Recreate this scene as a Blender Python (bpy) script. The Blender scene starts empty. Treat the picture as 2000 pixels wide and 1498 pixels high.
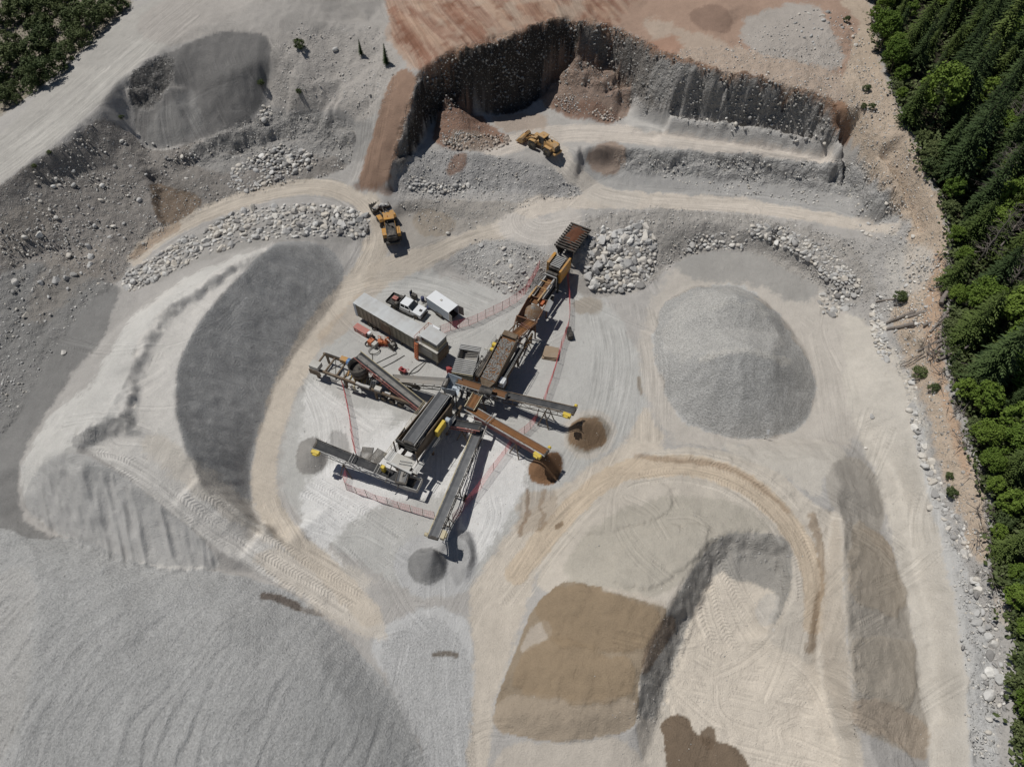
import bpy, bmesh, math, random
import numpy as np
from mathutils import Vector, Matrix
from mathutils.geometry import delaunay_2d_cdt

SC = bpy.context.scene
COL = SC.collection
R = math.radians
random.seed(7)

# ------------------------------------------------------------------ camera, sky, sun, exposure
FPX, CAM_H, TILT = 1386.0, 84.0, R(36.2)
cam_data = bpy.data.cameras.new('camera')
cam_data.sensor_width = 36.0
cam_data.lens = 36.0 * FPX / 2000.0
cam_data.clip_start, cam_data.clip_end = 0.5, 5000
cam = bpy.data.objects.new('camera', cam_data)
cam.location = (0, 0, CAM_H)
cam.rotation_euler = (TILT, 0, 0)
COL.objects.link(cam)
SC.camera = cam

SUN_EL = R(63)
SUN_TRAVEL = Vector((0.90, -0.44, 0)).normalized()          # the way the light goes over the ground
sun_dir = Vector((SUN_TRAVEL.x * math.cos(SUN_EL), SUN_TRAVEL.y * math.cos(SUN_EL), -math.sin(SUN_EL)))
sd = bpy.data.lights.new('sun', 'SUN')
sd.energy, sd.angle, sd.color = 4.9, R(0.53), (1.0, 0.97, 0.915)
sun = bpy.data.objects.new('sun', sd)
sun.rotation_euler = sun_dir.to_track_quat('-Z', 'Y').to_euler()
sun.location = (-60, 60, 150)
COL.objects.link(sun)

world = bpy.data.worlds.new('World')
SC.world = world
world.use_nodes = True
wn = world.node_tree
for n in list(wn.nodes):
    wn.nodes.remove(n)
sky = wn.nodes.new('ShaderNodeTexSky')
sky.sky_type = 'NISHITA'
sky.sun_disc = False
sky.sun_elevation = SUN_EL
sky.sun_rotation = math.atan2(-SUN_TRAVEL.x, -SUN_TRAVEL.y)
sky.altitude = 900
sky.dust_density = 0.6
bg = wn.nodes.new('ShaderNodeBackground')
bg.inputs['Strength'].default_value = 0.05
wo = wn.nodes.new('ShaderNodeOutputWorld')
wn.links.new(sky.outputs[0], bg.inputs[0])
wn.links.new(bg.outputs[0], wo.inputs[0])

SC.view_settings.view_transform = 'Standard'
SC.view_settings.look = 'None'
SC.view_settings.exposure = -0.62
SC.view_settings.gamma = 1.0
SC.view_settings.use_curve_mapping = False

# ------------------------------------------------------------------ survey helpers (photo pixel -> place)
CT, ST = math.cos(TILT), math.sin(TILT)

def at(px, py, z=0.0):
    u, v = (px - 1000) / FPX, -(py - 749) / FPX
    dx, dy, dz = u, v * CT + ST, v * ST - CT
    t = (z - CAM_H) / dz
    return Vector((dx * t, dy * t, z))

def to_px(X, Y, Z):
    zc = Y * ST - (Z - CAM_H) * CT
    return 1000 + FPX * X / zc, 749 - FPX * (Y * CT + (Z - CAM_H) * ST) / zc, zc

def lin(c):
    c = np.asarray(c, float) / 255.0
    return np.where(c <= 0.04045, c / 12.92, ((c + 0.055) / 1.055) ** 2.4)

_rng = np.random.default_rng(11)
_LAT = _rng.random((16, 256, 256)).astype(np.float32)

def vnoise(x, y, k=0):
    x = np.asarray(x, np.float32); y = np.asarray(y, np.float32)
    xi = np.floor(x).astype(np.int32); yi = np.floor(y).astype(np.int32)
    fx = x - xi; fy = y - yi
    fx = fx * fx * (3 - 2 * fx); fy = fy * fy * (3 - 2 * fy)
    L = _LAT[k % 16]
    x0, x1, y0, y1 = xi & 255, (xi + 1) & 255, yi & 255, (yi + 1) & 255
    a = L[y0, x0] * (1 - fx) + L[y0, x1] * fx
    b = L[y1, x0] * (1 - fx) + L[y1, x1] * fx
    return (a * (1 - fy) + b * fy) * 2 - 1

def fbm(x, y, octs=4, k=0, gain=0.5):
    s, a, tot = 0.0, 1.0, 0.0
    for o in range(octs):
        s = s + a * vnoise(x * 2 ** o + 17.3 * o, y * 2 ** o - 9.1 * o, k + o)
        tot += a
        a *= gain
    return s / tot

# ------------------------------------------------------------------ terrain survey: lines of (px, py, z); a tag means the line belongs to a stockpile
LINES = [
 # yard and haul roads, z about 0
 (None, [(700,540,0),(640,640,0),(590,710,0),(555,790,0),(530,880,0),(520,960,0),(540,1040,0)]),
 (None, [(700,600,0),(830,540,0),(900,560,0),(950,610,0)]),
 (None, [(700,700,0),(900,640,0),(1000,600,0),(1080,560,0)]),
 (None, [(620,800,0),(800,760,0),(1000,720,0),(1180,650,0)]),
 (None, [(650,980,0),(800,900,0),(1000,850,0),(1200,760,0)]),
 (None, [(720,1080,0),(880,1000,0),(1000,960,0),(1100,930,0)]),
 (None, [(700,1180,0),(800,1240,0),(860,1300,0),(880,1400,0),(890,1498,0),(900,1650,0)]),
 (None, [(900,1100,0),(920,1250,0),(930,1400,0),(930,1498,0)]),
 (None, [(1010,1010,0),(980,1100,0),(950,1200,0)]),
 (None, [(1200,600,0),(1240,700,0),(1250,800,0),(1210,880,0)]),
 # crescent stockpile with the ramp on its back
 (None, [(560,469,5),(610,472,3.6),(655,492,2),(674,530,.6),(660,580,0),(625,632,0),(580,685,0),(540,755,0),(515,820,0),(495,880,0),(487,935,0),(492,990,0),(510,1042,0.1)]),
 ('crescent', [(535,478,8),(500,510,8.4),(440,570,8.9),(395,620,9),(360,680,9),(343,730,9),(344,800,9),(360,870,8.3),(385,930,7),(420,975,5),(460,1010,3),(505,1042,0.4)]),
 ('crescent', [(505,505,8.4),(455,545,8.7),(380,600,8.8),(310,690,8.9),(290,770,8.8),(297,850,8.2),(340,900,7.2),(420,960,5),(500,1020,2.8),(590,1090,1.0)]),
 ('crescent', [(262,830,8.6),(268,770,8.8),(281,722,8.9),(315,654,8.9),(352,606,8.9),(432,551,8.8),(507,503,8.5)]),
 ('crescent', [(238,825,10.2),(246,790,9.8),(248,765,10.4),(254,738,9.7),(261,712,10.3),(276,680,9.6),(294,647,10.2),(314,620,9.5),(334,596,10.0),(418,541,9.8),(500,494,8.9)]),
 ('crescent', [(156,850,10.1),(198,814,10.5),(230,806,10.5)]),
 ('crescent', [(190,872,8.6),(235,850,8.5)]),
 ('crescent', [(140,870,9.3),(160,905,9.0),(215,912,8.2),(300,970,6.6),(380,1030,4.6),(430,1075,3.2),(520,1115,1.6),(620,1175,.6)]),
 ('crescent', [(130,850,9.2),(90,890,7),(60,930,4)]),
 ('crescent', [(170,790,9.0),(210,730,9.2),(260,650,9.2),(320,580,9)]),
 (None, [(40,905,2.6),(90,815,3.4),(150,730,4.0),(215,655,4.6),(290,590,5.2),(390,528,5.6),(480,490,6),(530,470,6)]),
 (None, [(38,940,1.8),(50,990,1.2),(75,1025,1.3),(130,1055,1.6),(200,1082,2),(290,1114,2),(400,1118,1.6),(470,1116,1.2),(560,1150,0.6),(640,1190,.2),(700,1240,0)]),
 (None, [(620,1100,0.6),(680,1150,0.1)]),
 # big grey mound, lower left
 (None, [(0,1010,1.8),(-80,1040,1.5)]),
 ('mound', [(60,1075,3.2),(72,1130,4.8),(80,1200,6),(75,1290,6.4),(55,1370,6.4),(35,1450,6),(20,1560,6),(0,1700,6)]),
 ('mound', [(0,1180,4.4),(-10,1300,4.2),(-30,1450,3.5)]),
 ('mound', [(200,1110,3.2),(240,1200,5.2),(260,1320,5.6),(240,1450,5.4),(240,1650,5.2)]),
 ('mound', [(400,1140,2.6),(450,1230,4.2),(480,1350,4.6),(470,1498,4.4),(460,1650,4.2)]),
 ('mound', [(560,1180,1.3),(620,1280,2.6),(670,1370,2.7),(700,1498,2.6),(710,1650,2.5)]),
 (None, [(640,1215,0.5),(690,1262,0.2),(740,1320,0),(785,1385,0),(820,1450,0),(838,1520,0),(850,1650,0)]),
 (None, [(-120,1150,2),(-140,1400,1.5),(-150,1650,1)]),
 # left field and rocky hillside
 (None, [(0,1000,2),(-80,900,2.2)]),
 (None, [(0,860,2.6),(60,760,4.1),(120,650,5.1),(200,570,5.7)]),
 (None, [(0,720,4.6),(40,640,5.4),(110,560,6.3),(200,520,6.2),(240,545,5.3),(300,545,5.3)]),
 (None, [(-60,560,8),(0,540,8),(60,500,7.8),(150,480,7.2),(230,460,6.4),(285,470,4.7)]),
 (None, [(-60,440,12.4),(0,400,13.2),(60,375,12.8),(140,345,11.2),(220,325,9.6),(330,335,7.4),(390,366,6.2),(440,375,5.4)]),
 (None, [(-60,480,10.4),(40,460,10.2),(130,420,9.4),(220,400,7.6),(280,400,6.6)]),
 (None, [(215,222,14.6),(225,250,12.8),(240,285,11)]),
 
 # dark hole in the hillside
 (None, [(292,352,7.5),(300,400,6.6),(310,440,5.6)]),
 (None, [(304,362,5.4),(340,376,5.3),(390,390,5.2)]),
 (None, [(308,392,5.6),(318,430,5.0)]),
 # haul road upper left
 (None, [(-100,420,14.5),(0,362,15),(60,318,15.2),(120,275,15.5),(190,213,16),(240,145,17),(330,85,19.5),(420,35,21.5),(520,-5,23),(640,-50,24)]),
 (None, [(-100,340,14.6),(0,272,15),(60,200,15.6),(120,135,16.4),(200,70,17.8),(290,0,20),(400,-90,23)]),
 (None, [(-100,250,12.5),(0,212,14.2),(70,170,15.4),(140,120,16),(270,0,19.4),(350,-90,22)]),
 (None, [(-100,50,16),(0,0,17),(100,-80,18)]),
 (None, [(-100,-100,18),(0,-150,19)]),
 # dark scoop
 (None, [(246,140,16.6),(270,118,17.4),(340,102,18.6),(380,82,19.6),(440,60,20.6),(500,62,20.8),(527,82,19.8)]),
 (None, [(250,195,14.2),(275,200,13.4),(305,194,13.8),(325,165,15.6),(345,122,17.6)]),
 (None, [(330,180,13.6),(390,165,15),(450,145,16.4),(500,125,17.4)]),
 (None, [(255,235,12),(270,265,10),(292,294,8.4),(340,284,8.5),(400,268,9),(470,247,9.6),(515,218,10.6),(522,165,14),(527,115,17.6)]),
 (None, [(560,30,21.8),(660,50,20.4),(745,95,18.8)]),
 (None, [(560,110,18.2),(600,170,15),(560,215,11.6)]),
 (None, [(660,130,16.4),(680,200,13.4),(640,215,12)]),
 # ledge under the scoop
 (None, [(330,305,8.5),(385,288,8.7),(450,258,9.2),(530,228,10.0),(600,222,10.8),(650,225,11),(690,240,10.8)]),
 (None, [(370,325,6.6),(400,318,6.6),(455,298,7.0),(520,275,7.4),(590,262,8.2),(640,275,8.0),(700,300,7.6)]),
 (None, [(440,345,5.8),(520,335,5.8),(600,335,5.5),(650,330,5.8),(690,345,5.4)]),
 # road of the middle bench
 (None, [(262,505,5.2),(290,470,4.6),(360,425,4.8),(430,392,5),(480,382,5.1),(560,355,5.1),(630,350,5),(700,375,4.6),(728,415,3.8),(735,470,2),(700,540,0.4)]),
 (None, [(280,485,4.8),(345,450,4.9),(430,410,5),(500,396,5.0),(600,380,4.9),(670,384,4.5),(712,430,3.4)]),
 (None, [(250,545,5.3),(330,495,5),(430,440,4.7),(560,402,4.7),(690,412,4.1)]),
 (None, [(265,566,5.2),(330,540,5.2),(400,500,5.5),(480,482,5.8),(580,462,4.4),(690,468,2.2),(725,480,1.3)]),
 # brown ridge strip up the cliff end
 (None, [(775,130,18.2),(745,190,15.8),(730,250,12.4),(715,310,8.6),(695,362,5.5)]),
 (None, [(800,140,18.4),(770,210,15.4),(750,280,11.4),(735,330,8.2),(725,368,5.3)]),
 (None, [(822,145,18.5),(806,205,15.9),(786,265,12.6),(770,310,9.8),(758,350,7.6),(755,376,5.4)]),
 (None, [(838,245,9.3),(822,275,9.1),(806,300,8.9),(790,322,8.2),(775,345,6.8)]),
 # cliff top and toe
 (None, [(1620,200,17.8),(1645,235,16),(1650,275,13.6)]),
 (None, [(1240,235,9.6),(1300,248,9.5),(1400,260,9.4),(1500,275,9.2),(1580,292,9.2)]),
 # plateau
 (None, [(700,40,19.6),(850,55,21.4),(1000,20,22.6),(1100,0,22.4)]),
 (None, [(600,-100,20),(1000,-100,22),(1400,-100,22),(1700,-100,22)]),
 (None, [(1250,30,20.6),(1330,60,20.6),(1420,90,20.2),(1520,110,19.8),(1600,140,19)]),
 (None, [(1280,-20,21.5),(1400,0,22.4),(1500,20,21.6),(1620,30,21)]),
 (None, [(1360,25,21.4),(1400,60,20.8),(1432,52,20.8),(1425,20,22.2)]),
 # heaps in the pit
 ('earth_left', [(868,166,16.4),(880,178,15.2),(892,205,13.2),(905,240,11.3),(930,268,9.8)]),
 ('earth_left', [(862,205,13),(866,245,10.8)]),
 (None, [(846,262,9.2),(845,285,8.9),(890,293,8.9),(960,288,8.9),(1000,272,9),(955,245,9.2),(920,222,9.4)]),
 ('earth_right', [(1130,102,18.0),(1160,120,16.6),(1192,140,15.2),(1212,167,13.2)]),
 ('earth_right', [(1090,150,13.2),(1085,172,11.6),(1120,165,13.4),(1160,182,12.6),(1200,198,11.6)]),
 (None, [(1062,180,9.8),(1045,203,9.4),(1085,218,9.3),(1150,236,9.3),(1215,242,9.3),(1235,215,10)]),
 # pit floor and upper bench road
 (None, [(975,240,9.3),(1020,240,9.2),(1020,280,9)]),
 (None, [(1060,225,9.2),(1120,250,9),(1200,258,9),(1350,275,9),(1500,298,9),(1600,312,9.2),(1640,300,9.8)]),
 (None, [(1000,300,8.9),(1060,310,8.4),(1120,285,9),(1250,290,9),(1330,298,9),(1400,302,9.2),(1480,306,9),(1560,322,9),(1625,330,9.2),(1665,330,9.4)]),
 (None, [(1130,292,9.6),(1180,276,10.6),(1220,284,9.8)]),
 (None, [(1140,318,6.9),(1190,322,6.6),(1240,335,6.4),(1330,340,6.2),(1420,350,6),(1500,356,6),(1590,362,6.4),(1640,352,7)]),
 (None, [(1170,350,5.2),(1240,362,5.1),(1330,372,5.1),(1420,378,5.1),(1500,385,5.2),(1600,392,5.4),(1660,385,6)]),
 (None, [(1690,300,12.4),(1725,350,10.6),(1762,410,8.6),(1790,470,7.4)]),
 # bank under the pit floor
 (None, [(785,315,8.6),(850,290,8.9),(920,302,8.8),(1000,312,8.5),(1060,326,7.8),(1100,340,7.0),(1135,365,5.6)]),
 (None, [(770,372,5.2),(850,376,5),(930,369,5),(1000,374,5),(1080,380,5),(1140,382,5)]),
 (None, [(790,395,4.3),(870,398,4.4),(960,398,4.6),(1030,395,4.7)]),
 (None, [(800,420,2.6),(830,408,3.6),(880,425,3.2),(940,430,3.6)]),
 # lower bench road
 (None, [(1000,425,4.5),(1060,398,4.8),(1200,394,5),(1350,394,5),(1500,402,5),(1620,420,5.3),(1700,436,5.8),(1760,445,6.6)]),
 (None, [(1060,480,4.3),(1100,450,4.6),(1150,428,4.7),(1250,412,4.8),(1400,418,4.8),(1500,436,4.8),(1600,460,4.8),(1680,500,4.8)]),
 (None, [(760,500,0.8),(800,482,1.6),(860,462,2.7),(950,440,4)]),
 (None, [(750,560,0),(830,520,0.6),(900,480,2.8),(960,460,3.9),(1040,482,4.2),(1075,505,4)]),
 (None, [(870,530,0.1),(930,552,0),(1000,582,0),(1050,565,0.1),(1090,545,.3)]),
 (None, [(1130,500,3.6),(1140,470,4.4)]),
 (None, [(1130,575,0),(1200,580,0),(1262,550,0.1),(1292,520,0.5),(1340,498,1),(1420,486,1.4),(1500,490,1.5),(1570,530,1.2),(1640,598,0.8),(1700,615,1.2)]),
 (None, [(1160,470,4.2),(1250,440,4.3),(1400,440,4.2),(1480,455,4.1),(1560,495,3.6),(1620,530,3.2),(1660,560,2.6)]),
 # coarse round stockpile
 (None, [(1275,640,0),(1280,720,0),(1303,785,0),(1350,832,0),(1430,858,0),(1510,860,0),(1562,838,0),(1590,790,0),(1592,730,0),(1565,670,0.2),(1530,620,.6),(1485,580,1.0),(1420,555,1.1),(1340,558,.7),(1295,590,.2)]),
 ('round', [(1385,692,6.4),(1420,684,7.4),(1470,680,7.8),(1508,690,7.0)]),
 ('round', [(1400,745,4.8),(1450,750,5.4),(1510,745,4.8)]),
 ('round', [(1345,690,4.6),(1360,680,5.4)]),
 ('round', [(1330,640,3.4),(1400,648,4.6),(1460,646,4.9),(1520,650,3.8)]),
 ('round', [(1385,596,5.4),(1420,582,7.0),(1445,580,7.4),(1475,592,6.8),(1495,612,5.6)]),
 # sand plateau, horseshoe cut and brown sand, lower right
 (None, [(1225,890,0),(1150,945,0.4),(1095,1020,.5),(1062,1090,.5),(1035,1170,.5),(998,1280,.3),(972,1350,.2),(962,1430,0),(958,1498,0),(955,1650,0)]),
 (None, [(1120,1010,0.8),(1190,935,1.4),(1300,900,2.2),(1400,915,2.9),(1490,960,3.6),(1560,1040,4.1),(1592,1130,4.0),(1588,1220,3.2),(1565,1300,1.8),(1500,1370,0.6)]),
 (None, [(1240,885,1.2),(1330,878,2.4),(1420,890,3.4),(1500,922,4.4),(1580,1000,4.6),(1622,1060,4.4)]),
 (None, [(1240,870,0.1),(1320,862,0.6),(1400,872,1.2)]),
 (None, [(1200,1000,2.4),(1330,970,3.4),(1430,985,4),(1500,1020,4.4)]),
 (None, [(1120,1090,2.2),(1200,1080,3.2),(1300,1060,4.2),(1385,1052,4.9),(1450,1036,4.6),(1530,1045,4.4),(1550,1110,4.1),(1538,1180,3.5),(1512,1242,2.2)]),
 (None, [(1400,1082,3.2),(1450,1075,3.0),(1500,1075,3.0),(1526,1090,2.6),(1526,1150,2.0),(1505,1215,1.2)]),
 (None, [(1400,1140,1.8),(1450,1145,1.7),(1500,1150,1.5)]),
 (None, [(1385,1056,4.9),(1345,1115,4.9),(1312,1176,5.0),(1284,1246,4.6),(1253,1318,4.1),(1246,1366,3.6),(1244,1420,2.6)]),
 (None, [(1392,1115,2.0),(1372,1170,1.3),(1340,1212,1),(1318,1270,.8),(1298,1340,.5),(1286,1400,.4),(1275,1450,.2)]),
 ('brown', [(1098,1140,2.6),(1140,1150,3.6),(1200,1165,4.5),(1295,1178,5.0)]),
 ('brown', [(1060,1200,1.2),(1130,1230,3.0),(1220,1240,4.3)]),
 ('brown', [(1020,1310,.9),(1100,1310,2.6),(1200,1320,3.8)]),
 ('brown', [(1000,1400,.7),(1100,1400,1.7),(1200,1395,2.6)]),
 (None, [(962,1430,0),(1080,1446,0.5),(1170,1442,1),(1240,1422,2)]),
 (None, [(1000,1498,0),(1200,1498,.8),(1280,1490,.3),(1200,1650,.6)]),
 (None, [(1350,1280,.6),(1420,1240,.7),(1480,1280,.6),(1450,1380,.2),(1400,1498,0),(1400,1650,0)]),
 (None, [(1560,1400,.3),(1600,1498,.2),(1600,1650,0)]),
 # long sand pile on the right
 (None, [(1625,1000,4.4),(1612,1100,4.0),(1602,1200,2.8),(1600,1290,1.4),(1618,1380,.8),(1650,1440,.7),(1660,1498,.6),(1660,1650,.5)]),
 ('long', [(1640,1006,5.4),(1646,1080,6.2),(1650,1160,6.2),(1656,1260,5.8),(1664,1340,5.2),(1672,1420,3.9),(1690,1450,3.2),(1720,1530,3),(1740,1650,3)]),
 (None, [(1655,995,3.6),(1700,1030,2.4),(1740,1075,1.6),(1765,1150,1.2),(1776,1230,1.0),(1800,1320,1),(1815,1400,1),(1820,1478,1),(1815,1650,.8)]),
 (None, [(1560,865,1.2),(1620,850,.9),(1680,872,0.8),(1715,930,1.0),(1726,985,1.2),(1722,1040,1.5)]),
 ('sand_upper', [(1540,900,4.2),(1590,893,4.6),(1630,910,4.9),(1640,945,5.2),(1632,985,5.0)]),
 # right terrace and forest bank
 (None, [(1620,640,0.9),(1640,720,0.5),(1640,800,.5),(1700,850,.6),(1760,950,1.1),(1790,1100,1.2),(1820,1250,1.2),(1840,1400,1.2)]),
 (None, [(1700,640,2.4),(1730,720,3.6),(1765,770,4.6),(1785,850,4.8),(1800,930,4.6),(1840,1010,4.6),(1850,1100,4.4),(1870,1200,4.2),(1880,1300,4.2),(1885,1400,4.0),(1890,1498,4)]),
 (None, [(1708,600,2.6),(1722,660,3.2),(1768,700,4.0),(1785,760,4.4),(1800,850,4.5),(1828,930,4.5),(1855,1000,4.5),(1880,1100,4.5),(1905,1160,4.5),(1930,1260,4.4),(1945,1400,4.2),(1960,1498,4)]),
 (None, [(1720,560,4.2),(1745,610,5.0),(1770,660,5.6),(1795,720,6.0),(1820,830,6.2),(1850,900,6.2)]),
 (None, [(1690,10,20),(1715,120,19),(1760,240,17.2),(1800,330,15),(1832,410,13),(1848,470,11.6),(1830,560,9.6),(1824,640,8.8),(1836,740,8.2),(1862,830,8),(1892,900,7.8),(1915,980,7.2),(1920,1080,6.6),(1935,1150,6.2),(1968,1200,5.8),(1975,1290,5.4),(1970,1400,5.2),(1985,1498,5),(2000,1650,5)]),
 (None, [(1660,20,20.5),(1670,120,19.2),(1700,230,16.6),(1740,330,13.8),(1790,420,10.6),(1810,480,9)]),
 (None, [(1760,10,19),(1800,150,17.5),(1860,280,15),(1900,400,12),(1920,500,10.4),(1900,620,8.8),(1920,760,8),(1950,880,7.5),(1990,980,6.8),(2010,1100,6.2),(2040,1250,5.6),(2050,1400,5.2)]),
 (None, [(2100,-100,14),(2100,150,12),(2100,400,9.5),(2120,700,7.5),(2150,1000,6),(2200,1300,5.5),(2250,1600,5)]),
 # cones under the stacking conveyors
 (None, [(792,1095,0),(800,1130,0),(835,1145,0.02),(868,1130,0),(874,1098,0),(866,1082,0),(858,1079,0),(812,1082,0)]),
 ('cone_grey', [(841,1064,3.5),(845,1065,3.5),(843,1069,3.4)]),
 ('cone_grey', [(865,1060,1.2),(890,1045,1.6),(912,1060,1.7),(916,1085,1.5),(905,1115,.9)]),
 (None, [(920,1060,0),(928,1090,0),(918,1125,0),(895,1148,0),(860,1155,0)]),
 (None, [(1102,845,0),(1106,862,0),(1120,880,0),(1145,886,0),(1170,876,0),(1190,855,0),(1192,830,0),(1170,812,0),(1135,808,0)]),
 ('cone_brown', [(1132,822,3.3),(1137,823,3.3),(1135,828,3.2)]),
 (None, [(1030,900,0),(1032,930,0),(1045,944,0),(1070,947,0),(1092,938,0),(1100,915,0),(1098,890,0),(1080,878,0)]),
 ('cone_dark', [(1067,882,3.1),(1072,883,3.1),(1069,888,3.0)]),
 (None, [(578,900,0),(586,920,0),(605,928,0),(628,922,0),(640,900,0),(640,870,0),(615,850,0),(588,862,0)]),
 ('cone_small', [(608,874,1.7),(612,875,1.7)]),
]
WORLD_LINES = []
def cliff(tops, foot, run, out, mid=None):
    t = [at(*p) for p in tops]
    o = Vector(out).normalized()
    WORLD_LINES.append(t)
    if mid:
        WORLD_LINES.append([p + Vector((o.x * run * mid[1], o.y * run * mid[1], 0)) + Vector((0, 0, (foot - p.z) * mid[0])) for p in t])
    WORLD_LINES.append([Vector((p.x + o.x * run, p.y + o.y * run, foot)) for p in t])
cliff([(822,145,18.5),(845,121,20.2),(890,97,21.4),(950,86,21.8),(1010,66,22),(1060,46,21.8),(1105,38,21.4)], 9.4, .9, (.5, -.86, 0))
cliff([(1110,38,21.4),(1150,45,21.2),(1200,52,21),(1245,76,20.4)], 10.2, 2.4, (-.05, -1, 0), (.75, .5))
cliff([(1250,78,20.4),(1285,106,20),(1340,126,20),(1420,143,19.6),(1500,160,19),(1570,175,18.5),(1615,192,17.8)], 9.9, 5.4, (-.45, -.9, 0), (.7, .48))
PILE_TAGS = ['crescent','mound','round','brown','long','sand_upper','cone_grey','cone_brown','cone_dark','cone_small','earth_left','earth_right']

GX0, GX1, GY0, GY1, GS = -160.0, 160.0, -14.0, 215.0, 0.3
GNX, GNY = int((GX1 - GX0) / GS) + 1, int((GY1 - GY0) / GS) + 1

def survey_points(skip=()):
    pts = []
    for tag, ln in LINES:
        if tag in skip:
            continue
        w = [at(*p) for p in ln]
        for a, b in zip(w[:-1], w[1:]):
            n = max(1, int((b - a).length / 1.2))
            for i in range(n):
                pts.append(a.lerp(b, i / n))
        pts.append(w[-1])
    for w in WORLD_LINES:
        for a, b in zip(w[:-1], w[1:]):
            n = max(1, int((b - a).length / 0.8))
            pts += [a.lerp(b, i / n) for i in range(n)]
        pts.append(w[-1])
    for x, y, z in ((-170,-20,1),(0,-20,0),(60,-20,4),(170,-20,4),(-170,60,8),(-170,120,15),(-170,220,20),(-60,220,22),(0,220,23),(60,220,22),(170,220,12),(170,120,8),(170,60,5),(90,60,6)):
        pts.append(Vector((x, y, z)))
    return pts

def blur(a, s):
    r = max(1, int(3 * s))
    k = np.exp(-0.5 * (np.arange(-r, r + 1) / s) ** 2); k /= k.sum()
    p = np.pad(a, ((r, r), (0, 0)), mode='edge')
    a = sum(k[i] * p[i:i + a.shape[0]] for i in range(2 * r + 1))
    p = np.pad(a, ((0, 0), (r, r)), mode='edge')
    return sum(k[i] * p[:, i:i + a.shape[1]] for i in range(2 * r + 1))

def tin(pts):
    co = [Vector((p.x, p.y)) for p in pts]
    vs, _, fs, ov, _, _ = delaunay_2d_cdt(co, [], [], 0, 0.02)
    z = []
    for v, o in zip(vs, ov):
        z.append(sum(pts[i].z for i in o) / len(o) if o else 0.0)
    g = np.zeros((GNY, GNX), np.float32)
    for f in fs:
        (x0, y0), (x1, y1), (x2, y2) = (vs[i] for i in f)
        z0, z1, z2 = (z[i] for i in f)
        ia, ib = max(0, math.ceil((min(x0, x1, x2) - GX0) / GS)), min(GNX - 1, math.floor((max(x0, x1, x2) - GX0) / GS))
        ja, jb = max(0, math.ceil((min(y0, y1, y2) - GY0) / GS)), min(GNY - 1, math.floor((max(y0, y1, y2) - GY0) / GS))
        if ia > ib or ja > jb:
            continue
        d = (y1 - y2) * (x0 - x2) + (x2 - x1) * (y0 - y2)
        if abs(d) < 1e-9:
            continue
        X = GX0 + GS * np.arange(ia, ib + 1)[None, :]
        Y = GY0 + GS * np.arange(ja, jb + 1)[:, None]
        a = ((y1 - y2) * (X - x2) + (x2 - x1) * (Y - y2)) / d
        b = ((y2 - y0) * (X - x2) + (x0 - x2) * (Y - y2)) / d
        c = 1 - a - b
        m = (a >= -1e-6) & (b >= -1e-6) & (c >= -1e-6)
        sub = g[ja:jb + 1, ia:ib + 1]
        sub[m] = (a * z0 + b * z1 + c * z2)[m]
    return blur(g, 0.8)

HGRID = tin(survey_points())
HBASE = tin(survey_points(skip=PILE_TAGS))

def samp(g, x, y):
    fx = np.clip((np.asarray(x) - GX0) / GS, 0, GNX - 1.001); fy = np.clip((np.asarray(y) - GY0) / GS, 0, GNY - 1.001)
    i = fx.astype(int); j = fy.astype(int); fx = fx - i; fy = fy - j
    return (g[j, i] * (1 - fx) + g[j, i + 1] * fx) * (1 - fy) + (g[j + 1, i] * (1 - fx) + g[j + 1, i + 1] * fx) * fy

def ground_at(px, py):
    """Where the lines of sight through these photo points meet the ground."""
    px = np.atleast_1d(np.asarray(px, float)); py = np.atleast_1d(np.asarray(py, float))
    u = (px - 1000) / FPX; v = -(py - 749) / FPX
    d = np.stack([u, v * CT + ST, v * ST - CT], 1)
    t0 = (26.0 - CAM_H) / d[:, 2]; t1 = (-1.0 - CAM_H) / d[:, 2]
    best = t1.copy(); done = np.zeros(len(px), bool)
    for s in np.linspace(0, 1, 260):
        t = t0 + (t1 - t0) * s
        z = CAM_H + d[:, 2] * t
        hit = (~done) & (z <= samp(HGRID, d[:, 0] * t, d[:, 1] * t))
        best[hit] = t[hit]; done |= hit
    P = d * best[:, None]
    return P[:, 0], P[:, 1], samp(HGRID, P[:, 0], P[:, 1])

def gpt(px, py):
    x, y, z = ground_at(px, py)
    return Vector((x[0], y[0], z[0]))

def dense(poly, closed=True, it=2):
    p = np.array(poly, float)
    for _ in range(it):
        if closed:
            q = np.roll(p, -1, 0)
            p = np.stack([0.75 * p + 0.25 * q, 0.25 * p + 0.75 * q], 1).reshape(-1, 2)
        else:
            q = np.stack([0.75 * p[:-1] + 0.25 * p[1:], 0.25 * p[:-1] + 0.75 * p[1:]], 1).reshape(-1, 2)
            p = np.concatenate([p[:1], q, p[-1:]])
    return p

def signed_dist(x, y, poly):
    """positive inside"""
    d2 = np.full(x.shape, 1e12); ins = np.zeros(x.shape, bool)
    n = len(poly)
    for i in range(n):
        ax, ay = poly[i]; bx, by = poly[(i + 1) % n]
        ex, ey = bx - ax, by - ay
        t = np.clip(((x - ax) * ex + (y - ay) * ey) / (ex * ex + ey * ey + 1e-9), 0, 1)
        d2 = np.minimum(d2, (x - ax - t * ex) ** 2 + (y - ay - t * ey) ** 2)
        c = ((ay > y) != (by > y)) & (x < (bx - ax) * (y - ay) / (by - ay + 1e-12) + ax)
        ins ^= c
    d = np.sqrt(d2)
    return np.where(ins, d, -d)

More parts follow.
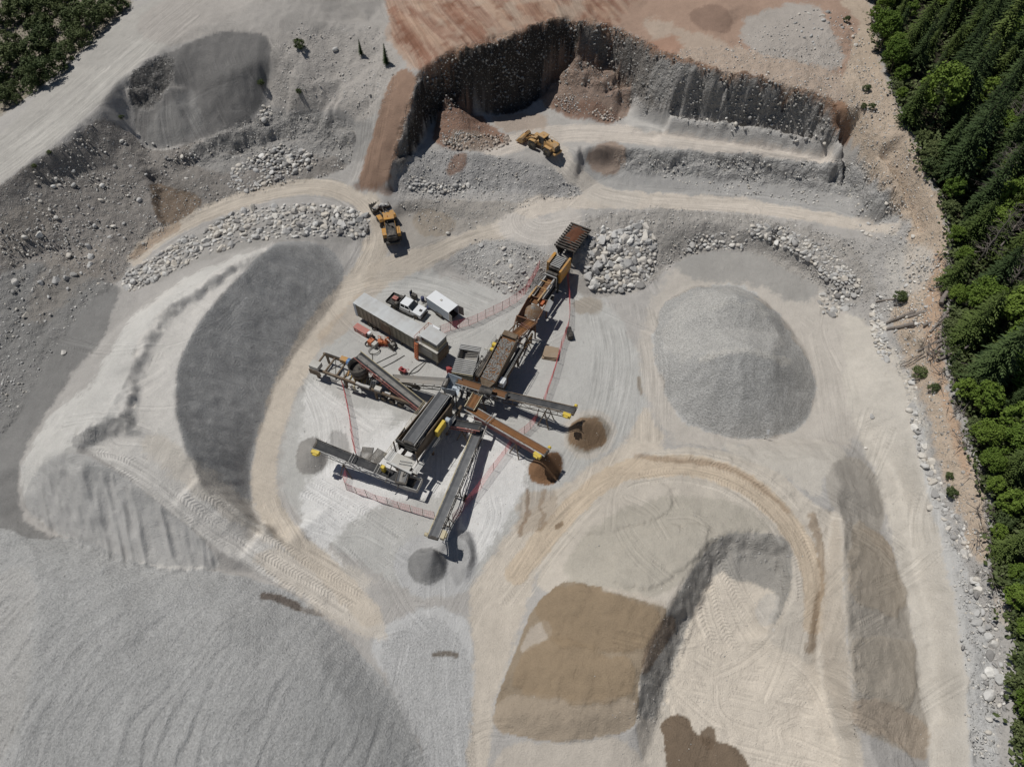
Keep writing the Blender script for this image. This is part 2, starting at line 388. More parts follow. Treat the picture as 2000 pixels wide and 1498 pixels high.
# ------------------------------------------------------------------ the ground mesh: rows and columns get coarser with distance
def row_positions():
    y, out = -8.0, []
    while y < 168:
        out.append(y); y += 0.185 + 0.0013 * max(y, 0)
    return np.array(out)
ROWS = row_positions()
NC = 900
UU = np.linspace(-1, 1, NC)
HALF = 62 + 0.45 * np.maximum(ROWS, 0)
GXX = (UU[None, :] * HALF[:, None]); GYY = np.repeat(ROWS[:, None], NC, 1)
NR = len(ROWS)
PX0, PY0, _zc = to_px(GXX, GYY, samp(HGRID, GXX, GYY))
WARP1 = fbm(GXX / 5, GYY / 5, 4, 3); WARP2 = fbm(GXX / 5 + 50, GYY / 5 + 31, 4, 5)
WARPF = fbm(GXX / 1.3, GYY / 1.3, 3, 8)
EDGE = 0.8 * fbm(GXX / .9, GYY / .9, 4, 1, .65) + .5 * (np.random.default_rng(2).random(GXX.shape) - .5)

def weight(poly, soft=6, warp=5, closed=True, it=2):
    p = dense(poly, closed, it)
    m = soft + 3 * warp + 2
    sel = (PX0 > p[:, 0].min() - m) & (PX0 < p[:, 0].max() + m) & (PY0 > p[:, 1].min() - m) & (PY0 < p[:, 1].max() + m)
    w = np.zeros(PX0.shape, np.float32)
    if sel.any():
        x = PX0[sel] + warp * (1.4 * WARP1[sel] + 0.6 * WARPF[sel]); y = PY0[sel] + warp * (1.4 * WARP2[sel] - 0.6 * WARPF[sel])
        d = signed_dist(x, y, p) + (0.9 * soft + 0.8) * EDGE[sel]
        t = np.clip(d / (0.9 * soft) + 0.5, 0, 1)
        w[sel] = t * t * (3 - 2 * t)
    return w

def strip_weight(line, width, soft=4, warp=3):
    p = dense(line, False, 2)
    m = width + soft + 3 * warp
    sel = (PX0 > p[:, 0].min() - m) & (PX0 < p[:, 0].max() + m) & (PY0 > p[:, 1].min() - m) & (PY0 < p[:, 1].max() + m)
    w = np.zeros(PX0.shape, np.float32)
    x = PX0[sel] + warp * (1.4 * WARP1[sel] + 0.6 * WARPF[sel]); y = PY0[sel] + warp * (1.4 * WARP2[sel] - 0.6 * WARPF[sel])
    d2 = np.full(x.shape, 1e12)
    for (ax, ay), (bx, by) in zip(p[:-1], p[1:]):
        ex, ey = bx - ax, by - ay
        t = np.clip(((x - ax) * ex + (y - ay) * ey) / (ex * ex + ey * ey + 1e-9), 0, 1)
        d2 = np.minimum(d2, (x - ax - t * ex) ** 2 + (y - ay - t * ey) ** 2)
    t = np.clip((width - np.sqrt(d2) + (0.9 * soft + 0.8) * EDGE[sel]) / (0.9 * soft) + 0.5, 0, 1)
    w[sel] = t * t * (3 - 2 * t)
    return w

ALB = np.empty(PX0.shape + (3,), np.float32)
ALB[:] = lin((178, 172, 165))
def put(w, c, a=1.0):
    global ALB
    ALB = ALB + (lin(c).astype(np.float32) - ALB) * (w * a)[..., None]
def paint(poly, c, soft=6, warp=5, a=1.0):
    put(weight(poly, soft, warp), c, a)
def stroke(line, width, c, soft=4, warp=3, a=1.0):
    put(strip_weight(line, width, soft, warp), c, a)

# -- material zones (colour of the loose material, with shade painted in at scoop and left pit cliff)
LEFT_FIELD = [(-60,420),(0,365),(60,320),(130,275),(200,225),(250,260),(300,300),(380,280),(520,220),(640,215),(700,300),(660,340),(520,370),(420,400),(330,450),(270,500),(240,545),(190,575),(120,660),(60,760),(0,860),(-80,900)]
paint(LEFT_FIELD, (146,139,132), 6, 5)
paint([(-60,560),(60,505),(190,545),(240,550),(215,640),(150,720),(90,800),(40,880),(30,960),(60,1040),(150,1060),(100,1090),(-60,1060)], (139,137,134), 8, 6)
paint([(60,540),(160,480),(240,470),(200,540),(120,600),(40,650)], (152,142,130), 14, 10, 0.5)
paint([(-20,430),(80,380),(130,420),(60,470),(-20,500)], (156,146,134), 14, 10, 0.6)
# crescent stockpile, ramp and outer slope
CRESCENT = [(540,470),(610,472),(656,493),(674,530),(660,580),(625,632),(580,685),(540,755),(515,820),(495,880),(487,935),(492,992),(510,1045),(460,1012),(420,977),(385,932),(360,870),(344,800),(343,730),(360,680),(395,620),(440,570),(500,510)]
paint(CRESCENT, (168,167,165), 2, 3)
paint([(536,474),(500,508),(440,568),(395,618),(360,678),(342,730),(342,800),(358,872),(383,934),(420,980),(470,1030),(560,1060),(700,1130),(760,1240),(700,1230),(600,1165),(480,1110),(380,1035),(300,970),(220,912),(130,850),(190,780),(240,640),(330,560),(420,520)], (206,200,191), 4, 3)
paint([(510,480),(420,520),(320,570),(240,640),(180,760),(100,800),(44,900),(36,960),(80,1010),(140,900),(170,850),(240,800),(250,720),(290,640),(330,590),(420,540)], (204,200,192), 10, 8)
paint([(140,872),(60,930),(46,985),(78,1025),(200,1080),(290,1112),(400,1116),(440,1100),(380,1040),(300,975),(220,915)], (186,183,178), 4, 4)
stroke([(160,860),(210,835),(250,820)], 16, (160,157,153), 4, 6, 0.8)
stroke([(205,1090),(300,1112),(400,1116)], 9, (216,210,200), 4, 5, 0.8)
stroke([(300,870),(420,960),(560,1060),(700,1140)], 26, (208,196,178), 14, 6, 0.7)
# lower left mound
MOUND = [(60,1060),(160,1045),(290,1112),(430,1112),(560,1150),(640,1215),(690,1262),(740,1320),(785,1385),(820,1450),(838,1520),(850,1640),(-150,1640),(-150,1100),(0,1020)]
paint(MOUND, (183,182,179), 3, 3)
paint([(640,1270),(720,1330),(785,1400),(830,1500),(640,1600),(560,1420)], (168,168,166), 30, 10, 0.6)
paint([(-60,1150),(62,1090),(74,1200),(60,1340),(20,1480),(-80,1560)], (186,183,178), 10, 6, 0.8)
stroke([(515,1163),(545,1172),(580,1188)], 8, (118,106,96), 3, 4, 0.95)
stroke([(590,1190),(630,1200)], 5, (140,128,116), 3, 5, 0.7)
# aprons of loose chips between mound and yard
paint([(700,1250),(780,1200),(900,1180),(930,1300),(940,1500),(900,1640),(850,1640),(838,1500),(800,1410)], (193,192,190), 10, 6)
paint([(560,1070),(700,1150),(740,1210),(760,1245),(690,1240),(560,1150),(480,1090)], (206,192,172), 12, 8, 0.8)
# yard
YARD = [(700,545),(820,520),(930,560),(1050,560),(1120,560),(1200,600),(1260,700),(1265,800),(1215,870),(1120,930),(1020,1010),(960,1090),(900,1165),(830,1180),(740,1120),(640,1060),(560,1000),(545,900),(570,800),(620,700)]
paint(YARD, (186,184,178), 14, 8)
paint([(860,800),(960,820),(1040,900),(1010,1000),(930,1110),(890,1090),(910,980),(850,960),(700,1000),(620,1080),(700,1110),(560,1040),(620,900)], (226,224,221), 16, 8, 0.8)
paint([(600,720),(680,800),(800,800),(700,900),(580,900)], (222,219,214), 14, 8, 0.6)
# warm haul roads
stroke([(720,400),(738,470),(720,530),(640,610),(590,690),(545,790),(515,890),(515,980),(560,1050),(650,1120),(720,1200)], 24, (205,188,164), 8, 4, 0.85)
stroke([(735,560),(700,600),(640,660)], 16, (186,160,128), 10, 5, 0.5)
stroke([(740,540),(820,500),(900,465),(980,440)], 26, (194,178,156), 8, 4, 0.85)
stroke([(980,440),(1040,405),(1130,385),(1260,388),(1400,395),(1540,405),(1640,425),(1740,440)], 20, (206,191,172), 5, 3, 0.95)
stroke([(1090,300),(1110,335),(1160,375),(1230,388)], 20, (200,188,172), 6, 3, 0.9)
stroke([(1000,440),(1060,460),(1110,430)], 26, (198,188,176), 8, 3, 0.9)
stroke([(960,295),(1060,262),(1180,258),(1300,270),(1420,286),(1540,302),(1620,315)], 17, (204,190,174), 6, 3, 0.95)
stroke([(265,505),(300,465),(380,425),(480,388),(560,366),(640,365),(700,385),(728,420)], 16, (200,184,162), 4, 3, 0.95)
stroke([(262,500),(300,466),(345,445)], 9, (160,132,104), 6, 4, 0.7)
# beige roads and floors lower right
paint([(1150,940),(1090,1010),(1060,1090),(1035,1170),(998,1280),(965,1360),(960,1440),(958,1640),(900,1640),(930,1300),(905,1170),(960,1090),(1020,1010),(1120,930),(1230,860),(1260,780),(1290,850),(1300,900)], (203,188,167), 12, 6)
SANDPLATEAU = [(1225,890),(1300,870),(1420,880),(1520,915),(1600,1000),(1660,990),(1640,1150),(1650,1300),(1680,1440),(1700,1640),(1290,1640),(1240,1450),(1245,1300),(1310,1170),(1040,1170),(1062,1090),(1095,1020),(1150,945)]
paint(SANDPLATEAU, (200,187,168), 4, 4)
paint([(1100,1080),(1200,990),(1330,960),(1440,980),(1530,1040),(1400,1050),(1310,1170),(1120,1150)], (180,170,150), 10, 10, 0.8)
paint([(1385,1056),(1450,1036),(1540,1045),(1548,1110),(1535,1190),(1505,1240),(1400,1100),(1370,1170),(1320,1270),(1290,1400),(1245,1410),(1250,1320),(1312,1176)], (158,153,145), 4, 5, 0.9)
paint([(1400,1105),(1440,1135),(1500,1150),(1520,1160),(1490,1260),(1600,1290),(1640,1440),(1660,1640),(1300,1640),(1300,1400),(1340,1220)], (215,199,176), 8, 7)
paint([(1500,1150),(1470,1190),(1500,1240),(1530,1170)], (196,188,176), 6, 4, 0.7)
stroke([(1010,1120),(1090,1020),(1180,930),(1300,903),(1400,918),(1490,965),(1560,1045),(1592,1130),(1590,1220)], 21, (203,178,143), 5, 3, 0.9)
stroke([(1240,890),(1330,898),(1420,915),(1480,945),(1540,1000)], 5, (160,132,102), 4, 4, 0.6)
stroke([(1585,1010),(1606,1080),(1606,1150),(1592,1210),(1582,1270)], 8, (148,124,96), 6, 6, 0.7)
BROWN = [(1095,1133),(1140,1138),(1200,1155),(1296,1176),(1306,1200),(1280,1250),(1250,1320),(1246,1380),(1240,1424),(1170,1445),(1080,1450),(965,1436),(968,1360),(1000,1290),(1035,1190)]
paint(BROWN, (153,134,108), 2, 5)
paint([(962,1380),(1010,1345),(1120,1375),(1246,1355),(1240,1424),(1170,1445),(1080,1450),(963,1436)], (172,152,126), 3, 6, 0.9)
paint([(1030,1230),(1060,1205),(1085,1235),(1050,1260),(1010,1280)], (182,166,146), 4, 3, 0.9)
stroke([(1180,1150),(1240,1158),(1296,1176)], 6, (196,180,158), 5, 5, 0.7)
paint([(1285,1215),(1312,1195),(1325,1225),(1300,1260),(1262,1330),(1250,1300)], (124,104,84), 4, 4, 0.8)
paint([(1285,1410),(1310,1395),(1345,1400),(1355,1430),(1395,1445),(1440,1462),(1470,1500),(1470,1640),(1300,1640),(1300,1470)], (118,98,76), 3, 6, 0.95)
paint([(1360,1440),(1388,1412),(1400,1440),(1390,1470)], (118,98,76), 3, 5, 0.9)
paint([(965,1450),(1100,1455),(1240,1430),(1300,1640),(958,1640)], (196,182,163), 8, 5, 0.9)
# long pile and small upper pile
paint([(1640,1003),(1700,1028),(1742,1075),(1766,1150),(1778,1230),(1802,1320),(1817,1400),(1822,1480),(1780,1478),(1700,1440),(1672,1422),(1656,1262),(1648,1160)], (174,163,147), 2, 4)
paint([(1650,1360),(1740,1380),(1817,1400),(1822,1482),(1770,1470),(1680,1430)], (172,150,124), 8, 12, 0.7)
paint([(1625,1000),(1640,1006),(1656,1260),(1672,1430),(1630,1390),(1600,1290),(1604,1150)], (196,180,158), 6, 5, 0.8)
paint([(1650,1000),(1700,1020),(1742,1075),(1755,1110),(1700,1060)], (182,160,136), 4, 4, 0.6)
paint([(1610,910),(1660,880),(1705,915),(1726,975),(1724,1035),(1690,1040),(1640,1010),(1612,960)], (172,163,150), 4, 6)
paint([(1400,872),(1500,868),(1600,855),(1660,880),(1610,920),(1600,985),(1520,920),(1430,888)], (198,188,172), 8, 6, 0.9)
# coarse round stockpile
ROUND = [(1275,640),(1280,720),(1303,785),(1350,832),(1430,858),(1510,860),(1562,838),(1592,790),(1594,730),(1565,670),(1530,620),(1485,580),(1420,555),(1340,558),(1295,590)]
paint([(1250,560),(1420,480),(1560,520),(1680,620),(1700,720),(1690,860),(1600,880),(1250,880)], (196,185,170), 16, 8, 0.8)
paint([(1310,500),(1400,484),(1500,476),(1560,510),(1620,560),(1580,600),(1480,560),(1350,548)], (158,155,150), 10, 8, 0.85)
paint(ROUND, (188,186,181), 3, 11)
paint([(1300,600),(1400,555),(1480,590),(1530,660),(1515,692),(1440,684),(1385,694),(1300,720)], (202,198,190), 10, 14, 0.75)
stroke([(1370,704),(1420,688),(1470,684),(1510,696),(1540,710)], 6, (214,208,196), 6, 6, 0.8)
stroke([(1390,600),(1430,586),(1470,596),(1495,615)], 5, (210,205,194), 6, 6, 0.7)
# right terrace
paint([(1640,600),(1720,640),(1790,760),(1830,960),(1880,1160),(1900,1320),(1950,1640),(1820,1640),(1815,1400),(1776,1230),(1742,1075),(1726,985),(1690,880),(1650,780)], (202,192,176), 10, 8)
paint([(1780,760),(1800,850),(1830,950),(1870,1080),(1910,1180),(1940,1300),(1960,1640),(1900,1640),(1890,1320),(1860,1160),(1820,1000),(1790,880)], (191,190,187), 8, 6, 0.85)
# orange bank below the forest
paint([(1600,-60),(1690,-60),(1720,120),(1765,240),(1805,330),(1840,410),(1856,470),(1840,560),(1830,640),(1845,740),(1870,830),(1900,900),(1925,980),(1935,1100),(1900,1100),(1880,1020),(1840,930),(1815,830),(1780,720),(1740,640),(1760,540),(1780,470),(1740,400),(1690,320),(1640,220),(1600,100)], (199,172,140), 12, 10)
paint([(1820,480),(1850,480),(1840,600),(1840,740),(1880,850),(1905,930),(1880,930),(1850,820),(1815,720),(1800,600)], (196,154,112), 8, 8, 0.8)
paint([(1740,470),(1840,470),(1820,540),(1760,590),(1720,570)], (196,188,176), 12, 8, 0.7)
paint([(1930,1150),(1975,1190),(1990,1230),(1950,1230)], (196,178,156), 8, 6, 0.7)
# rocky grey slopes between the benches
paint([(1130,300),(1180,270),(1300,292),(1480,305),(1640,325),(1700,330),(1770,440),(1720,440),(1600,410),(1450,388),(1250,375),(1160,360)], (168,165,161), 5, 5)
paint([(1120,430),(1250,408),(1400,415),(1560,440),(1690,490),(1720,580),(1640,600),(1560,530),(1440,485),(1330,500),(1270,560),(1140,590),(1100,540)], (172,165,156), 6, 6)
paint([(770,320),(850,285),(920,300),(1010,312),(1080,330),(1130,365),(1140,385),(1000,380),(780,380)], (172,168,164), 5, 5)
paint([(760,390),(960,392),(1030,400),(960,440),(860,470),(790,490),(770,440)], (166,158,148), 6, 6)
paint([(880,500),(940,465),(1030,475),(1085,505),(1080,550),(1000,585),(900,540)], (176,172,166), 6, 6)
paint([(800,420),(840,405),(900,430),(870,465),(820,460)], (156,142,124), 6, 5, 0.8)
paint([(370,285),(450,250),(540,220),(640,215),(740,235),(720,330),(600,290),(450,350),(380,330)], (158,154,149), 6, 6)
paint([(240,545),(330,485),(440,435),(560,395),(690,405),(735,450),(700,480),(560,468),(400,505),(270,570)], (166,161,154), 5, 5)
# dark brown hole
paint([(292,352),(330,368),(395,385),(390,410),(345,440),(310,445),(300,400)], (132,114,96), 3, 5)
# upper left: haul road, slopes, scoop
paint([(-60,400),(0,362),(190,213),(250,140),(330,90),(440,40),(560,10),(640,-60),(390,-60),(290,0),(120,135),(0,272),(-60,310)], (183,177,167), 6, 4)
stroke([(-40,360),(120,235),(260,110),(380,10)], 20, (194,188,177), 10, 5, 0.7)
paint([(240,60),(360,-30),(700,-60),(760,0),(790,110),(740,240),(640,215),(520,225),(528,85),(440,60),(340,100)], (180,171,161), 8, 6)
paint([(340,95),(560,-30),(760,-30),(765,60),(600,70),(430,58)], (171,164,156), 14, 14, .8)
paint([(250,140),(340,100),(440,60),(500,62),(530,80),(522,200),(470,248),(400,270),(300,298),(262,250)], (134,131,128), 4, 5)  # scoop grey darkened to paint in the shading its slope lacks
paint([(340,190),(380,170),(400,262),(300,292),(272,262)], (152,149,145), 8, 8, 0.8)
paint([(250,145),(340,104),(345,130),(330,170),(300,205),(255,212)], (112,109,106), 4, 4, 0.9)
paint([(-60,270),(60,185),(150,110),(290,-20),(200,-80),(-60,-80)], (150,138,118), 6, 6, 0.9)
# plateau above the face
paint([(745,-60),(760,60),(790,130),(830,140),(900,95),(1020,62),(1110,36),(1200,48),(1290,104),(1420,140),(1560,170),(1640,200),(1700,-60)], (178,142,116), 6, 6)
paint([(1240,20),(1420,90),(1560,110),(1660,140),(1660,240),(1560,172),(1400,142),(1290,108)], (190,164,138), 12, 8, 0.95)
paint([(1440,30),(1580,0),(1640,60),(1650,140),(1560,120),(1460,100)], (180,170,158), 10, 8, 0.9)
paint([(1345,20),(1400,0),(1432,40),(1425,65),(1380,62),(1340,40)], (152,122,102), 5, 4)
paint([(1240,100),(1310,60),(1340,100),(1310,120),(1280,110)], (176,122,90), 10, 8, 0.7)
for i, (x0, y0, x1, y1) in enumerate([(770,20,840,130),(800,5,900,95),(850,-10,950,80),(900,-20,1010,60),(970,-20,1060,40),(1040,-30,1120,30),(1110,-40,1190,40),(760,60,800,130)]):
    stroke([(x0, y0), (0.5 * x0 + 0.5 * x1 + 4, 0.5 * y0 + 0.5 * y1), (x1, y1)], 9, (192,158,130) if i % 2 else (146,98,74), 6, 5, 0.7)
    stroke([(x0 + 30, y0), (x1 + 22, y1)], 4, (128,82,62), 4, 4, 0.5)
# faces of the pit
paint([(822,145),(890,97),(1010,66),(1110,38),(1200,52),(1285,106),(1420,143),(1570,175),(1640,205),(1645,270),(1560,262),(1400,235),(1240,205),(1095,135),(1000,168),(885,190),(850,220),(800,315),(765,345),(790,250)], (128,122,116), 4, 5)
paint([(826,150),(890,104),(1010,73),(1110,46),(1150,70),(1095,140),(1062,178),(1042,208),(1000,222),(955,230),(905,215),(880,200),(850,225),(815,280),(790,320),(800,240)], (66,60,55), 5, 6, 0.9)  # deep shadow of the left cliff and its foot, painted into the ground colour
stroke([(822,145),(890,99),(1010,68),(1110,40),(1200,54),(1285,108),(1420,146),(1570,178),(1630,203)], 6, (150,112,84), 4, 5, 0.8)
paint([(1290,112),(1420,150),(1560,180),(1640,215),(1640,275),(1540,255),(1400,232),(1260,205)], (158,154,149), 8, 8, 0.85)
paint([(1235,205),(1300,225),(1400,240),(1560,268),(1630,300),(1500,285),(1350,262),(1200,250)], (183,178,171), 6, 5)
paint([(775,130),(822,145),(800,215),(770,310),(756,372),(695,364),(715,310),(745,190)], (160,127,103), 5, 5)
stroke([(700,362),(760,374)], 7, (140,108,86), 4, 4, 0.6)
paint([(870,163),(884,176),(900,205),(950,240),(1000,272),(960,288),(890,293),(845,285),(848,250),(858,205)], (148,114,94), 4, 5)
paint([(880,250),(990,265),(960,295),(870,296)], (156,136,118), 6, 5, 0.8)
paint([(1100,118),(1130,98),(1165,112),(1200,135),(1230,165),(1235,205),(1215,242),(1150,236),(1085,218),(1050,203),(1064,165)], (158,132,114), 4, 5)
paint([(1075,190),(1130,195),(1200,220),(1210,242),(1140,236),(1080,220)], (142,108,88), 6, 6, 0.8)
paint([(960,225),(1060,220),(1080,250),(1000,262),(960,245)], (176,150,126), 8, 6, 0.7)
paint([(1140,300),(1180,272),(1230,285),(1220,330),(1170,345)], (160,132,110), 6, 6, 0.8)
paint([(880,300),(905,298),(912,330),(885,350),(868,340)], (140,104,82), 4, 5, 0.8)
paint([(1620,200),(1660,195),(1668,270),(1650,290),(1630,240)], (158,112,76), 5, 5, 0.8)
# stacked cones
paint([(760,1100),(790,1050),(840,1035),(930,1040),(935,1110),(900,1170),(800,1170)], (184,183,182), 8, 6, 0.9)
paint([(792,1095),(800,1130),(835,1146),(868,1131),(874,1098),(860,1076),(842,1066),(808,1074)], (137,136,135), 3, 2)
paint([(866,1055),(900,1030),(925,1055),(928,1090),(912,1130),(890,1150),(878,1120),(884,1080)], (168,167,166), 3, 3, 0.9)
paint([(1098,800),(1190,800),(1210,850),(1170,900),(1100,890)], (190,180,166), 8, 4, 0.9)
paint([(1102,845),(1106,862),(1120,880),(1145,887),(1170,876),(1192,855),(1192,830),(1170,812),(1135,808)], (172,160,142), 3, 2)
paint([(1108,822),(1140,808),(1180,824),(1187,862),(1154,885),(1108,872)], (140,110,76), 3, 6, 0.9)
paint([(1030,900),(1032,930),(1045,944),(1070,947),(1092,938),(1101,915),(1098,890),(1080,878)], (138,100,64), 3, 2)
paint([(1018,950),(1060,950),(1095,945),(1080,1010),(1030,1045),(1012,1020)], (176,154,126), 10, 18, 0.6)
stroke([(1030,950),(1034,990),(1022,1046)], 4, (130,104,78), 4, 12, 0.6)
stroke([(1062,950),(1052,990),(1056,1030)], 3, (140,114,86), 4, 12, 0.5)
stroke([(1085,1030),(1098,1022)], 4, (112,88,62), 3, 3, 0.7)
paint([(576,900),(586,922),(605,930),(630,922),(642,900),(640,868),(614,848),(586,860)], (150,146,141), 3, 3)
paint([(640,845),(668,838),(690,862),(686,890),(655,880)], (150,147,143), 4, 5, 0.7)
stroke([(846,1280),(875,1278),(888,1281)], 5, (112,98,80), 3, 4, 0.8)
paint([(1118,585),(1165,580),(1180,600),(1150,615),(1118,610)], (160,148,132), 5, 4, 0.8)
paint([(1240,735),(1250,735),(1256,770),(1250,775)], (150,136,118), 2, 2, 0.8)
paint([(1130,575),(1180,585),(1170,620),(1120,610)], (170,158,142), 6, 5, 0.5)
for poly in ([(670,870),(686,866),(690,885),(672,888)], [(705,875),(720,885),(726,905),(700,900)], [(820,850),(840,860),(812,880)], [(780,800),(820,790),(800,830)]):
    paint(poly, (176,172,166), 5, 4, 0.6)
paint([(1700,-140)] + [(1705,10),(1730,120),(1775,240),(1815,330),(1847,410),(1865,470),(1860,560),(1856,640),(1866,740),(1892,830),(1916,900),(1940,980),(1946,1080),(1960,1150),(1986,1200),(1994,1290),(1990,1400),(2002,1498)] + [(2010,1640),(2600,1640),(2600,-140)], (66,62,46), 6, 8)
_g = ALB @ np.array([.3, .55, .15], np.float32)
_s = np.clip((_g - .22) / .2, 0, 1)
ALB = _g[..., None] + (ALB - _g[..., None]) * (0.76 - .15 * _s)[..., None]
# broad uneven tone of dust and damp
dirt = fbm(GXX / 14, GYY / 14, 5, 2)
ALB *= (1 + 0.10 * dirt + 0.05 * fbm(GXX / 2.2, GYY / 2.2, 4, 6))[..., None]

# -- relief zones
Wcliff = np.maximum.reduce([
    weight([(815,140),(890,90),(1010,60),(1110,32),(1200,46),(1290,100),(1420,138),(1570,170),(1640,195),(1660,280),(1560,268),(1400,240),(1240,215),(1100,150),(1045,205),(960,228),(885,205),(850,225),(800,320),(765,345),(780,250)], 6, 4),
    weight([(1190,285),(1330,298),(1480,305),(1640,325),(1700,300),(1780,440),(1740,430),(1640,370),(1500,362),(1330,345),(1220,335)], 6, 4),
    weight([(370,290),(450,250),(540,222),(700,235),(690,300),(560,270),(450,310),(380,330)], 6, 4),
    weight([(245,140),(340,100),(345,135),(330,175),(300,210),(252,215)], 4, 3),
    0.5 * weight([(780,230),(800,230),(775,330),(760,340)], 4, 3)])
Wrock = np.maximum.reduce([
    weight(LEFT_FIELD, 10, 6),
    weight([(1110,420),(1250,405),(1400,412),(1560,436),(1690,480),(1760,440),(1830,480),(1830,640),(1720,640),(1640,600),(1560,530),(1440,485),(1330,500),(1270,560),(1140,590)], 8, 6),
    0.8 * weight([(770,320),(850,285),(920,300),(1010,312),(1080,330),(1130,365),(1140,385),(1030,400),(960,440),(860,470),(770,400)], 8, 5),
    0.7 * weight([(880,500),(940,465),(1030,475),(1085,505),(1080,550),(1000,585),(900,540)], 8, 5),
    0.8 * weight([(1640,210),(1700,100),(1840,400),(1850,560),(1830,700),(1900,920),(1930,1100),(1970,1200),(1960,1640),(1910,1640),(1880,1100),(1800,850),(1720,640),(1780,470),(1690,330)], 8, 6),
    0.6 * weight([(1280,100),(1420,90),(1560,100),(1660,10),(1700,200),(1640,200),(1560,170),(1420,140)], 8, 6),
    0.7 * weight([(845,285),(860,205),(900,205),(990,270),(960,295)], 6, 4), 0.5 * weight([(1050,205),(1100,118),(1230,165),(1235,205),(1215,242),(1085,218)], 6, 4),
    0.55 * weight([(540,60),(745,40),(780,140),(740,240),(640,215),(530,225)], 10, 6)])
Wrip = weight(MOUND, 30, 6)
Wgrain = np.maximum.reduce([weight(ROUND, 5, 4), 0.7 * weight(MOUND, 8, 4), 0.5 * weight(CRESCENT, 4, 3), 0.6 * weight([(700,1250),(900,1180),(940,1500),(900,1640),(838,1500)], 10, 6)])
Wrut = np.maximum.reduce([weight([(745,-20),(790,130),(1010,60),(1200,45),(1290,-20)], 26, 16)])
Wlump = np.maximum.reduce([weight([(330,95),(560,-30),(760,-30),(760,70),(600,80),(430,62)], 14, 8), weight(SANDPLATEAU, 8, 5), weight(BROWN, 4, 3), weight([(1620,990),(1820,1400),(1820,1490),(1620,1450)], 8, 4), 0.6 * weight([(1640,600),(1900,1300),(1950,1640),(1820,1640),(1690,880)], 12, 6)])
Wsmall = weight([(1228,890),(1300,872),(1420,880),(1540,920),(1620,1010),(1600,1060),(1500,960),(1400,905),(1260,900)], 5, 4)
Wwash = weight([(60,930),(160,905),(300,970),(440,1090),(400,1118),(290,1114),(130,1055),(70,1020)], 6, 4)
Wterr = weight([(1650,640),(1760,760),(1800,900),(1850,1100),(1890,1300),(1920,1640),(1830,1640),(1815,1400),(1770,1200),(1740,1070),(1720,960),(1680,860)], 12, 6)
Wberm = weight([(130,850),(205,800),(245,745),(260,690),(330,580),(420,530),(510,485),(430,560),(340,610),(290,680),(265,760),(255,840),(180,860)], 6, 4)

_w = .55 * (1 - weight([(560,600),(1150,540),(1250,700),(1200,860),(1000,1000),(760,1100),(520,960)], 10, 4))
HZ = samp(HGRID, GXX + _w * (.7 * fbm(GXX / 3.2, GYY / 3.2, 3, 11) + .25 * fbm(GXX / .9, GYY / .9, 2, 12)) + Wcliff * (0.5 * fbm(GXX / 3.6, GYY / 3.6, 3, 1) + 0.22 * fbm(GXX / .8, GYY / .5, 2, 4)), GYY + Wcliff * (0.6 * fbm(GXX / 3.6, GYY / 2.2, 3, 7) + 0.3 * fbm(GXX / .8 + 9, GYY / .4, 2, 9)) + _w * (.7 * fbm(GXX / 3.2 + 70, GYY / 3.2, 3, 13) + .25 * fbm(GXX / .9 + 31, GYY / .9, 2, 14)))
HZ = HZ + 0.06 * fbm(GXX / 6, GYY / 6, 3, 10) + 0.07 * fbm(GXX / 1.7, GYY / 1.7, 3, 2) + 0.035 * fbm(GXX / .55, GYY / .55, 2, 4)
ridged = 1 - np.abs(fbm(GXX / 1.9, GYY / 1.9, 4, 12))
HZ = HZ + Wrock * (0.55 * fbm(GXX / 3.4, GYY / 3.4, 4, 11) + 0.22 * (fbm(GXX / .75, GYY / .75, 3, 13)) + 0.25 * (ridged - .8))
HZ = HZ + Wcliff * .55 * np.sin(HZ * 2.3 + 3.5 * fbm(GXX / 4, GYY / 4, 3, 2)) * np.clip(.5 + 1.5 * fbm(GXX / 5, GYY / 5, 2, 9), 0, 1)
HZ = HZ + Wcliff * 0.6 * fbm(GXX / 1.3, GYY / .55, 4, 14)
# long push ridges on the mound: they run down to the lower left and bend
_y = np.clip(GYY - 11, 0, 20)
ra = .8 * (GXX - .030 * _y ** 2 - 1.2 * np.maximum(GYY - 31, 0)) + 1.9 * fbm(GXX / 14, GYY / 14, 3, 2)
rb = GYY + .6 * GXX
rp = fbm(ra / 2.0, rb / 22, 3, 3)
saw = np.abs(rp) ** 0.8
ph = ra / 1.7 + 1.2 * fbm(ra / 3, rb / 9, 3, 3); fr_ = ph - np.floor(ph)
lip = np.where(fr_ < .86, fr_ / .86, (1 - fr_) / .14)
HZ = HZ + Wrip * (0.20 * lip * np.clip(0.25 + 1.4 * fbm(ra / 3, rb / 9, 3, 6), 0, 1.0) + 0.06 * fbm(ra / 4, rb / 24, 3, 5) + .12 * (1 - np.abs(fbm(ra / 1.1, rb / 14, 3, 11))) ** 3 + 0.05 * fbm(GXX / .8, GYY / .8, 2, 5))
HZ = HZ + Wlump * (0.10 * fbm(GXX / .9, GYY / .9, 3, 6) + 0.12 * fbm(GXX / 3, GYY / 3, 2, 7))
HZ = HZ + Wsmall * 0.35 * np.maximum(fbm(GXX / 1.3, GYY / 1.3, 3, 15), -0.1)
wv = fbm((GXX * .96 + GYY * .3) / 1.5, (GYY - .3 * GXX) / 8, 3, 9)
HZ = HZ + Wwash * 0.8 * (1 - np.abs(wv) ** .7) - 0.5 * Wwash
HZ = HZ + Wberm * 0.6 * fbm(GXX / 1.1, GYY / 1.1, 4, 1)
rt = fbm((GXX * .86 + GYY * .5) / 1.3, (GYY * .86 - GXX * .5) / 14, 3, 4)
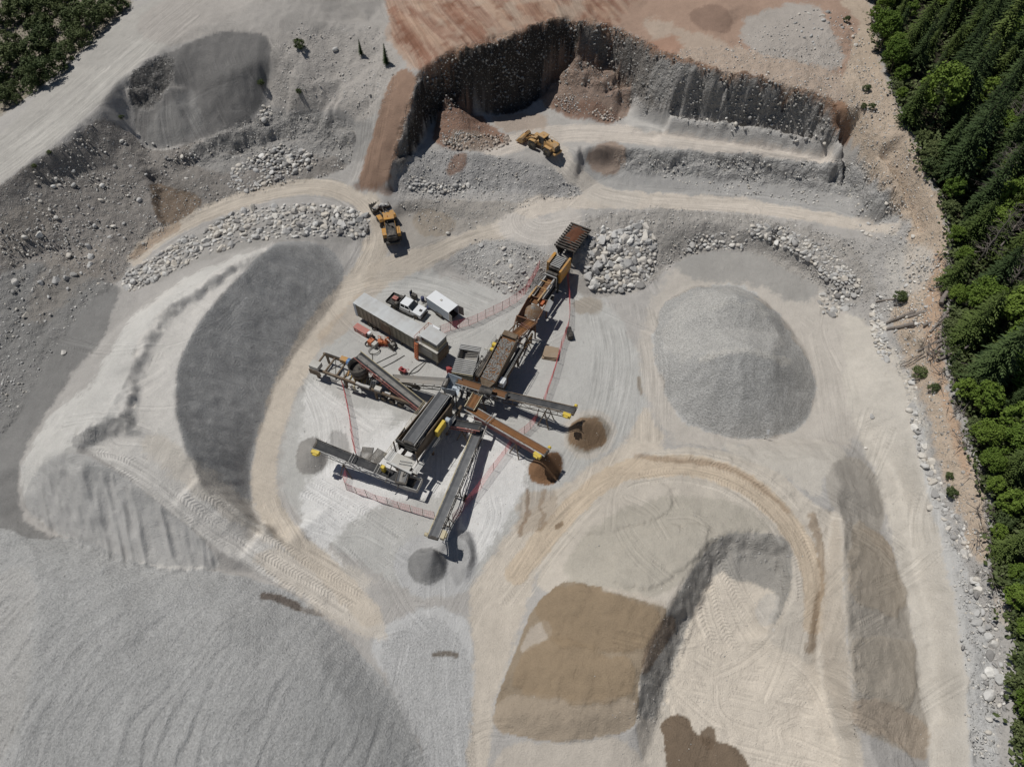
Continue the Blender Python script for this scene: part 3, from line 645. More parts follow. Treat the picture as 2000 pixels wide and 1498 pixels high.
HZ = HZ + Wterr * (0.42 * fbm((GYY - .35 * GXX) / 2.2, (GXX + .3 * GYY) / 9, 3, 13) + .05 * fbm(GXX / .9, GYY / .9, 2, 2))
for lp, dz, dc in [([(1040,1195),(1060,1165),(1098,1134),(1200,1155),(1296,1178),(1282,1250),(1240,1278),(1150,1262),(1085,1270)], .16, (146,127,103)),
        ([(1002,1300),(1030,1255),(1085,1240),(1180,1270),(1248,1290),(1247,1352),(1180,1380),(1085,1378),(1010,1350)], .14, (151,132,108)),
        ([(1652,1010),(1700,1030),(1745,1090),(1770,1180),(1740,1215),(1690,1190),(1652,1170)], .15, (172,160,144)),
        ([(1656,1240),(1720,1258),(1780,1240),(1800,1320),(1770,1400),(1700,1370),(1664,1345)], .18, (174,164,150)),
        ([(1120,960),(1210,920),(1320,940),(1300,1010),(1180,1050),(1110,1040)], .25, None), ([(1230,1060),(1330,1020),(1400,1030),(1340,1110),(1260,1150),(1180,1130)], .3, None),
        ([(1660,1440),(1720,1430),(1790,1480),(1780,1560),(1670,1560)], .25, None)]:
    wl = weight(lp, 9, 10)
    HZ = HZ + dz * wl
    if dc:
        put(weight(lp, 4, 11), dc, .65)
HZ = HZ + weight(BROWN, 6, 3) * (.18 * fbm(GXX / 2.4, GYY / 2.4, 3, 4) + .1 * (1 - np.abs(fbm(GXX / .9, GYY / .9, 3, 6))))
Wcut = np.maximum(weight([(1380,1045),(1450,1030),(1545,1040),(1552,1180),(1515,1250),(1500,1240),(1520,1100),(1400,1085),(1380,1170),(1330,1270),(1300,1400),(1240,1420),(1245,1330),(1310,1176)], 5, 4), .5 * weight([(1640,1000),(1680,1010),(1690,1440),(1655,1440)], 8, 4))
Wrock = np.maximum(Wrock, .38 * Wcut)
HZ = HZ + Wcut * (.4 * fbm(GXX / 1.3, GYY / 1.3, 4, 5) + .25 * (1 - np.abs(fbm(GXX / 1.0, GYY / 1.0, 3, 15))) - .2)
HZ = HZ + Wrut * 0.30 * rt
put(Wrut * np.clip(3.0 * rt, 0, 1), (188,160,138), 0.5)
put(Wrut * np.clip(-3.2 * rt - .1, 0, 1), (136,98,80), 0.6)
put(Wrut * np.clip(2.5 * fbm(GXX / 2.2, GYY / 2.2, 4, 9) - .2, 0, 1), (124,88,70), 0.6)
put(Wrut * np.clip(2.5 * fbm(GXX / 3 + 40, GYY / 3, 4, 3) - .3, 0, 1), (178,162,146), 0.6)
HZ = HZ + weight(CRESCENT, 6, 3) * (0.22 * fbm((GYY + .25 * GXX) / 2.2, GXX / 9, 3, 8))

# -- wheel tracks: distance along and across each track is stored on the ground for the tread and the streaks
TRK = np.zeros(PX0.shape + (3,), np.float32)
RUT = np.zeros(PX0.shape, np.float32)
_tr = np.random.default_rng(17)
XT = []
for (x0_, x1_, y0_, y1_, n_) in [(580,1230,560,1120,22), (1320,1640,1230,1490,14), (760,980,1120,1490,10), (1120,1380,930,1080,5), (1620,1860,620,1450,10), (270,420,640,960,6), (60,560,60,330,5), (1000,1700,380,440,5)]:
    for _i in range(n_):
        a_ = _tr.uniform(0, 6.28); l_ = _tr.uniform(60, 190)
        XT.append((_tr.uniform(x0_, x1_), _tr.uniform(y0_, y1_), l_ * math.cos(a_), l_ * .8 * math.sin(a_), _tr.uniform(-30, 30), _tr.uniform(-25, 25)))
FADE = np.zeros(PX0.shape, np.float32)
def track(line, width, tread=1.0, sink=0.05, lanes=()):
    p = dense(line, False, 3)
    X, Y, _ = ground_at(p[:, 0], p[:, 1])
    acc = 0.0
    best = np.full(PX0.shape, 1e9, np.float32)
    for i in range(len(X) - 1):
        ex, ey = X[i + 1] - X[i], Y[i + 1] - Y[i]
        L = math.hypot(ex, ey)
        if L < 1e-6:
            continue
        r0 = np.searchsorted(ROWS, min(Y[i], Y[i + 1]) - width); r1 = np.searchsorted(ROWS, max(Y[i], Y[i + 1]) + width)
        gx, gy = GXX[r0:r1], GYY[r0:r1]
        t = ((gx - X[i]) * ex + (gy - Y[i]) * ey) / (L * L)
        v = ((gx - X[i]) * -ey + (gy - Y[i]) * ex) / L
        tc = np.clip(t, 0, 1)
        d = np.hypot(gx - X[i] - tc * ex, gy - Y[i] - tc * ey)
        fade = np.clip((width - d) / (0.35 * width), 0, 1)
        m = (d < width) & (d < best[r0:r1]) & ((best[r0:r1] < 1e8) | (fade >= FADE[r0:r1]))
        best[r0:r1][m] = d[m]
        sub = TRK[r0:r1]
        sub[m] = np.stack([acc + t * L, v, fade * tread], -1)[m]
        FADE[r0:r1][m] = fade[m]
        acc += L
    k = best < width
    RUT[k] = (np.clip((width - best) / (0.35 * width), 0, 1) * sink)[k]
for ln, w, tr, sk in [
    ([(-60,370),(120,235),(260,110),(390,0)], 7.0, 0.15, .10),
    ([(735,430),(735,490),(690,560),(630,630),(585,700),(545,790),(512,890),(515,980),(560,1060)], 3.6, 0.25, .15),
    ([(760,540),(840,500),(920,462),(1000,440)], 4.0, 0.25, .12),
    ([(1115,440),(1050,455),(1015,430),(1050,405),(1130,388)], 4.5, 0.6, .12),
    ([(1130,388),(1260,386),(1400,395),(1540,405),(1640,425),(1720,440)], 3.6, 0.2, .10),
    ([(1085,300),(1115,340),(1165,375),(1240,388)], 4.0, 0.2, .12),
    ([(1000,285),(1100,258),(1220,262),(1400,284),(1600,314)], 3.4, 0.15, .10),
    ([(280,490),(345,445),(430,404),(520,376),(620,362),(690,385),(725,425)], 3.4, 0.3, .15),
    ([(510,488),(440,556),(380,620),(325,690),(305,780),(325,870),(390,940),(480,1010)], 3.6, 1.0, .10),
    ([(175,870),(240,872),(330,925),(430,1010),(540,1080),(660,1150)], 3.4, 1.0, .10),
    ([(620,1020),(680,1040),(720,1080)], 2.6, 1.0, .10),
    ([(1000,1140),(1080,1032),(1180,938),(1300,905),(1400,920),(1490,968),(1556,1046),(1585,1130),(1580,1220),(1540,1320)], 3.2, 1.0, .14),
    ([(1606,1060),(1606,1150),(1592,1215),(1580,1270)], 1.0, 1.0, .18),
    ([(1400,1120),(1440,1200),(1500,1290)], 3.0, 0.9, .08),
    ([(1380,1160),(1400,1240),(1460,1330)], 3.0, 0.9, .08),
    ([(1340,1260),(1420,1310),(1560,1320)], 2.6, 0.8, .06),
    ([(1300,1340),(1420,1360),(1580,1400)], 2.6, 0.8, .06),
    ([(1320,1390),(1440,1420),(1600,1440)], 2.2, 0.8, .06),
    ([(840,1150),(838,1200),(850,1260)], 1.8, 0.8, .06),
    ([(870,1150),(874,1210),(890,1290),(900,1400)], 1.6, 0.5, .06),
    ([(960,1080),(930,1140),(900,1200)], 2.0, 0.7, .08),
    ([(1050,950),(1045,1040),(1000,1110)], 2.4, 0.7, .12),
    ([(1250,620),(1270,720),(1268,830)], 3.5, 0.2, .08),
    ([(1600,640),(1625,740),(1640,850)], 3.5, 0.1, .06),
    ([(770,-30),(800,40),(850,110)], 5.0, .16, .12), ([(860,-40),(900,20),(950,80)], 6.0, .16, .12), ([(980,-60),(1010,0),(1040,48)], 6.0, .16, .12), ([(1090,-60),(1110,-10),(1130,38)], 6.0, .16, .12),
    ([(300,195),(290,230),(292,290)], 3.5, .16, .16), ([(335,185),(335,230),(345,285)], 4.0, .16, .2), ([(365,175),(385,220),(410,265)], 4.5, .16, .16), ([(420,120),(440,180),(470,240)], 6.0, .16, .12),
    ([(480,530),(560,570),(640,610)], 9.0, .05, .12), ([(400,640),(480,680),(570,720)], 9.0, .05, .12), ([(360,760),(440,790),(520,820)], 9.0, .05, .12), ([(370,880),(430,910),(490,930)], 7.0, .05, .12),
    ([(760,1080),(700,1040),(640,990)], 3.0, .5, .05), ([(1150,900),(1190,820),(1210,700),(1190,620)], 4.5, .2, .06), ([(620,960),(690,1000),(760,1050)], 2.4, .9, .06), ([(600,740),(640,820),(640,900)], 3.0, .2, .05),
    ([(680,570),(760,545),(850,555),(930,590)], 4.0, .25, .05), ([(1740,470),(1700,430),(1600,415)], 4.0, .2, .12), ([(745,150),(730,250),(710,350)], 4.0, .16, .15), ([(1640,1010),(1720,1060)], 5, .16, .06),
    *[([(x_, y_), (x_ + dx_ * .5 + bx_, y_ + dy_ * .5 + by_), (x_ + dx_, y_ + dy_)], 1.5, .55, .07) for x_, y_, dx_, dy_, bx_, by_ in XT],
    ([(960,1100),(900,1190),(870,1290),(880,1420),(890,1560)], 3.5, 0.1, .05),
]:
    track(ln, w, tr, sk)
_j = np.zeros(PX0.shape, bool)
for c_ in (0, 1):
    _a = np.abs(np.diff(TRK[..., c_], axis=0)) > .9; _j[1:] |= _a; _j[:-1] |= _a
    _a = np.abs(np.diff(TRK[..., c_], axis=1)) > .9; _j[:, 1:] |= _a; _j[:, :-1] |= _a
_j[1:-1, 1:-1] |= _j[2:, 1:-1] | _j[:-2, 1:-1] | _j[1:-1, 2:] | _j[1:-1, :-2]
TRK[..., 2][_j] = 0
HZ = HZ + RUT * np.where(TRK[..., 2] != 0, fbm(TRK[..., 1] * 1.3, TRK[..., 0] / 16, 3, 6), 0)

# ------------------------------------------------------------------ materials
def nodes_of(m):
    m.use_nodes = True
    nt = m.node_tree
    return nt, nt.nodes['Principled BSDF'], (lambda t, **k: _new(nt, t, **k))

def _new(nt, t, **k):
    n = nt.nodes.new(t)
    for a, b in k.items():
        if a in n.inputs:
            n.inputs[a].default_value = b
        else:
            setattr(n, a, b)
    return n

def math_node(nt, op, a, b=None, c=None):
    n = nt.nodes.new('ShaderNodeMath'); n.operation = op
    for i, v in enumerate((a, b, c)):
        if v is None:
            continue
        if isinstance(v, (int, float)):
            n.inputs[i].default_value = v
        else:
            nt.links.new(v, n.inputs[i])
    return n.outputs[0]

def scale_color(nt, col, fac):
    n = nt.nodes.new('ShaderNodeVectorMath'); n.operation = 'SCALE'
    nt.links.new(col, n.inputs[0])
    if isinstance(fac, (int, float)):
        n.inputs['Scale'].default_value = fac
    else:
        nt.links.new(fac, n.inputs['Scale'])
    return n.outputs[0]

def mix_color(nt, fac, a, b):
    n = nt.nodes.new('ShaderNodeMix'); n.data_type = 'RGBA'
    for sock, v in ((n.inputs[0], fac), (n.inputs[6], a), (n.inputs[7], b)):
        if isinstance(v, (int, float)):
            sock.default_value = v
        elif isinstance(v, tuple):
            sock.default_value = v
        else:
            nt.links.new(v, sock)
    return n.outputs[2]

def ground_material():
    m = bpy.data.materials.new('quarry_ground')
    nt, bsdf, N = nodes_of(m)
    L = nt.links.new
    bsdf.inputs['Roughness'].default_value = 0.95
    bsdf.inputs['Specular IOR Level'].default_value = 0.15
    geo = N('ShaderNodeNewGeometry')
    P = geo.outputs['Position']
    alb = N('ShaderNodeAttribute', attribute_name='albedo')
    par = N('ShaderNodeAttribute', attribute_name='relief')      # x rocky, y grain, z cliff
    trk = N('ShaderNodeAttribute', attribute_name='track')       # x along, y across, z amount
    ps = N('ShaderNodeSeparateXYZ'); L(par.outputs['Vector'], ps.inputs[0])
    ts = N('ShaderNodeSeparateXYZ'); L(trk.outputs['Vector'], ts.inputs[0])
    rock, grain, cliff = ps.outputs
    u, v, amt = ts.outputs
    def noise(scale, detail=4, rough=0.6, vec=P):
        n = N('ShaderNodeTexNoise', Scale=scale, Detail=detail, Roughness=rough)
        L(vec, n.inputs['Vector'])
        return n.outputs['Fac']
    n_big, n_mid, n_fine, n_grit = noise(0.22, 8, .62), noise(1.1, 6, .65), noise(5.5, 4, .7), noise(16.0, 2, .7)
    vo = N('ShaderNodeTexVoronoi', Scale=2.1, Randomness=1.0); L(P, vo.inputs['Vector'])
    vo2 = N('ShaderNodeTexVoronoi', Scale=4.2, Randomness=1.0); L(P, vo2.inputs['Vector'])
    # stones: dome where the cell point is near, only part of the cells
    def stones(vor, r, keep):
        cs = N('ShaderNodeSeparateColor'); L(vor.outputs['Color'], cs.inputs[0])
        d = math_node(nt, 'DIVIDE', vor.outputs['Distance'], math_node(nt, 'MULTIPLY', cs.outputs[1], r))
        dome = math_node(nt, 'MAXIMUM', math_node(nt, 'SUBTRACT', 1.0, math_node(nt, 'MULTIPLY', d, d)), 0.0)
        on = math_node(nt, 'GREATER_THAN', cs.outputs[0], 1 - keep)
        return math_node(nt, 'MULTIPLY', dome, on), cs.outputs[2]
    s1, c1 = stones(vo, 0.55, 0.30)
    s2, c2 = stones(vo2, 0.6, 0.45)
    rc = math_node(nt, 'MAXIMUM', rock, cliff)
    # along-track streaks
    cv = N('ShaderNodeCombineXYZ')
    L(math_node(nt, 'MULTIPLY', u, 0.10), cv.inputs[0]); L(math_node(nt, 'MULTIPLY', v, 2.4), cv.inputs[1])
    strk = noise(1.0, 5, .65, cv.outputs[0])
    has = math_node(nt, 'MINIMUM', math_node(nt, 'MULTIPLY', amt, 6.0), 1.0)
    # tread: bars in lanes, each lane about 0.7 m wide
    lane = math_node(nt, 'PINGPONG', v, 0.95)
    lane_m = N('ShaderNodeMapRange'); lane_m.inputs[1].default_value = .30; lane_m.inputs[2].default_value = .42
    L(lane, lane_m.inputs[0])
    chev = math_node(nt, 'MULTIPLY', math_node(nt, 'PINGPONG', v, 0.95), 0.5)
    bars = math_node(nt, 'SINE', math_node(nt, 'MULTIPLY', math_node(nt, 'ADD', u, chev), 2 * math.pi / 0.42))
    bars = math_node(nt, 'MULTIPLY', bars, lane_m.outputs[0])
    patch = N('ShaderNodeMapRange'); patch.inputs[1].default_value = .42; patch.inputs[2].default_value = .55
    L(n_big, patch.inputs[0])
    bars = math_node(nt, 'MULTIPLY', math_node(nt, 'MULTIPLY', bars, amt), patch.outputs[0])
    # colour
    def centred(x, k):
        return math_node(nt, 'MULTIPLY', math_node(nt, 'SUBTRACT', x, 0.5), k)
    f = math_node(nt, 'ADD', 1.0, centred(n_big, .30))
    f = math_node(nt, 'ADD', f, centred(n_mid, .26))
    f = math_node(nt, 'ADD', f, math_node(nt, 'MULTIPLY', centred(n_fine, .50), math_node(nt, 'ADD', .6, rc)))
    f = math_node(nt, 'ADD', f, math_node(nt, 'MULTIPLY', centred(n_grit, 1.3), math_node(nt, 'ADD', .30, grain)))
    n_gr2 = noise(4.2, 2, .6)
    f = math_node(nt, 'ADD', f, math_node(nt, 'MULTIPLY', centred(n_gr2, 1.1), math_node(nt, 'ADD', .10, grain)))
    f = math_node(nt, 'ADD', f, math_node(nt, 'MULTIPLY', centred(strk, 1.05), has))
    base = scale_color(nt, alb.outputs['Color'], f)
    grey = mix_color(nt, c1, (.27, .265, .255, 1), (.62, .61, .59, 1))
    base = mix_color(nt, math_node(nt, 'MULTIPLY', math_node(nt, 'MINIMUM', math_node(nt, 'MULTIPLY', s1, 3.0), 1.0), math_node(nt, 'MULTIPLY', rc, .85)), base, grey)
    grey2 = mix_color(nt, c2, (.26, .255, .245, 1), (.58, .57, .55, 1))
    base = mix_color(nt, math_node(nt, 'MULTIPLY', math_node(nt, 'MINIMUM', math_node(nt, 'MULTIPLY', s2, 3.0), 1.0), math_node(nt, 'MULTIPLY', rc, .7)), base, grey2)
    L(base, bsdf.inputs['Base Color'])
    # relief in metres
    h = centred(n_fine, .15)
    h = math_node(nt, 'ADD', h, math_node(nt, 'MULTIPLY', centred(n_mid, .45), math_node(nt, 'ADD', .20, rc)))
    h = math_node(nt, 'ADD', h, math_node(nt, 'MULTIPLY', centred(n_grit, .16), math_node(nt, 'ADD', .22, grain)))
    h = math_node(nt, 'ADD', h, math_node(nt, 'MULTIPLY', s1, math_node(nt, 'MULTIPLY', rc, .30)))
    h = math_node(nt, 'ADD', h, math_node(nt, 'MULTIPLY', s2, math_node(nt, 'MULTIPLY', rc, .16)))
    h = math_node(nt, 'ADD', h, math_node(nt, 'MULTIPLY', bars, .030))
    h = math_node(nt, 'ADD', h, math_node(nt, 'MULTIPLY', centred(strk, .14), has))
    h = math_node(nt, 'ADD', h, math_node(nt, 'MULTIPLY', centred(n_gr2, .22), math_node(nt, 'ADD', .08, grain)))
    n_face = noise(.75, 5, .6)
    h = math_node(nt, 'ADD', h, math_node(nt, 'MULTIPLY', centred(n_face, 1.3), cliff))
    bu = N('ShaderNodeBump', Strength=0.9, Distance=1.0)
    L(h, bu.inputs['Height']); L(bu.outputs[0], bsdf.inputs['Normal'])
    return m

GROUND_MAT = ground_material()

def grid_object(name, X, Y, Z, keep_faces, mat, extra=None):
    """A piece of the surveyed surface; keep_faces is a boolean per cell."""
    nr, nc = X.shape
    cells = np.argwhere(keep_faces)
    j, i = cells[:, 0], cells[:, 1]
    quads = np.stack([j * nc + i, j * nc + i + 1, (j + 1) * nc + i + 1, (j + 1) * nc + i], 1)
    used, inv = np.unique(quads, return_inverse=True)
    quads = inv.reshape(-1, 4)
    co = np.stack([X.ravel()[used], Y.ravel()[used], Z.ravel()[used]], 1).astype(np.float32)
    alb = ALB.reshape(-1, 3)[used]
    trk = TRK.reshape(-1, 3)[used]
    rel = np.stack([Wrock.ravel()[used], Wgrain.ravel()[used], Wcliff.ravel()[used]], 1)
    if extra is not None:
        ev, ef, ea = extra
        quads = np.concatenate([quads, np.array(ef) + len(co)])
        co = np.concatenate([co, np.array(ev, np.float32)])
        alb = np.concatenate([alb, np.array(ea, np.float32)])
        trk = np.concatenate([trk, np.zeros((len(ev), 3), np.float32)])
        rel = np.concatenate([rel, np.zeros((len(ev), 3), np.float32)])
    me = bpy.data.meshes.new(name)
    me.vertices.add(len(co)); me.vertices.foreach_set('co', co.ravel())
    me.loops.add(quads.size); me.loops.foreach_set('vertex_index', quads.ravel().astype(np.int32))
    me.polygons.add(len(quads)); me.polygons.foreach_set('loop_start', np.arange(0, quads.size, 4, dtype=np.int32))
    me.update(calc_edges=True)
    me.polygons.foreach_set('use_smooth', np.ones(len(quads), bool))
    a = me.attributes.new('albedo', 'FLOAT_COLOR', 'POINT')
    a.data.foreach_set('color', np.concatenate([alb, np.ones((len(alb), 1))], 1).astype(np.float32).ravel())
    for nm, arr in (('track', trk), ('relief', rel)):
        a = me.attributes.new(nm, 'FLOAT_VECTOR', 'POINT')
        a.data.foreach_set('vector', arr.astype(np.float32).ravel())
    me.materials.append(mat)
    o = bpy.data.objects.new(name, me)
    COL.objects.link(o)
    return o

def tag(o, label=None, cat=None, group=None, kind=None):
    for k, v in (('label', label), ('category', cat), ('group', group), ('kind', kind)):
        if v:
            o[k] = v
    return o

PILES = [
 ('gravel_stockpile', CRESCENT_ALL := [(536,472),(560,468),(612,471),(656,493),(675,530),(661,580),(626,633),(581,686),(541,756),(516,821),(496,880),(488,935),(493,992),(512,1045),(560,1062),(640,1120),(690,1150),(735,1215),(700,1240),(640,1195),(560,1152),(430,1116),(290,1114),(200,1082),(75,1027),(40,960),(38,905),(90,815),(150,730),(215,655),(290,590),(390,528),(480,490)],
  'big crescent-shaped grey stockpile with a tracked ramp road climbing along its back', 'stockpile'),
 ('gravel_mound', [(60,1062),(160,1048),(290,1116),(430,1118),(560,1153),(640,1216),(690,1262),(740,1320),(785,1385),(820,1450),(838,1520),(850,1640),(-170,1640),(-170,1120),(-60,1060),(0,1020)],
  'huge rippled grey gravel mound filling the corner below the crescent stockpile', 'stockpile'),
 ('gravel_stockpile', ROUND, 'round coarse grey gravel pile with two humps and a white board at its foot', 'stockpile'),
 ('sand_stockpile', BROWN, 'brown damp sand pile with overlapping darker lobes beside the horseshoe cut', 'stockpile'),
 ('sand_stockpile', [(1640,1000),(1660,995),(1702,1028),(1743,1075),(1768,1150),(1779,1230),(1803,1320),(1818,1400),(1823,1480),(1818,1640),(1668,1640),(1655,1440),(1620,1385),(1604,1290),(1606,1200),(1616,1100),(1628,1010)],
  'long tan sand pile with a sharp straight crest beside the pale terrace', 'stockpile'),
 ('sand_stockpile', [(1540,890),(1600,880),(1650,862),(1690,880),(1718,930),(1728,985),(1724,1030),(1680,1010),(1640,995),(1600,960)],
  'small rounded grey-tan sand pile at the head of the long sand pile', 'stockpile'),
 ('gravel_cone', [(790,1095),(798,1132),(835,1147),(870,1132),(876,1098),(863,1077),(842,1063),(806,1073)],
  'dark grey chip cone under the head of the long lone conveyor', 'stockpile'),
 ('gravel_heap', [(864,1062),(884,1040),(905,1036),(924,1058),(930,1090),(920,1125),(895,1150),(876,1130),(884,1098),(870,1076)],
  'older crescent-shaped grey chip heap curving round the dark grey cone', 'stockpile'),
 ('sand_cone', [(1100,845),(1104,863),(1120,882),(1145,889),(1172,878),(1194,856),(1194,830),(1172,810),(1135,806),(1108,822)],
  'tan-rimmed brown sand cone under the yellow-motored upper conveyor', 'stockpile'),
 ('sand_cone', [(1028,900),(1030,932),(1044,946),(1070,949),(1094,940),(1103,915),(1100,890),(1080,874),(1050,878)],
  'rusty brown wet sand cone under the red-sided conveyor', 'stockpile'),
 ('gravel_cone', [(574,900),(584,923),(605,931),(631,924),(644,900),(642,866),(614,846),(584,858)],
  'small grey cone under the conveyor that ends beside the left haul road', 'stockpile'),
 ('earth_heap', [(866,158),(882,168),(900,190),(918,205),(956,244),(1002,272),(962,290),(890,295),(843,287),(844,258),(850,210)],
  'narrow red-brown earth heap against the shaded left end of the cliff', 'earth heap'),
 ('earth_heap', [(1096,118),(1128,94),(1166,108),(1204,132),(1232,164),(1238,205),(1217,244),(1150,238),(1083,220),(1044,205),(1062,168)],
  'broad pinkish-brown earth heap slumped against the middle of the cliff', 'earth heap'),
]
ground_z = HZ.copy()
hb = samp(HBASE, GXX, GYY)
taken = np.zeros(HZ.shape, bool)
for name, poly, label, cat in PILES:
    p = dense(poly, True, 2)
    ins = np.zeros(HZ.shape, bool)
    sel = (PX0 > p[:, 0].min()) & (PX0 < p[:, 0].max()) & (PY0 > p[:, 1].min()) & (PY0 < p[:, 1].max())
    ins[sel] = signed_dist(PX0[sel], PY0[sel], p) > 0
    ins &= ~taken
    taken |= ins
    c = ins[:-1, :-1] | ins[1:, :-1] | ins[:-1, 1:] | ins[1:, 1:]
    z = np.where(ins, HZ + 0.004, HZ - 0.008)
    o = grid_object(name, GXX, GYY, z, c, GROUND_MAT)
    tag(o, label, cat, 'stockpiles in the quarry' if cat == 'stockpile' else 'earth heaps under the cliff')
    e = ins.copy()
    for _ in range(4):
        e[1:-1, 1:-1] &= e[:-2, 1:-1] & e[2:, 1:-1] & e[1:-1, :-2] & e[1:-1, 2:]
    ground_z[ins] = (HZ - 0.008)[ins]
    ground_z[e] = np.minimum(hb, HZ - 0.15)[e]

# far land round the quarry, joined to the ground sheet
def land_ring():
    hw0, hw1 = HALF[0], HALF[-1]
    inner = [(-hw0, ROWS[0]), (hw0, ROWS[0]), (hw1, ROWS[-1]), (-hw1, ROWS[-1])]
    outer = [(-1500, -1500), (1500, -1500), (1500, 1500), (-1500, 1500)]
    n = 24
    ev, ef, ea = [], [], []
    rings = [0.0, .02, .08, .3, 1.0]
    loops = []
    for t in rings:
        pts = []
        for k in range(4):
            a0, a1 = inner[k], inner[(k + 1) % 4]; b0, b1 = outer[k], outer[(k + 1) % 4]
            for s in range(n):
                f = s / n
                ax, ay = a0[0] + (a1[0] - a0[0]) * f, a0[1] + (a1[1] - a0[1]) * f
                bx, by = b0[0] + (b1[0] - b0[0]) * f, b0[1] + (b1[1] - b0[1]) * f
                pts.append((ax + (bx - ax) * t, ay + (by - ay) * t))
        loops.append(pts)
    green, sandc = lin((92, 100, 70)), lin((176, 170, 162))
    for q, pts in enumerate(loops):
        for (x, y) in pts:
            z = float(samp(HGRID, x, y)) - (0.35 if q == 0 else 0)
            ev.append((x, y, z)); ea.append(sandc if q < 2 else green)
    m = 4 * n
    for q in range(len(rings) - 1):
        for k in range(m):
            k2 = (k + 1) % m
            ef.append((q * m + k, (q + 1) * m + k, (q + 1) * m + k2, q * m + k2))
    return ev, ef, ea
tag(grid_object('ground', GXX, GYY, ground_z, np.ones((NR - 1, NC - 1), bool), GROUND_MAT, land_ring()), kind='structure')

# ------------------------------------------------------------------ small mesh kit
def new_mat(name, col, rough=0.6, metal=0.0, var=0.25, dust=0.35, scale=3.0, dust_col=(150, 140, 128), spec=0.4):
    """painted, rusty or rubber surface: uneven colour, dust lying in patches"""
    dust = min(.85, dust * 1.35)
    m = bpy.data.materials.new(name)
    nt, b, N = nodes_of(m)
    L = nt.links.new
    tc = N('ShaderNodeTexCoord')
    n1 = N('ShaderNodeTexNoise', Scale=scale, Detail=6.0, Roughness=.65); L(tc.outputs['Object'], n1.inputs['Vector'])
    n2 = N('ShaderNodeTexNoise', Scale=scale * .35, Detail=5.0, Roughness=.7); L(tc.outputs['Object'], n2.inputs['Vector'])
    c = tuple(lin(col)) + (1,)
    rgb = N('ShaderNodeRGB'); rgb.outputs[0].default_value = c
    f = math_node(nt, 'ADD', 1 - var * .5, math_node(nt, 'MULTIPLY', n1.outputs['Fac'], var))
    base = scale_color(nt, rgb.outputs[0], f)
    mr = N('ShaderNodeMapRange'); mr.inputs[1].default_value = .42; mr.inputs[2].default_value = .72
    L(n2.outputs['Fac'], mr.inputs[0])
    base = mix_color(nt, math_node(nt, 'MULTIPLY', mr.outputs[0], dust), base, tuple(lin(dust_col)) + (1,))
    L(base, b.inputs['Base Color'])
    b.inputs['Roughness'].default_value = rough
    b.inputs['Metallic'].default_value = metal
    b.inputs['Specular IOR Level'].default_value = spec
    return m

MAT = {}
def mat(name, *a, **k):
    if name not in MAT:
        MAT[name] = new_mat(name, *a, **k)
    return MAT[name]

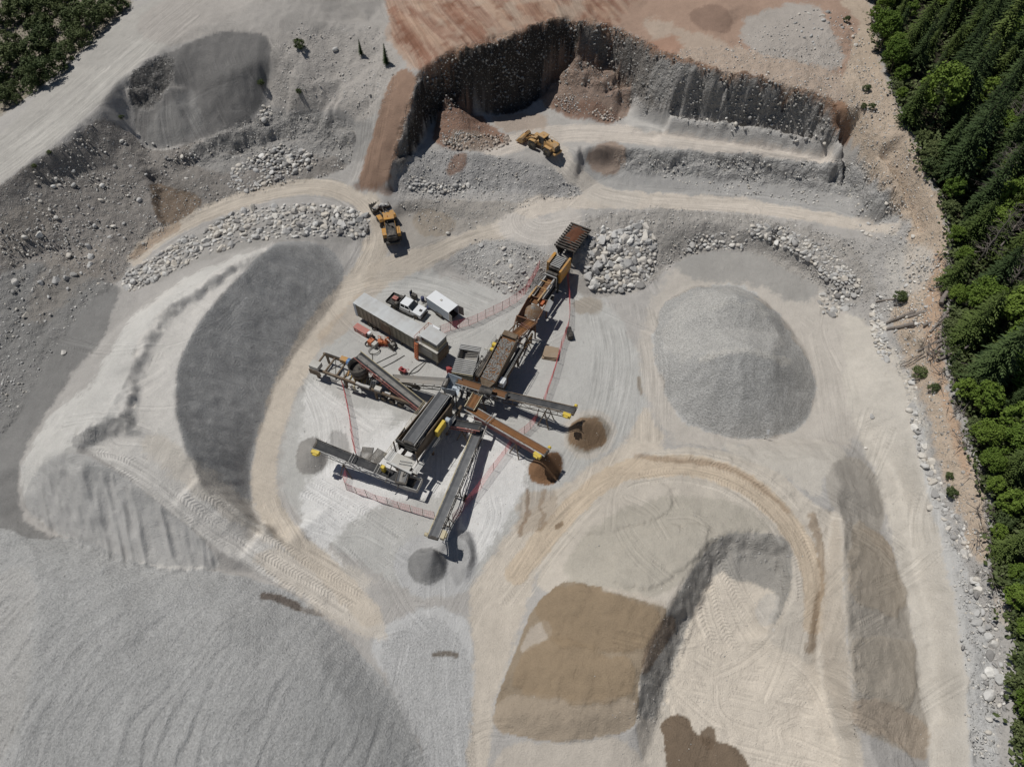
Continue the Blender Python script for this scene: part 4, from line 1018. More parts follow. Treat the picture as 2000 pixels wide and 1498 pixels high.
class MB:
    """collects boxes, bars and tubes into one mesh"""
    def __init__(s):
        s.v, s.f, s.sm = [], [], []
    def add(s, vs, fs, smooth=False):
        o = len(s.v)
        s.v += [tuple(v) for v in vs]
        s.f += [tuple(i + o for i in f) for f in fs]
        s.sm += [smooth] * len(fs)
        return s
    def box(s, c, size, rot=None):
        hx, hy, hz = (d * 0.5 for d in size)
        vs = [Vector((x, y, z)) for z in (-hz, hz) for x, y in ((-hx, -hy), (hx, -hy), (hx, hy), (-hx, hy))]
        if rot is not None:
            vs = [rot @ v for v in vs]
        c = Vector(c)
        return s.add([v + c for v in vs], [(3, 2, 1, 0), (4, 5, 6, 7), (0, 1, 5, 4), (1, 2, 6, 5), (2, 3, 7, 6), (3, 0, 4, 7)])
    def span(s, x0, x1, y0, y1, z0, z1):
        return s.box(((x0 + x1) / 2, (y0 + y1) / 2, (z0 + z1) / 2), (x1 - x0, y1 - y0, z1 - z0))
    def bar(s, a, b, w=0.1, h=None, up=(0, 0, 1)):
        a, b = Vector(a), Vector(b)
        d = b - a
        if d.length < 1e-6:
            return s
        x = d.normalized(); u = Vector(up)
        y = u.cross(x)
        if y.length < 1e-3:
            y = Vector((0, 1, 0)).cross(x)
        y.normalize(); z = x.cross(y)
        rot = Matrix((x, y, z)).transposed()
        return s.box((a + b) / 2, (d.length, w, h if h else w), rot)
    def tube(s, a, b, r, r2=None, n=10, caps=True):
        a, b = Vector(a), Vector(b)
        r2 = r if r2 is None else r2
        x = (b - a).normalized()
        y = x.orthogonal().normalized(); z = x.cross(y)
        vs = []
        for p, q in ((a, r), (b, r2)):
            for i in range(n):
                t = 2 * math.pi * i / n
                vs.append(p + y * (q * math.cos(t)) + z * (q * math.sin(t)))
        fs = [(i, (i + 1) % n, n + (i + 1) % n, n + i) for i in range(n)]
        s.add(vs, fs, True)
        if caps:
            s.add(vs[:n], [tuple(range(n - 1, -1, -1))]); s.add(vs[n:], [tuple(range(n))])
        return s
    def path(s, pts, r, n=6):
        for a, b in zip(pts[:-1], pts[1:]):
            s.tube(a, b, r, n=n)
        return s
    def prism(s, pts, y0, y1):
        """outline in x,z pushed along y"""
        n = len(pts)
        vs = [(x, y0, z) for x, z in pts] + [(x, y1, z) for x, z in pts]
        fs = [(i, (i + 1) % n, n + (i + 1) % n, n + i) for i in range(n)] + [tuple(range(n - 1, -1, -1)), tuple(range(n, 2 * n))]
        return s.add(vs, fs)
    def lathe(s, prof, c=(0, 0, 0), n=20):
        c = Vector(c); vs = []
        for r, z in prof:
            for i in range(n):
                t = 2 * math.pi * i / n
                vs.append(c + Vector((r * math.cos(t), r * math.sin(t), z)))
        fs = []
        for k in range(len(prof) - 1):
            for i in range(n):
                fs.append((k * n + i, k * n + (i + 1) % n, (k + 1) * n + (i + 1) % n, (k + 1) * n + i))
        return s.add(vs, fs, True)
    def mesh(s, name, m, bevel=0.0):
        me = bpy.data.meshes.new(name)
        me.from_pydata(s.v, [], s.f)
        me.polygons.foreach_set('use_smooth', s.sm)
        me.materials.append(m)
        bm = bmesh.new(); bm.from_mesh(me)
        bmesh.ops.recalc_face_normals(bm, faces=bm.faces)
        bm.to_mesh(me); bm.free()
        return me
    def build(s, name, m, parent=None, bevel=0.0):
        o = bpy.data.objects.new(name, s.mesh(name, m))
        COL.objects.link(o)
        if parent is not None:
            o.parent = parent
        if bevel:
            mo = o.modifiers.new('bevel', 'BEVEL'); mo.width = bevel; mo.segments = 2; mo.limit_method = 'ANGLE'
        return o

def empty(name, loc, rz=0.0, label=None, cat=None, group=None):
    o = bpy.data.objects.new(name, None)
    o.empty_display_size = 0.3
    o.location = loc; o.rotation_euler = (0, 0, rz)
    COL.objects.link(o)
    return tag(o, label, cat, group)

def copy_tree(o, parent=None):
    c = o.copy(); COL.objects.link(c)
    if parent is not None:
        c.parent = parent
    for ch in [x for x in o.children]:
        copy_tree(ch, c)
    return c

# ------------------------------------------------------------------ boulders and loose stones
def rock_mesh(name, seed, m, sub=2, flat=0.75):
    rg = random.Random(seed)
    bm = bmesh.new()
    bmesh.ops.create_icosphere(bm, subdivisions=sub, radius=1.0)
    ax = [Vector((rg.uniform(-1, 1), rg.uniform(-1, 1), rg.uniform(-1, 1))).normalized() for _ in range(9)]
    cut = [rg.uniform(.45, .85) for _ in ax]
    sc = Vector((rg.uniform(.8, 1.25), rg.uniform(.75, 1.1), rg.uniform(.6, .9)))
    for v in bm.verts:
        p = v.co.normalized()
        for a, c in zip(ax, cut):
            d = p.dot(a)
            if d > c:
                p = p - a * (d - c)
        p *= 1 + .05 * math.sin(5 * p.x + seed) * math.cos(4 * p.y - seed)
        v.co = Vector((p.x * sc.x, p.y * sc.y, p.z * sc.z))
    me = bpy.data.meshes.new(name)
    bm.to_mesh(me); bm.free()
    me.materials.append(m)
    return me

def stone_material(name, warm=0.0, dim=1.0):
    m = bpy.data.materials.new(name)
    nt, b, N = nodes_of(m)
    L = nt.links.new
    oi = N('ShaderNodeObjectInfo')
    geo = N('ShaderNodeNewGeometry')
    ramp = N('ShaderNodeValToRGB')
    e = ramp.color_ramp.elements
    e[0].position, e[0].color = 0.0, (.27, .26, .25, 1)
    e[1].position, e[1].color = 1.0, (.78, .765, .73, 1)
    for pos, c in ((.25, (.45, .44, .425, 1)), (.55, (.60, .59, .57, 1)), (.8, (.62, .57, .50, 1))):
        k = e.new(pos); k.color = c
    rnd = math_node(nt, 'FRACT', math_node(nt, 'ADD', oi.outputs['Random'], math_node(nt, 'MULTIPLY', geo.outputs['Random Per Island'], .9)))
    L(rnd, ramp.inputs[0])
    n = N('ShaderNodeTexNoise', Scale=2.2, Detail=7.0, Roughness=.7); L(geo.outputs['Position'], n.inputs['Vector'])
    c = scale_color(nt, ramp.outputs[0], math_node(nt, 'ADD', .72, math_node(nt, 'MULTIPLY', n.outputs['Fac'], .5)))
    if dim != 1.0:
        c = scale_color(nt, c, dim)
    if warm:
        c = mix_color(nt, warm, c, (.33, .22, .14, 1))
    L(c, b.inputs['Base Color'])
    b.inputs['Roughness'].default_value = .9
    b.inputs['Specular IOR Level'].default_value = .2
    bu = N('ShaderNodeBump', Strength=.5, Distance=.08)
    L(n.outputs['Fac'], bu.inputs['Height']); L(bu.outputs[0], b.inputs['Normal'])
    return m
STONE = stone_material('pale_stone')
STONE_GREY = stone_material('face_stone', 0.0, .62)
STONE_WARM = stone_material('earth_stained_stone', .45)
ROCKS = [rock_mesh('boulder', s, STONE) for s in range(9)]
ROCKS_WARM = [rock_mesh('boulder', s + 50, STONE_WARM) for s in range(4)]

def scatter_px(poly, n, rg, mind=0.0):
    p = dense(poly, True, 1)
    x0, y0 = p.min(0); x1, y1 = p.max(0)
    out = []
    tries = 0
    cell = {}
    while len(out) < n and tries < 60:
        tries += 1
        x = rg.uniform(x0, x1, n * 2); y = rg.uniform(y0, y1, n * 2)
        k = signed_dist(x, y, p) > 0
        for a, b in zip(x[k], y[k]):
            if mind:
                ok = True
                ci, cj = int(a / mind), int(b / mind)
                for di in (-1, 0, 1):
                    for dj in (-1, 0, 1):
                        for q in cell.get((ci + di, cj + dj), ()):
                            if (q[0] - a) ** 2 + (q[1] - b) ** 2 < mind * mind:
                                ok = False
                if not ok:
                    continue
                cell.setdefault((ci, cj), []).append((a, b))
            out.append((a, b))
            if len(out) >= n:
                break
    return np.array(out)

HEAPS = [  # polygon, how many, smallest and largest radius (m), spacing px, warm, label, group
 ([(440,345),(475,318),(520,293),(560,280),(612,300),(626,325),(560,345),(500,372),(455,380)], 190, .28, .62, 5.5, 0, 'pale round boulder in the heap on the slope above the middle bench road', 'boulders heaped above the bench road'),
 ([(395,445),(440,425),(500,405),(560,400),(640,398),(700,410),(728,435),(710,468),(640,462),(580,466),(480,470),(440,490),(400,498)], 330, .30, .78, 6.0, 0, 'pale boulder in the long bank between the bench road and crescent stockpile', 'boulders banked below the bench road'),
 ([(236,540),(290,510),(340,478),(380,455),(400,500),(340,530),(300,548),(262,572),(245,565)], 170, .28, .65, 5.5, 0, 'grey boulder at the lower tip of the boulder bank', 'boulders at the tip of the bank'),
 ([(1152,470),(1180,440),(1200,455),(1225,450),(1240,425),(1262,440),(1285,480),(1282,520),(1262,555),(1215,572),(1160,568),(1140,545),(1150,510)], 230, .38, .92, 6.5, 0, 'whitish boulder in the large heap beside the jaw crusher hopper', 'boulders beside the crusher hopper'),
 ([(1455,442),(1520,440),(1580,465),(1640,505),(1672,540),(1690,572),(1668,585),(1630,555),(1580,510),(1520,478),(1475,470)], 220, .25, .60, 5.5, 0, 'whitish stone in the diagonal band above the round stockpile', 'stones in the diagonal band'),
 ([(1598,578),(1630,562),(1655,575),(1658,598),(1640,615),(1615,618),(1600,605)], 42, .35, .70, 7, 0, 'white boulder in the small cluster at the edge of the pale terrace', 'boulders clustered by the terrace'),
 ([(1598,535),(1612,530),(1626,545),(1605,550)], 9, .32, .6, 7, 0, 'white boulder in the handful just above the terrace cluster', 'boulders above the terrace cluster'),
 ([(1340,470),(1390,455),(1460,460),(1465,492),(1400,485),(1340,500)], 70, .25, .6, 6, 0, 'pale stone strewn along the back rim of the round stockpile', 'stones behind the round stockpile'),
 ([(1700,600),(1716,598),(1740,690),(1728,712),(1708,680)], 70, .28, .62, 5, 0, 'white boulder lying below the fallen logs', 'white boulders below the fallen logs'),
 ([(1765,725),(1785,730),(1800,850),(1835,930),(1850,990),(1832,985),(1800,900),(1778,830)], 75, .26, .65, 6, 0, 'white boulder in the line along the foot of the orange bank', 'white boulders along the orange bank'),
 ([(1835,980),(1868,1000),(1900,1080),(1890,1100),(1850,1050)], 45, .25, .55, 6, 0, 'white boulder near the lower end of the orange bank', 'white boulders at the bank end'),
 ([(1890,1130),(1912,1128),(1918,1160),(1898,1165)], 7, .45, .85, 9, 0, 'large white boulder in the cluster where the terrace narrows', 'boulders where the terrace narrows'),
 ([(1900,1180),(1940,1190),(1960,1300),(1965,1480),(1925,1480),(1920,1300)], 45, .2, .6, 9, 0, 'white boulder on the lowest gravel strip next to the forest', 'boulders on the lowest strip'),
 ([(860,275),(900,268),(960,262),(1002,270),(985,290),(930,300),(880,292)], 120, .22, .55, 5, 1, 'brown-stained boulder at the foot of the narrow earth heap', 'boulders at the foot of the narrow earth heap'),
 ([(795,345),(850,362),(930,362),(930,378),(850,382),(795,372)], 60, .22, .52, 5, 0, 'grey boulder along the foot of the bank between the pit and the lower bench', 'boulders under the pit bank'),
 ([(1145,215),(1215,210),(1222,238),(1150,238)], 50, .18, .45, 5, 1, 'brown stone at the foot of the broad earth heap', 'stones at the foot of the broad earth heap'),
 ([(905,490),(960,475),(1020,490),(1060,520),(1020,560),(985,572),(940,540)], 70, .2, .5, 6, 0, 'grey stone on the small bank behind the equipment trailers', 'stones on the small bank'),
 ([(975,545),(1040,550),(1020,572),(985,568)], 30, .25, .5, 6, 0, 'pale stone gathered at the foot of the small bank', 'stones under the small bank'),
 ([(60,450),(200,420),(300,460),(230,540),(120,600),(20,700),(20,500)], 60, .22, .62, 12, 0, 'lone grey boulder on the rocky left hillside', 'boulders on the left hillside'),
 ([(20,380),(200,260),(380,290),(430,360),(280,400),(100,440)], 90, .2, .5, 9, 0, 'grey stone on the hillside under the haul road', 'stones under the haul road'),
 ([(505,215),(525,205),(538,228),(520,240),(506,235)], 16, .3, .55, 6, 0, 'white boulder in the little cluster at the lip of the dark scoop', 'boulders at the lip of the scoop'),
 ([(1330,215),(1560,240),(1640,290),(1500,275),(1340,250)], 40, .2, .42, 6, 0, 'stone fallen on the apron under the right-hand cliff', 'stones under the right-hand cliff'),
 ([(1640,400),(1740,390),(1790,440),(1780,480),(1690,470)], 40, .22, .5, 7, 0, 'stone scattered at the far end of the lower bench road', 'stones at the end of the bench road'),
 ([(1540,10),(1660,30),(1680,120),(1560,90)], 45, .25, .5, 8, 0, 'pale stone on the plateau edge near the forest', 'stones on the plateau'),
 ([(1690,560),(1800,500),(1820,560),(1790,700),(1740,640)], 60, .2, .42, 7, 0, 'small stone on the orange bank among the logs', 'stones on the orange bank'),
]
rg = np.random.default_rng(5)
allrocks = []
for hi, (poly, n, r0, r1, sp, warm, label, group) in enumerate(HEAPS):
    pts = scatter_px(poly, n, rg, sp)
    if not len(pts):
        continue
    X, Y, Z = ground_at(pts[:, 0], pts[:, 1])
    rr = r0 * .88 + (r1 - r0) * rg.random(len(pts)) ** 3.4 * 1.3
    for k in range(len(pts)):
        d = math.sqrt(X[k] ** 2 + Y[k] ** 2 + (CAM_H - Z[k]) ** 2)
        allrocks.append([rr[k] / d, X[k], Y[k], Z[k] + rr[k] * .08, rr[k], warm, label, group])
# stones that stand alone in the photograph
for px_, py_, r_, lb in [(1702,815,.42,'lone buff boulder on the pale terrace right of the round stockpile'), (1690,876,.3,'small lone buff stone on the pale terrace below the larger one'), (1815,992,.55,'lone cream boulder at the edge of the pale terrace beside the gravel bank'),
                         (1943,765-0,.3,'pale stone at the forest edge above the terrace'), (655,100,.6,'lone white boulder on the light slope right of the dark scoop'), (130,545,.6,'grey boulder alone on the dark flat under the left hillside'),
                         (125,690,.42,'small dark boulder alone on the dark gravel flat'), (876,458,.45,'lone boulder at the edge of the road below the loader with stones'), (1928,1358,.75,'big cream boulder beside the bright bushes at the lower forest edge'), (985,573,.4,'round grey stone resting just outside the pink fence')]:
    g = gpt(px_, py_)
    d = (g - cam.location).length
    allrocks.append([1.0, g.x, g.y, g.z + r_ * .3, r_, 0, lb, None])
allrocks.sort(key=lambda a: -a[0])
for k, (s, x, y, z, r, warm, label, group) in enumerate(allrocks[:290]):
    o = bpy.data.objects.new('boulder', random.choice(ROCKS_WARM if warm else ROCKS))
    o.location = (x, y, z)
    o.rotation_euler = (random.uniform(-.5, .5), random.uniform(-.5, .5), random.uniform(0, 6.28))
    o.scale = (r, r, r)
    COL.objects.link(o)
    tag(o, label, 'boulder', group)

def joined_stones(name, items, protos, m):
    """many small stones as one mesh: items are (x, y, z, r)"""
    vs, fs, o = [], [], 0
    pv = [np.array([v.co[:] for v in p.vertices]) for p in protos]
    pf = [np.array([f.vertices[:] for f in p.polygons]) for p in protos]
    lr = np.random.default_rng(3)
    for (x, y, z, r) in items:
        k = lr.integers(len(protos)); a = lr.random() * 6.28; t = (lr.random() - .5) * 1.2
        c, s_ = math.cos(a), math.sin(a)
        v = pv[k] * r
        v = np.stack([v[:, 0], v[:, 1] * math.cos(t) - v[:, 2] * math.sin(t), v[:, 1] * math.sin(t) + v[:, 2] * math.cos(t)], 1)
        v = np.stack([v[:, 0] * c - v[:, 1] * s_ + x, v[:, 0] * s_ + v[:, 1] * c + y, v[:, 2] + z], 1)
        vs.append(v); fs.append(pf[k] + o); o += len(v)
    co = np.concatenate(vs).astype(np.float32); tri = np.concatenate(fs).astype(np.int32)
    me = bpy.data.meshes.new(name)
    me.vertices.add(len(co)); me.vertices.foreach_set('co', co.ravel())
    me.loops.add(tri.size); me.loops.foreach_set('vertex_index', tri.ravel())
    me.polygons.add(len(tri)); me.polygons.foreach_set('loop_start', np.arange(0, tri.size, 3, dtype=np.int32))
    me.update(calc_edges=True)
    me.materials.append(m)
    ob = bpy.data.objects.new(name, me); COL.objects.link(ob)
    return ob
SMALL = [rock_mesh('stone', 200 + s, STONE, 1) for s in range(6)]
rest = allrocks[290:]
tag(joined_stones('boulder_rubble', [(a[1], a[2], a[3], a[4]) for a in rest if not a[5]], [rock_mesh('stone', 300 + s, STONE, 2) for s in range(4)], STONE), 'smaller pale stones filling the boulder heaps', 'rubble', None, 'stuff')
tag(joined_stones('brown_rubble', [(a[1], a[2], a[3], a[4]) for a in rest if a[5]], SMALL, STONE_WARM), 'smaller brown-stained stones at the feet of the earth heaps', 'rubble', None, 'stuff')

# pebbles strewn over the rocky ground
items = []
FIELDS = [
 (LEFT_FIELD, 4200, .05, .26), ([(1110,420),(1250,405),(1400,412),(1560,436),(1690,480),(1760,440),(1840,480),(1830,640),(1720,640),(1640,600),(1560,530),(1440,485),(1330,500),(1270,560),(1140,590)], 2600, .05, .24),
 ([(770,320),(850,285),(920,300),(1010,312),(1080,330),(1130,365),(1140,385),(1030,400),(960,440),(860,470),(770,400)], 1500, .05, .24),
 ([(880,490),(940,462),(1030,475),(1085,505),(1080,550),(1000,585),(900,540)], 700, .05, .22),
 ([(1640,210),(1700,100),(1840,400),(1850,560),(1830,700),(1900,920),(1930,1100),(1970,1200),(1960,1490),(1910,1490),(1880,1100),(1800,850),(1720,640),(1780,470),(1690,330)], 2600, .05, .22),
 ([(1250,110),(1420,90),(1560,20),(1680,20),(1740,240),(1640,200),(1420,142)], 1100, .06, .25),
 ([(820,140),(1010,70),(1110,38),(1200,50),(1290,104),(1420,143),(1570,175),(1650,280),(1400,240),(1240,210),(1095,140),(1000,168)], 1, .06, .26),
 ([(1200,290),(1480,305),(1640,325),(1700,310),(1770,440),(1600,400),(1330,372)], 1300, .06, .28),
 ([(540,40),(745,40),(780,140),(740,240),(640,215),(530,225)], 420, .06, .28),
 ([(1780,760),(1830,950),(1910,1180),(1960,1480),(1880,1480),(1880,1200),(1800,900)], 600, .06, .25),
 ([(860,250),(960,270),(960,292),(860,290)], 300, .06, .22), ([(1080,180),(1210,190),(1215,242),(1085,220)], 350, .06, .22),
 ([(600,720),(820,540),(1150,600),(1230,800),(1050,950),(900,1130),(640,1050),(560,900)], 900, .03, .10),
 ([(300,1080),(900,1200),(930,1500),(0,1500),(0,1050)], 700, .03, .08), ([(1100,900),(1600,900),(1900,1000),(1940,1500),(960,1500)], 900, .03, .09),
]
for poly, n, r0, r1 in FIELDS:
    pts = scatter_px(poly, int(n * 1.7), rg)
    X, Y, Z = ground_at(pts[:, 0], pts[:, 1])
    r = r0 + (r1 - r0) * rg.random(len(pts)) ** 4
    keep = vnoise(X / 4.5, Y / 4.5, 3) + rg.random(len(X)) * 1.2 > .35
    items += list(zip(X[keep], Y[keep], (Z + r * .15)[keep], r[keep]))
tag(joined_stones('loose_stones', items, SMALL, STONE), 'small grey stones strewn over the rocky slopes and benches', 'stones', None, 'stuff')
pts = scatter_px([(820,140),(1010,70),(1110,38),(1200,50),(1290,104),(1420,143),(1570,175),(1650,280),(1400,250),(1240,215),(1095,150),(1000,210),(850,220)], 2600, rg)
X, Y, Z = ground_at(pts[:, 0], pts[:, 1]); r = .06 + .30 * rg.random(len(pts)) ** 4
tag(joined_stones('face_stones', list(zip(X, Y, Z, r)), [rock_mesh('stone', 400 + s, STONE_GREY, 1) for s in range(5)], STONE_GREY), 'grey cobbles sticking out of the quarry face', 'stones', None, 'stuff')

# ------------------------------------------------------------------ plants
def leaf_material(name, dark, light, spread=0.5):
    m = bpy.data.materials.new(name)
    nt, b, N = nodes_of(m)
    L = nt.links.new
    oi = N('ShaderNodeObjectInfo'); geo = N('ShaderNodeNewGeometry')
    n = N('ShaderNodeTexNoise', Scale=.55, Detail=4.0); L(geo.outputs['Position'], n.inputs['Vector'])
    f = math_node(nt, 'ADD', math_node(nt, 'MULTIPLY', geo.outputs['Random Per Island'], .35), math_node(nt, 'MULTIPLY', oi.outputs['Random'], spread + .2))
    f = math_node(nt, 'ADD', f, math_node(nt, 'MULTIPLY', math_node(nt, 'SUBTRACT', n.outputs['Fac'], .5), .5))
    c = mix_color(nt, math_node(nt, 'MINIMUM', f, 1.0), dark + (1,), light + (1,))
    L(c, b.inputs['Base Color'])
    b.inputs['Roughness'].default_value = .7
    b.inputs['Specular IOR Level'].default_value = .2
    return m
M_CONIFER = leaf_material('conifer_needles', (.030, .052, .020), (.085, .125, .042))
M_CEDAR = leaf_material('cedar_sprays', (.050, .080, .020), (.140, .185, .050))
M_LEAF = leaf_material('bright_leaves', (.060, .110, .016), (.150, .215, .036))
M_BUSH = leaf_material('bush_leaves', (.048, .074, .026), (.125, .150, .058))
M_BRUSH = leaf_material('dry_brush', (.05, .045, .035), (.15, .13, .10))
M_BARK = new_mat('bark', (92, 80, 70), .9, 0, .5, .2, 2.0)
M_DEAD = new_mat('weathered_wood', (128, 120, 114), .9, 0, .5, .2, 1.5)

def fast_mesh(name, v, f, m, smooth=False):
    v = np.asarray(v, np.float32); f = np.asarray(f, np.int32)
    me = bpy.data.meshes.new(name)
    k = f.shape[1]
    me.vertices.add(len(v)); me.vertices.foreach_set('co', v.ravel())
    me.loops.add(f.size); me.loops.foreach_set('vertex_index', f.ravel())
    me.polygons.add(len(f)); me.polygons.foreach_set('loop_start', np.arange(0, f.size, k, dtype=np.int32))
    me.update(calc_edges=True)
    me.materials.append(m)
    return me

def conifer_crown(seed, h, rad, m, droop=.35):
    rg = random.Random(seed)
    V, F = [], []
    z = h * .12
    while z < h * .985:
        t = z / h
        rr = rad * (1 - t) ** .75 * rg.uniform(.8, 1.12) + .12
        nb = max(4, int(9 * (1 - t) + 4))
        a0 = rg.uniform(0, 6.28)
        for b in range(nb):
            a = a0 + 6.283 * b / nb + rg.uniform(-.25, .25)
            ln = rr * rg.uniform(.65, 1.15)
            ca, sa = math.cos(a), math.sin(a)
            ns = max(3, int(ln / .34))
            rise = rg.uniform(.0, .15)
            for i in range(ns):
                q = (i + .7) / ns
                px = ln * q
                pz = z + rise * ln * q - droop * ln * q * q + rg.uniform(-.06, .06)
                wd = (.55 * (1 - q) + .16) * min(1.0, ln * .5) * rg.uniform(.7, 1.25)
                for sgn in (-1, 1):
                    o = len(V)
                    dx = .30 + .25 * wd
                    tip = (px + dx * rg.uniform(.6, 1.2), sgn * wd, pz - .28 * wd - rg.uniform(0, .1))
                    base0 = (px - .14, 0, pz + .02); base1 = (px + .16, sgn * .03, pz + .03)
                    mid = (px + .02, sgn * wd * .75, pz - .16 * wd)
                    for (x, y, w) in (base0, base1, tip, mid):
                        V.append((x * ca - y * sa, x * sa + y * ca, w))
                    F.append((o, o + 1, o + 2)); F.append((o, o + 2, o + 3))
        z += max(.28, h * .026) * rg.uniform(.8, 1.2)
    for k in range(10):
        o = len(V); a = rg.uniform(0, 6.28)
        V += [(0, 0, h), (.2 * math.cos(a), .2 * math.sin(a), h - .5), (.2 * math.cos(a + 1), .2 * math.sin(a + 1), h - .5)]
        F.append((o, o + 1, o + 2))
    return fast_mesh('crown', V, F, m)

def leafy_crown(seed, h, rad, m, clumps=60, leaves=44, leaf=.30, base=.25):
    rg = np.random.default_rng(seed)
    V, F = [], []
    lob = rg.normal(size=(5, 3)); lob /= np.linalg.norm(lob, axis=1)[:, None]
    for c in range(clumps):
        d = rg.normal(size=3); d /= np.linalg.norm(d)
        if d[2] < -.55:
            d[2] *= -1
        rr = rg.uniform(.45, 1.0) ** .6 * (.75 + .35 * max(0, (lob @ d).max()))
        cx = np.array([d[0] * rad * rr, d[1] * rad * rr, h * (base + (1 - base) * .5) + d[2] * h * (1 - base) * .5 * rr])
        cr = rad * rg.uniform(.20, .36)
        for l in range(leaves):
            e = rg.normal(size=3); e /= np.linalg.norm(e)
            p = cx + e * cr * rg.uniform(.5, 1.0) * np.array([1, 1, .75])
            n = e + rg.normal(size=3) * .6 + np.array([0, 0, .6]); n /= np.linalg.norm(n)
            u = np.cross(n, rg.normal(size=3)); u /= np.linalg.norm(u); w = np.cross(n, u)
            s = leaf * rg.uniform(.6, 1.3)
            o = len(V)
            V += [tuple(p - u * s * .6), tuple(p + w * s * .38), tuple(p + u * s * .75), tuple(p - w * s * .38)]
            F.append((o, o + 1, o + 2, o + 3))
    return fast_mesh('crown', V, F, m)

def trunk_mesh(seed, h, r, limbs=0, spread=1.5, m=None, name='trunk', twigs=0):
    rg = random.Random(seed)
    mb = MB()
    p = Vector((0, 0, -.6)); k = 6
    pts = [p]
    for i in range(k):
        p = Vector((rg.uniform(-.06, .06) * h * .15 * (i + 1) / k, rg.uniform(-.06, .06) * h * .15 * (i + 1) / k, h * (i + 1) / k))
        pts.append(p)
    for i in range(k):
        mb.tube(pts[i], pts[i + 1], r * (1 - i / k * .9), r * (1 - (i + 1) / k * .9), 7, False)
    for l in range(limbs):
        t = rg.uniform(.25, .97); i = min(k - 1, int(t * k)); b = pts[i].lerp(pts[i + 1], t * k - i)
        a = rg.uniform(0, 6.28); ln = spread * (1 - .75 * t) * rg.uniform(.6, 1.2)
        e = b + Vector((math.cos(a) * ln, math.sin(a) * ln, ln * rg.uniform(-.15, .45)))
        mb.tube(b, e, r * .22 * (1.1 - t), r * .05, 5, False)
        for q in range(twigs):
            s = b.lerp(e, rg.uniform(.3, 1)); aa = a + rg.uniform(-1.1, 1.1)
            mb.tube(s, s + Vector((math.cos(aa), math.sin(aa), rg.uniform(-.3, .3))) * ln * .45, r * .06, r * .02, 4, False)
    return mb.mesh(name, m or M_BARK)

def tree_proto(name, crown, trunk):
    r = bpy.data.objects.new(name, None)
    t = bpy.data.objects.new('trunk', trunk)
    c = bpy.data.objects.new('crown', crown)
    return r, t, c
def plant(proto, loc, s, rz, label, cat, group, sz=None, tilt=(0, 0)):
    r, t, c = proto
    root = r.copy(); COL.objects.link(root)
    root.location = loc; root.rotation_euler = (tilt[0], tilt[1], rz); root.scale = (s, s, sz or s)
    tag(root, label, cat, group)
    for ch in (t, c):
        if ch is not None:
            k = ch.copy(); COL.objects.link(k); k.parent = root
    return root

CON = [tree_proto('conifer_tree', conifer_crown(10 + i, h, r, M_CONIFER, d), trunk_mesh(20 + i, h, .32)) for i, (h, r, d) in enumerate([(17, 3.0, .35), (15, 2.7, .5), (19, 3.3, .3), (13, 2.5, .4), (16, 2.4, .45)])]
CED = [tree_proto('cedar_tree', conifer_crown(40 + i, h, r, M_CEDAR, d), trunk_mesh(50 + i, h, .30)) for i, (h, r, d) in enumerate([(12, 2.9, .5), (10, 2.5, .6), (14, 3.1, .55)])]
LEA = [tree_proto('leafy_tree', leafy_crown(60 + i, h, r, M_LEAF, n, 46, .34), trunk_mesh(70 + i, h * .8, .16, 9, r * .9)) for i, (h, r, n) in enumerate([(8, 2.7, 75), (7, 2.3, 60), (9.5, 3.0, 85)])]
BSH = [tree_proto('bush', leafy_crown(80 + i, h, r, M_BUSH, n, 40, .22, .05), trunk_mesh(90 + i, h * .6, .07, 6, r * .8, name='stems')) for i, (h, r, n) in enumerate([(2.6, 1.5, 34), (2.0, 1.3, 26), (3.2, 1.8, 44)])]
SNAG = [tree_proto('dead_tree', trunk_mesh(110 + i, h, .24, 70, 3.6, M_DEAD, 'branches', 4), trunk_mesh(100 + i, h, .22, 0, 1, M_DEAD)) for i, h in enumerate([15, 13, 17])]
for pr in SNAG:
    pr[2].name = 'branches'

fr = np.random.default_rng(21)
EDGE = [(1690,10),(1715,120),(1760,240),(1800,330),(1832,410),(1850,470),(1846,560),(1842,640),(1850,740),(1876,830),(1902,900),(1926,980),(1930,1080),(1945,1150),(1972,1200),(1980,1290),(1975,1400),(1988,1498)]
forest = [(1676,-120)] + EDGE + [(2000,1600),(2330,1600),(2330,1200),(2330,800),(2330,300),(2330,-120)]
fp = dense(forest, True, 1)
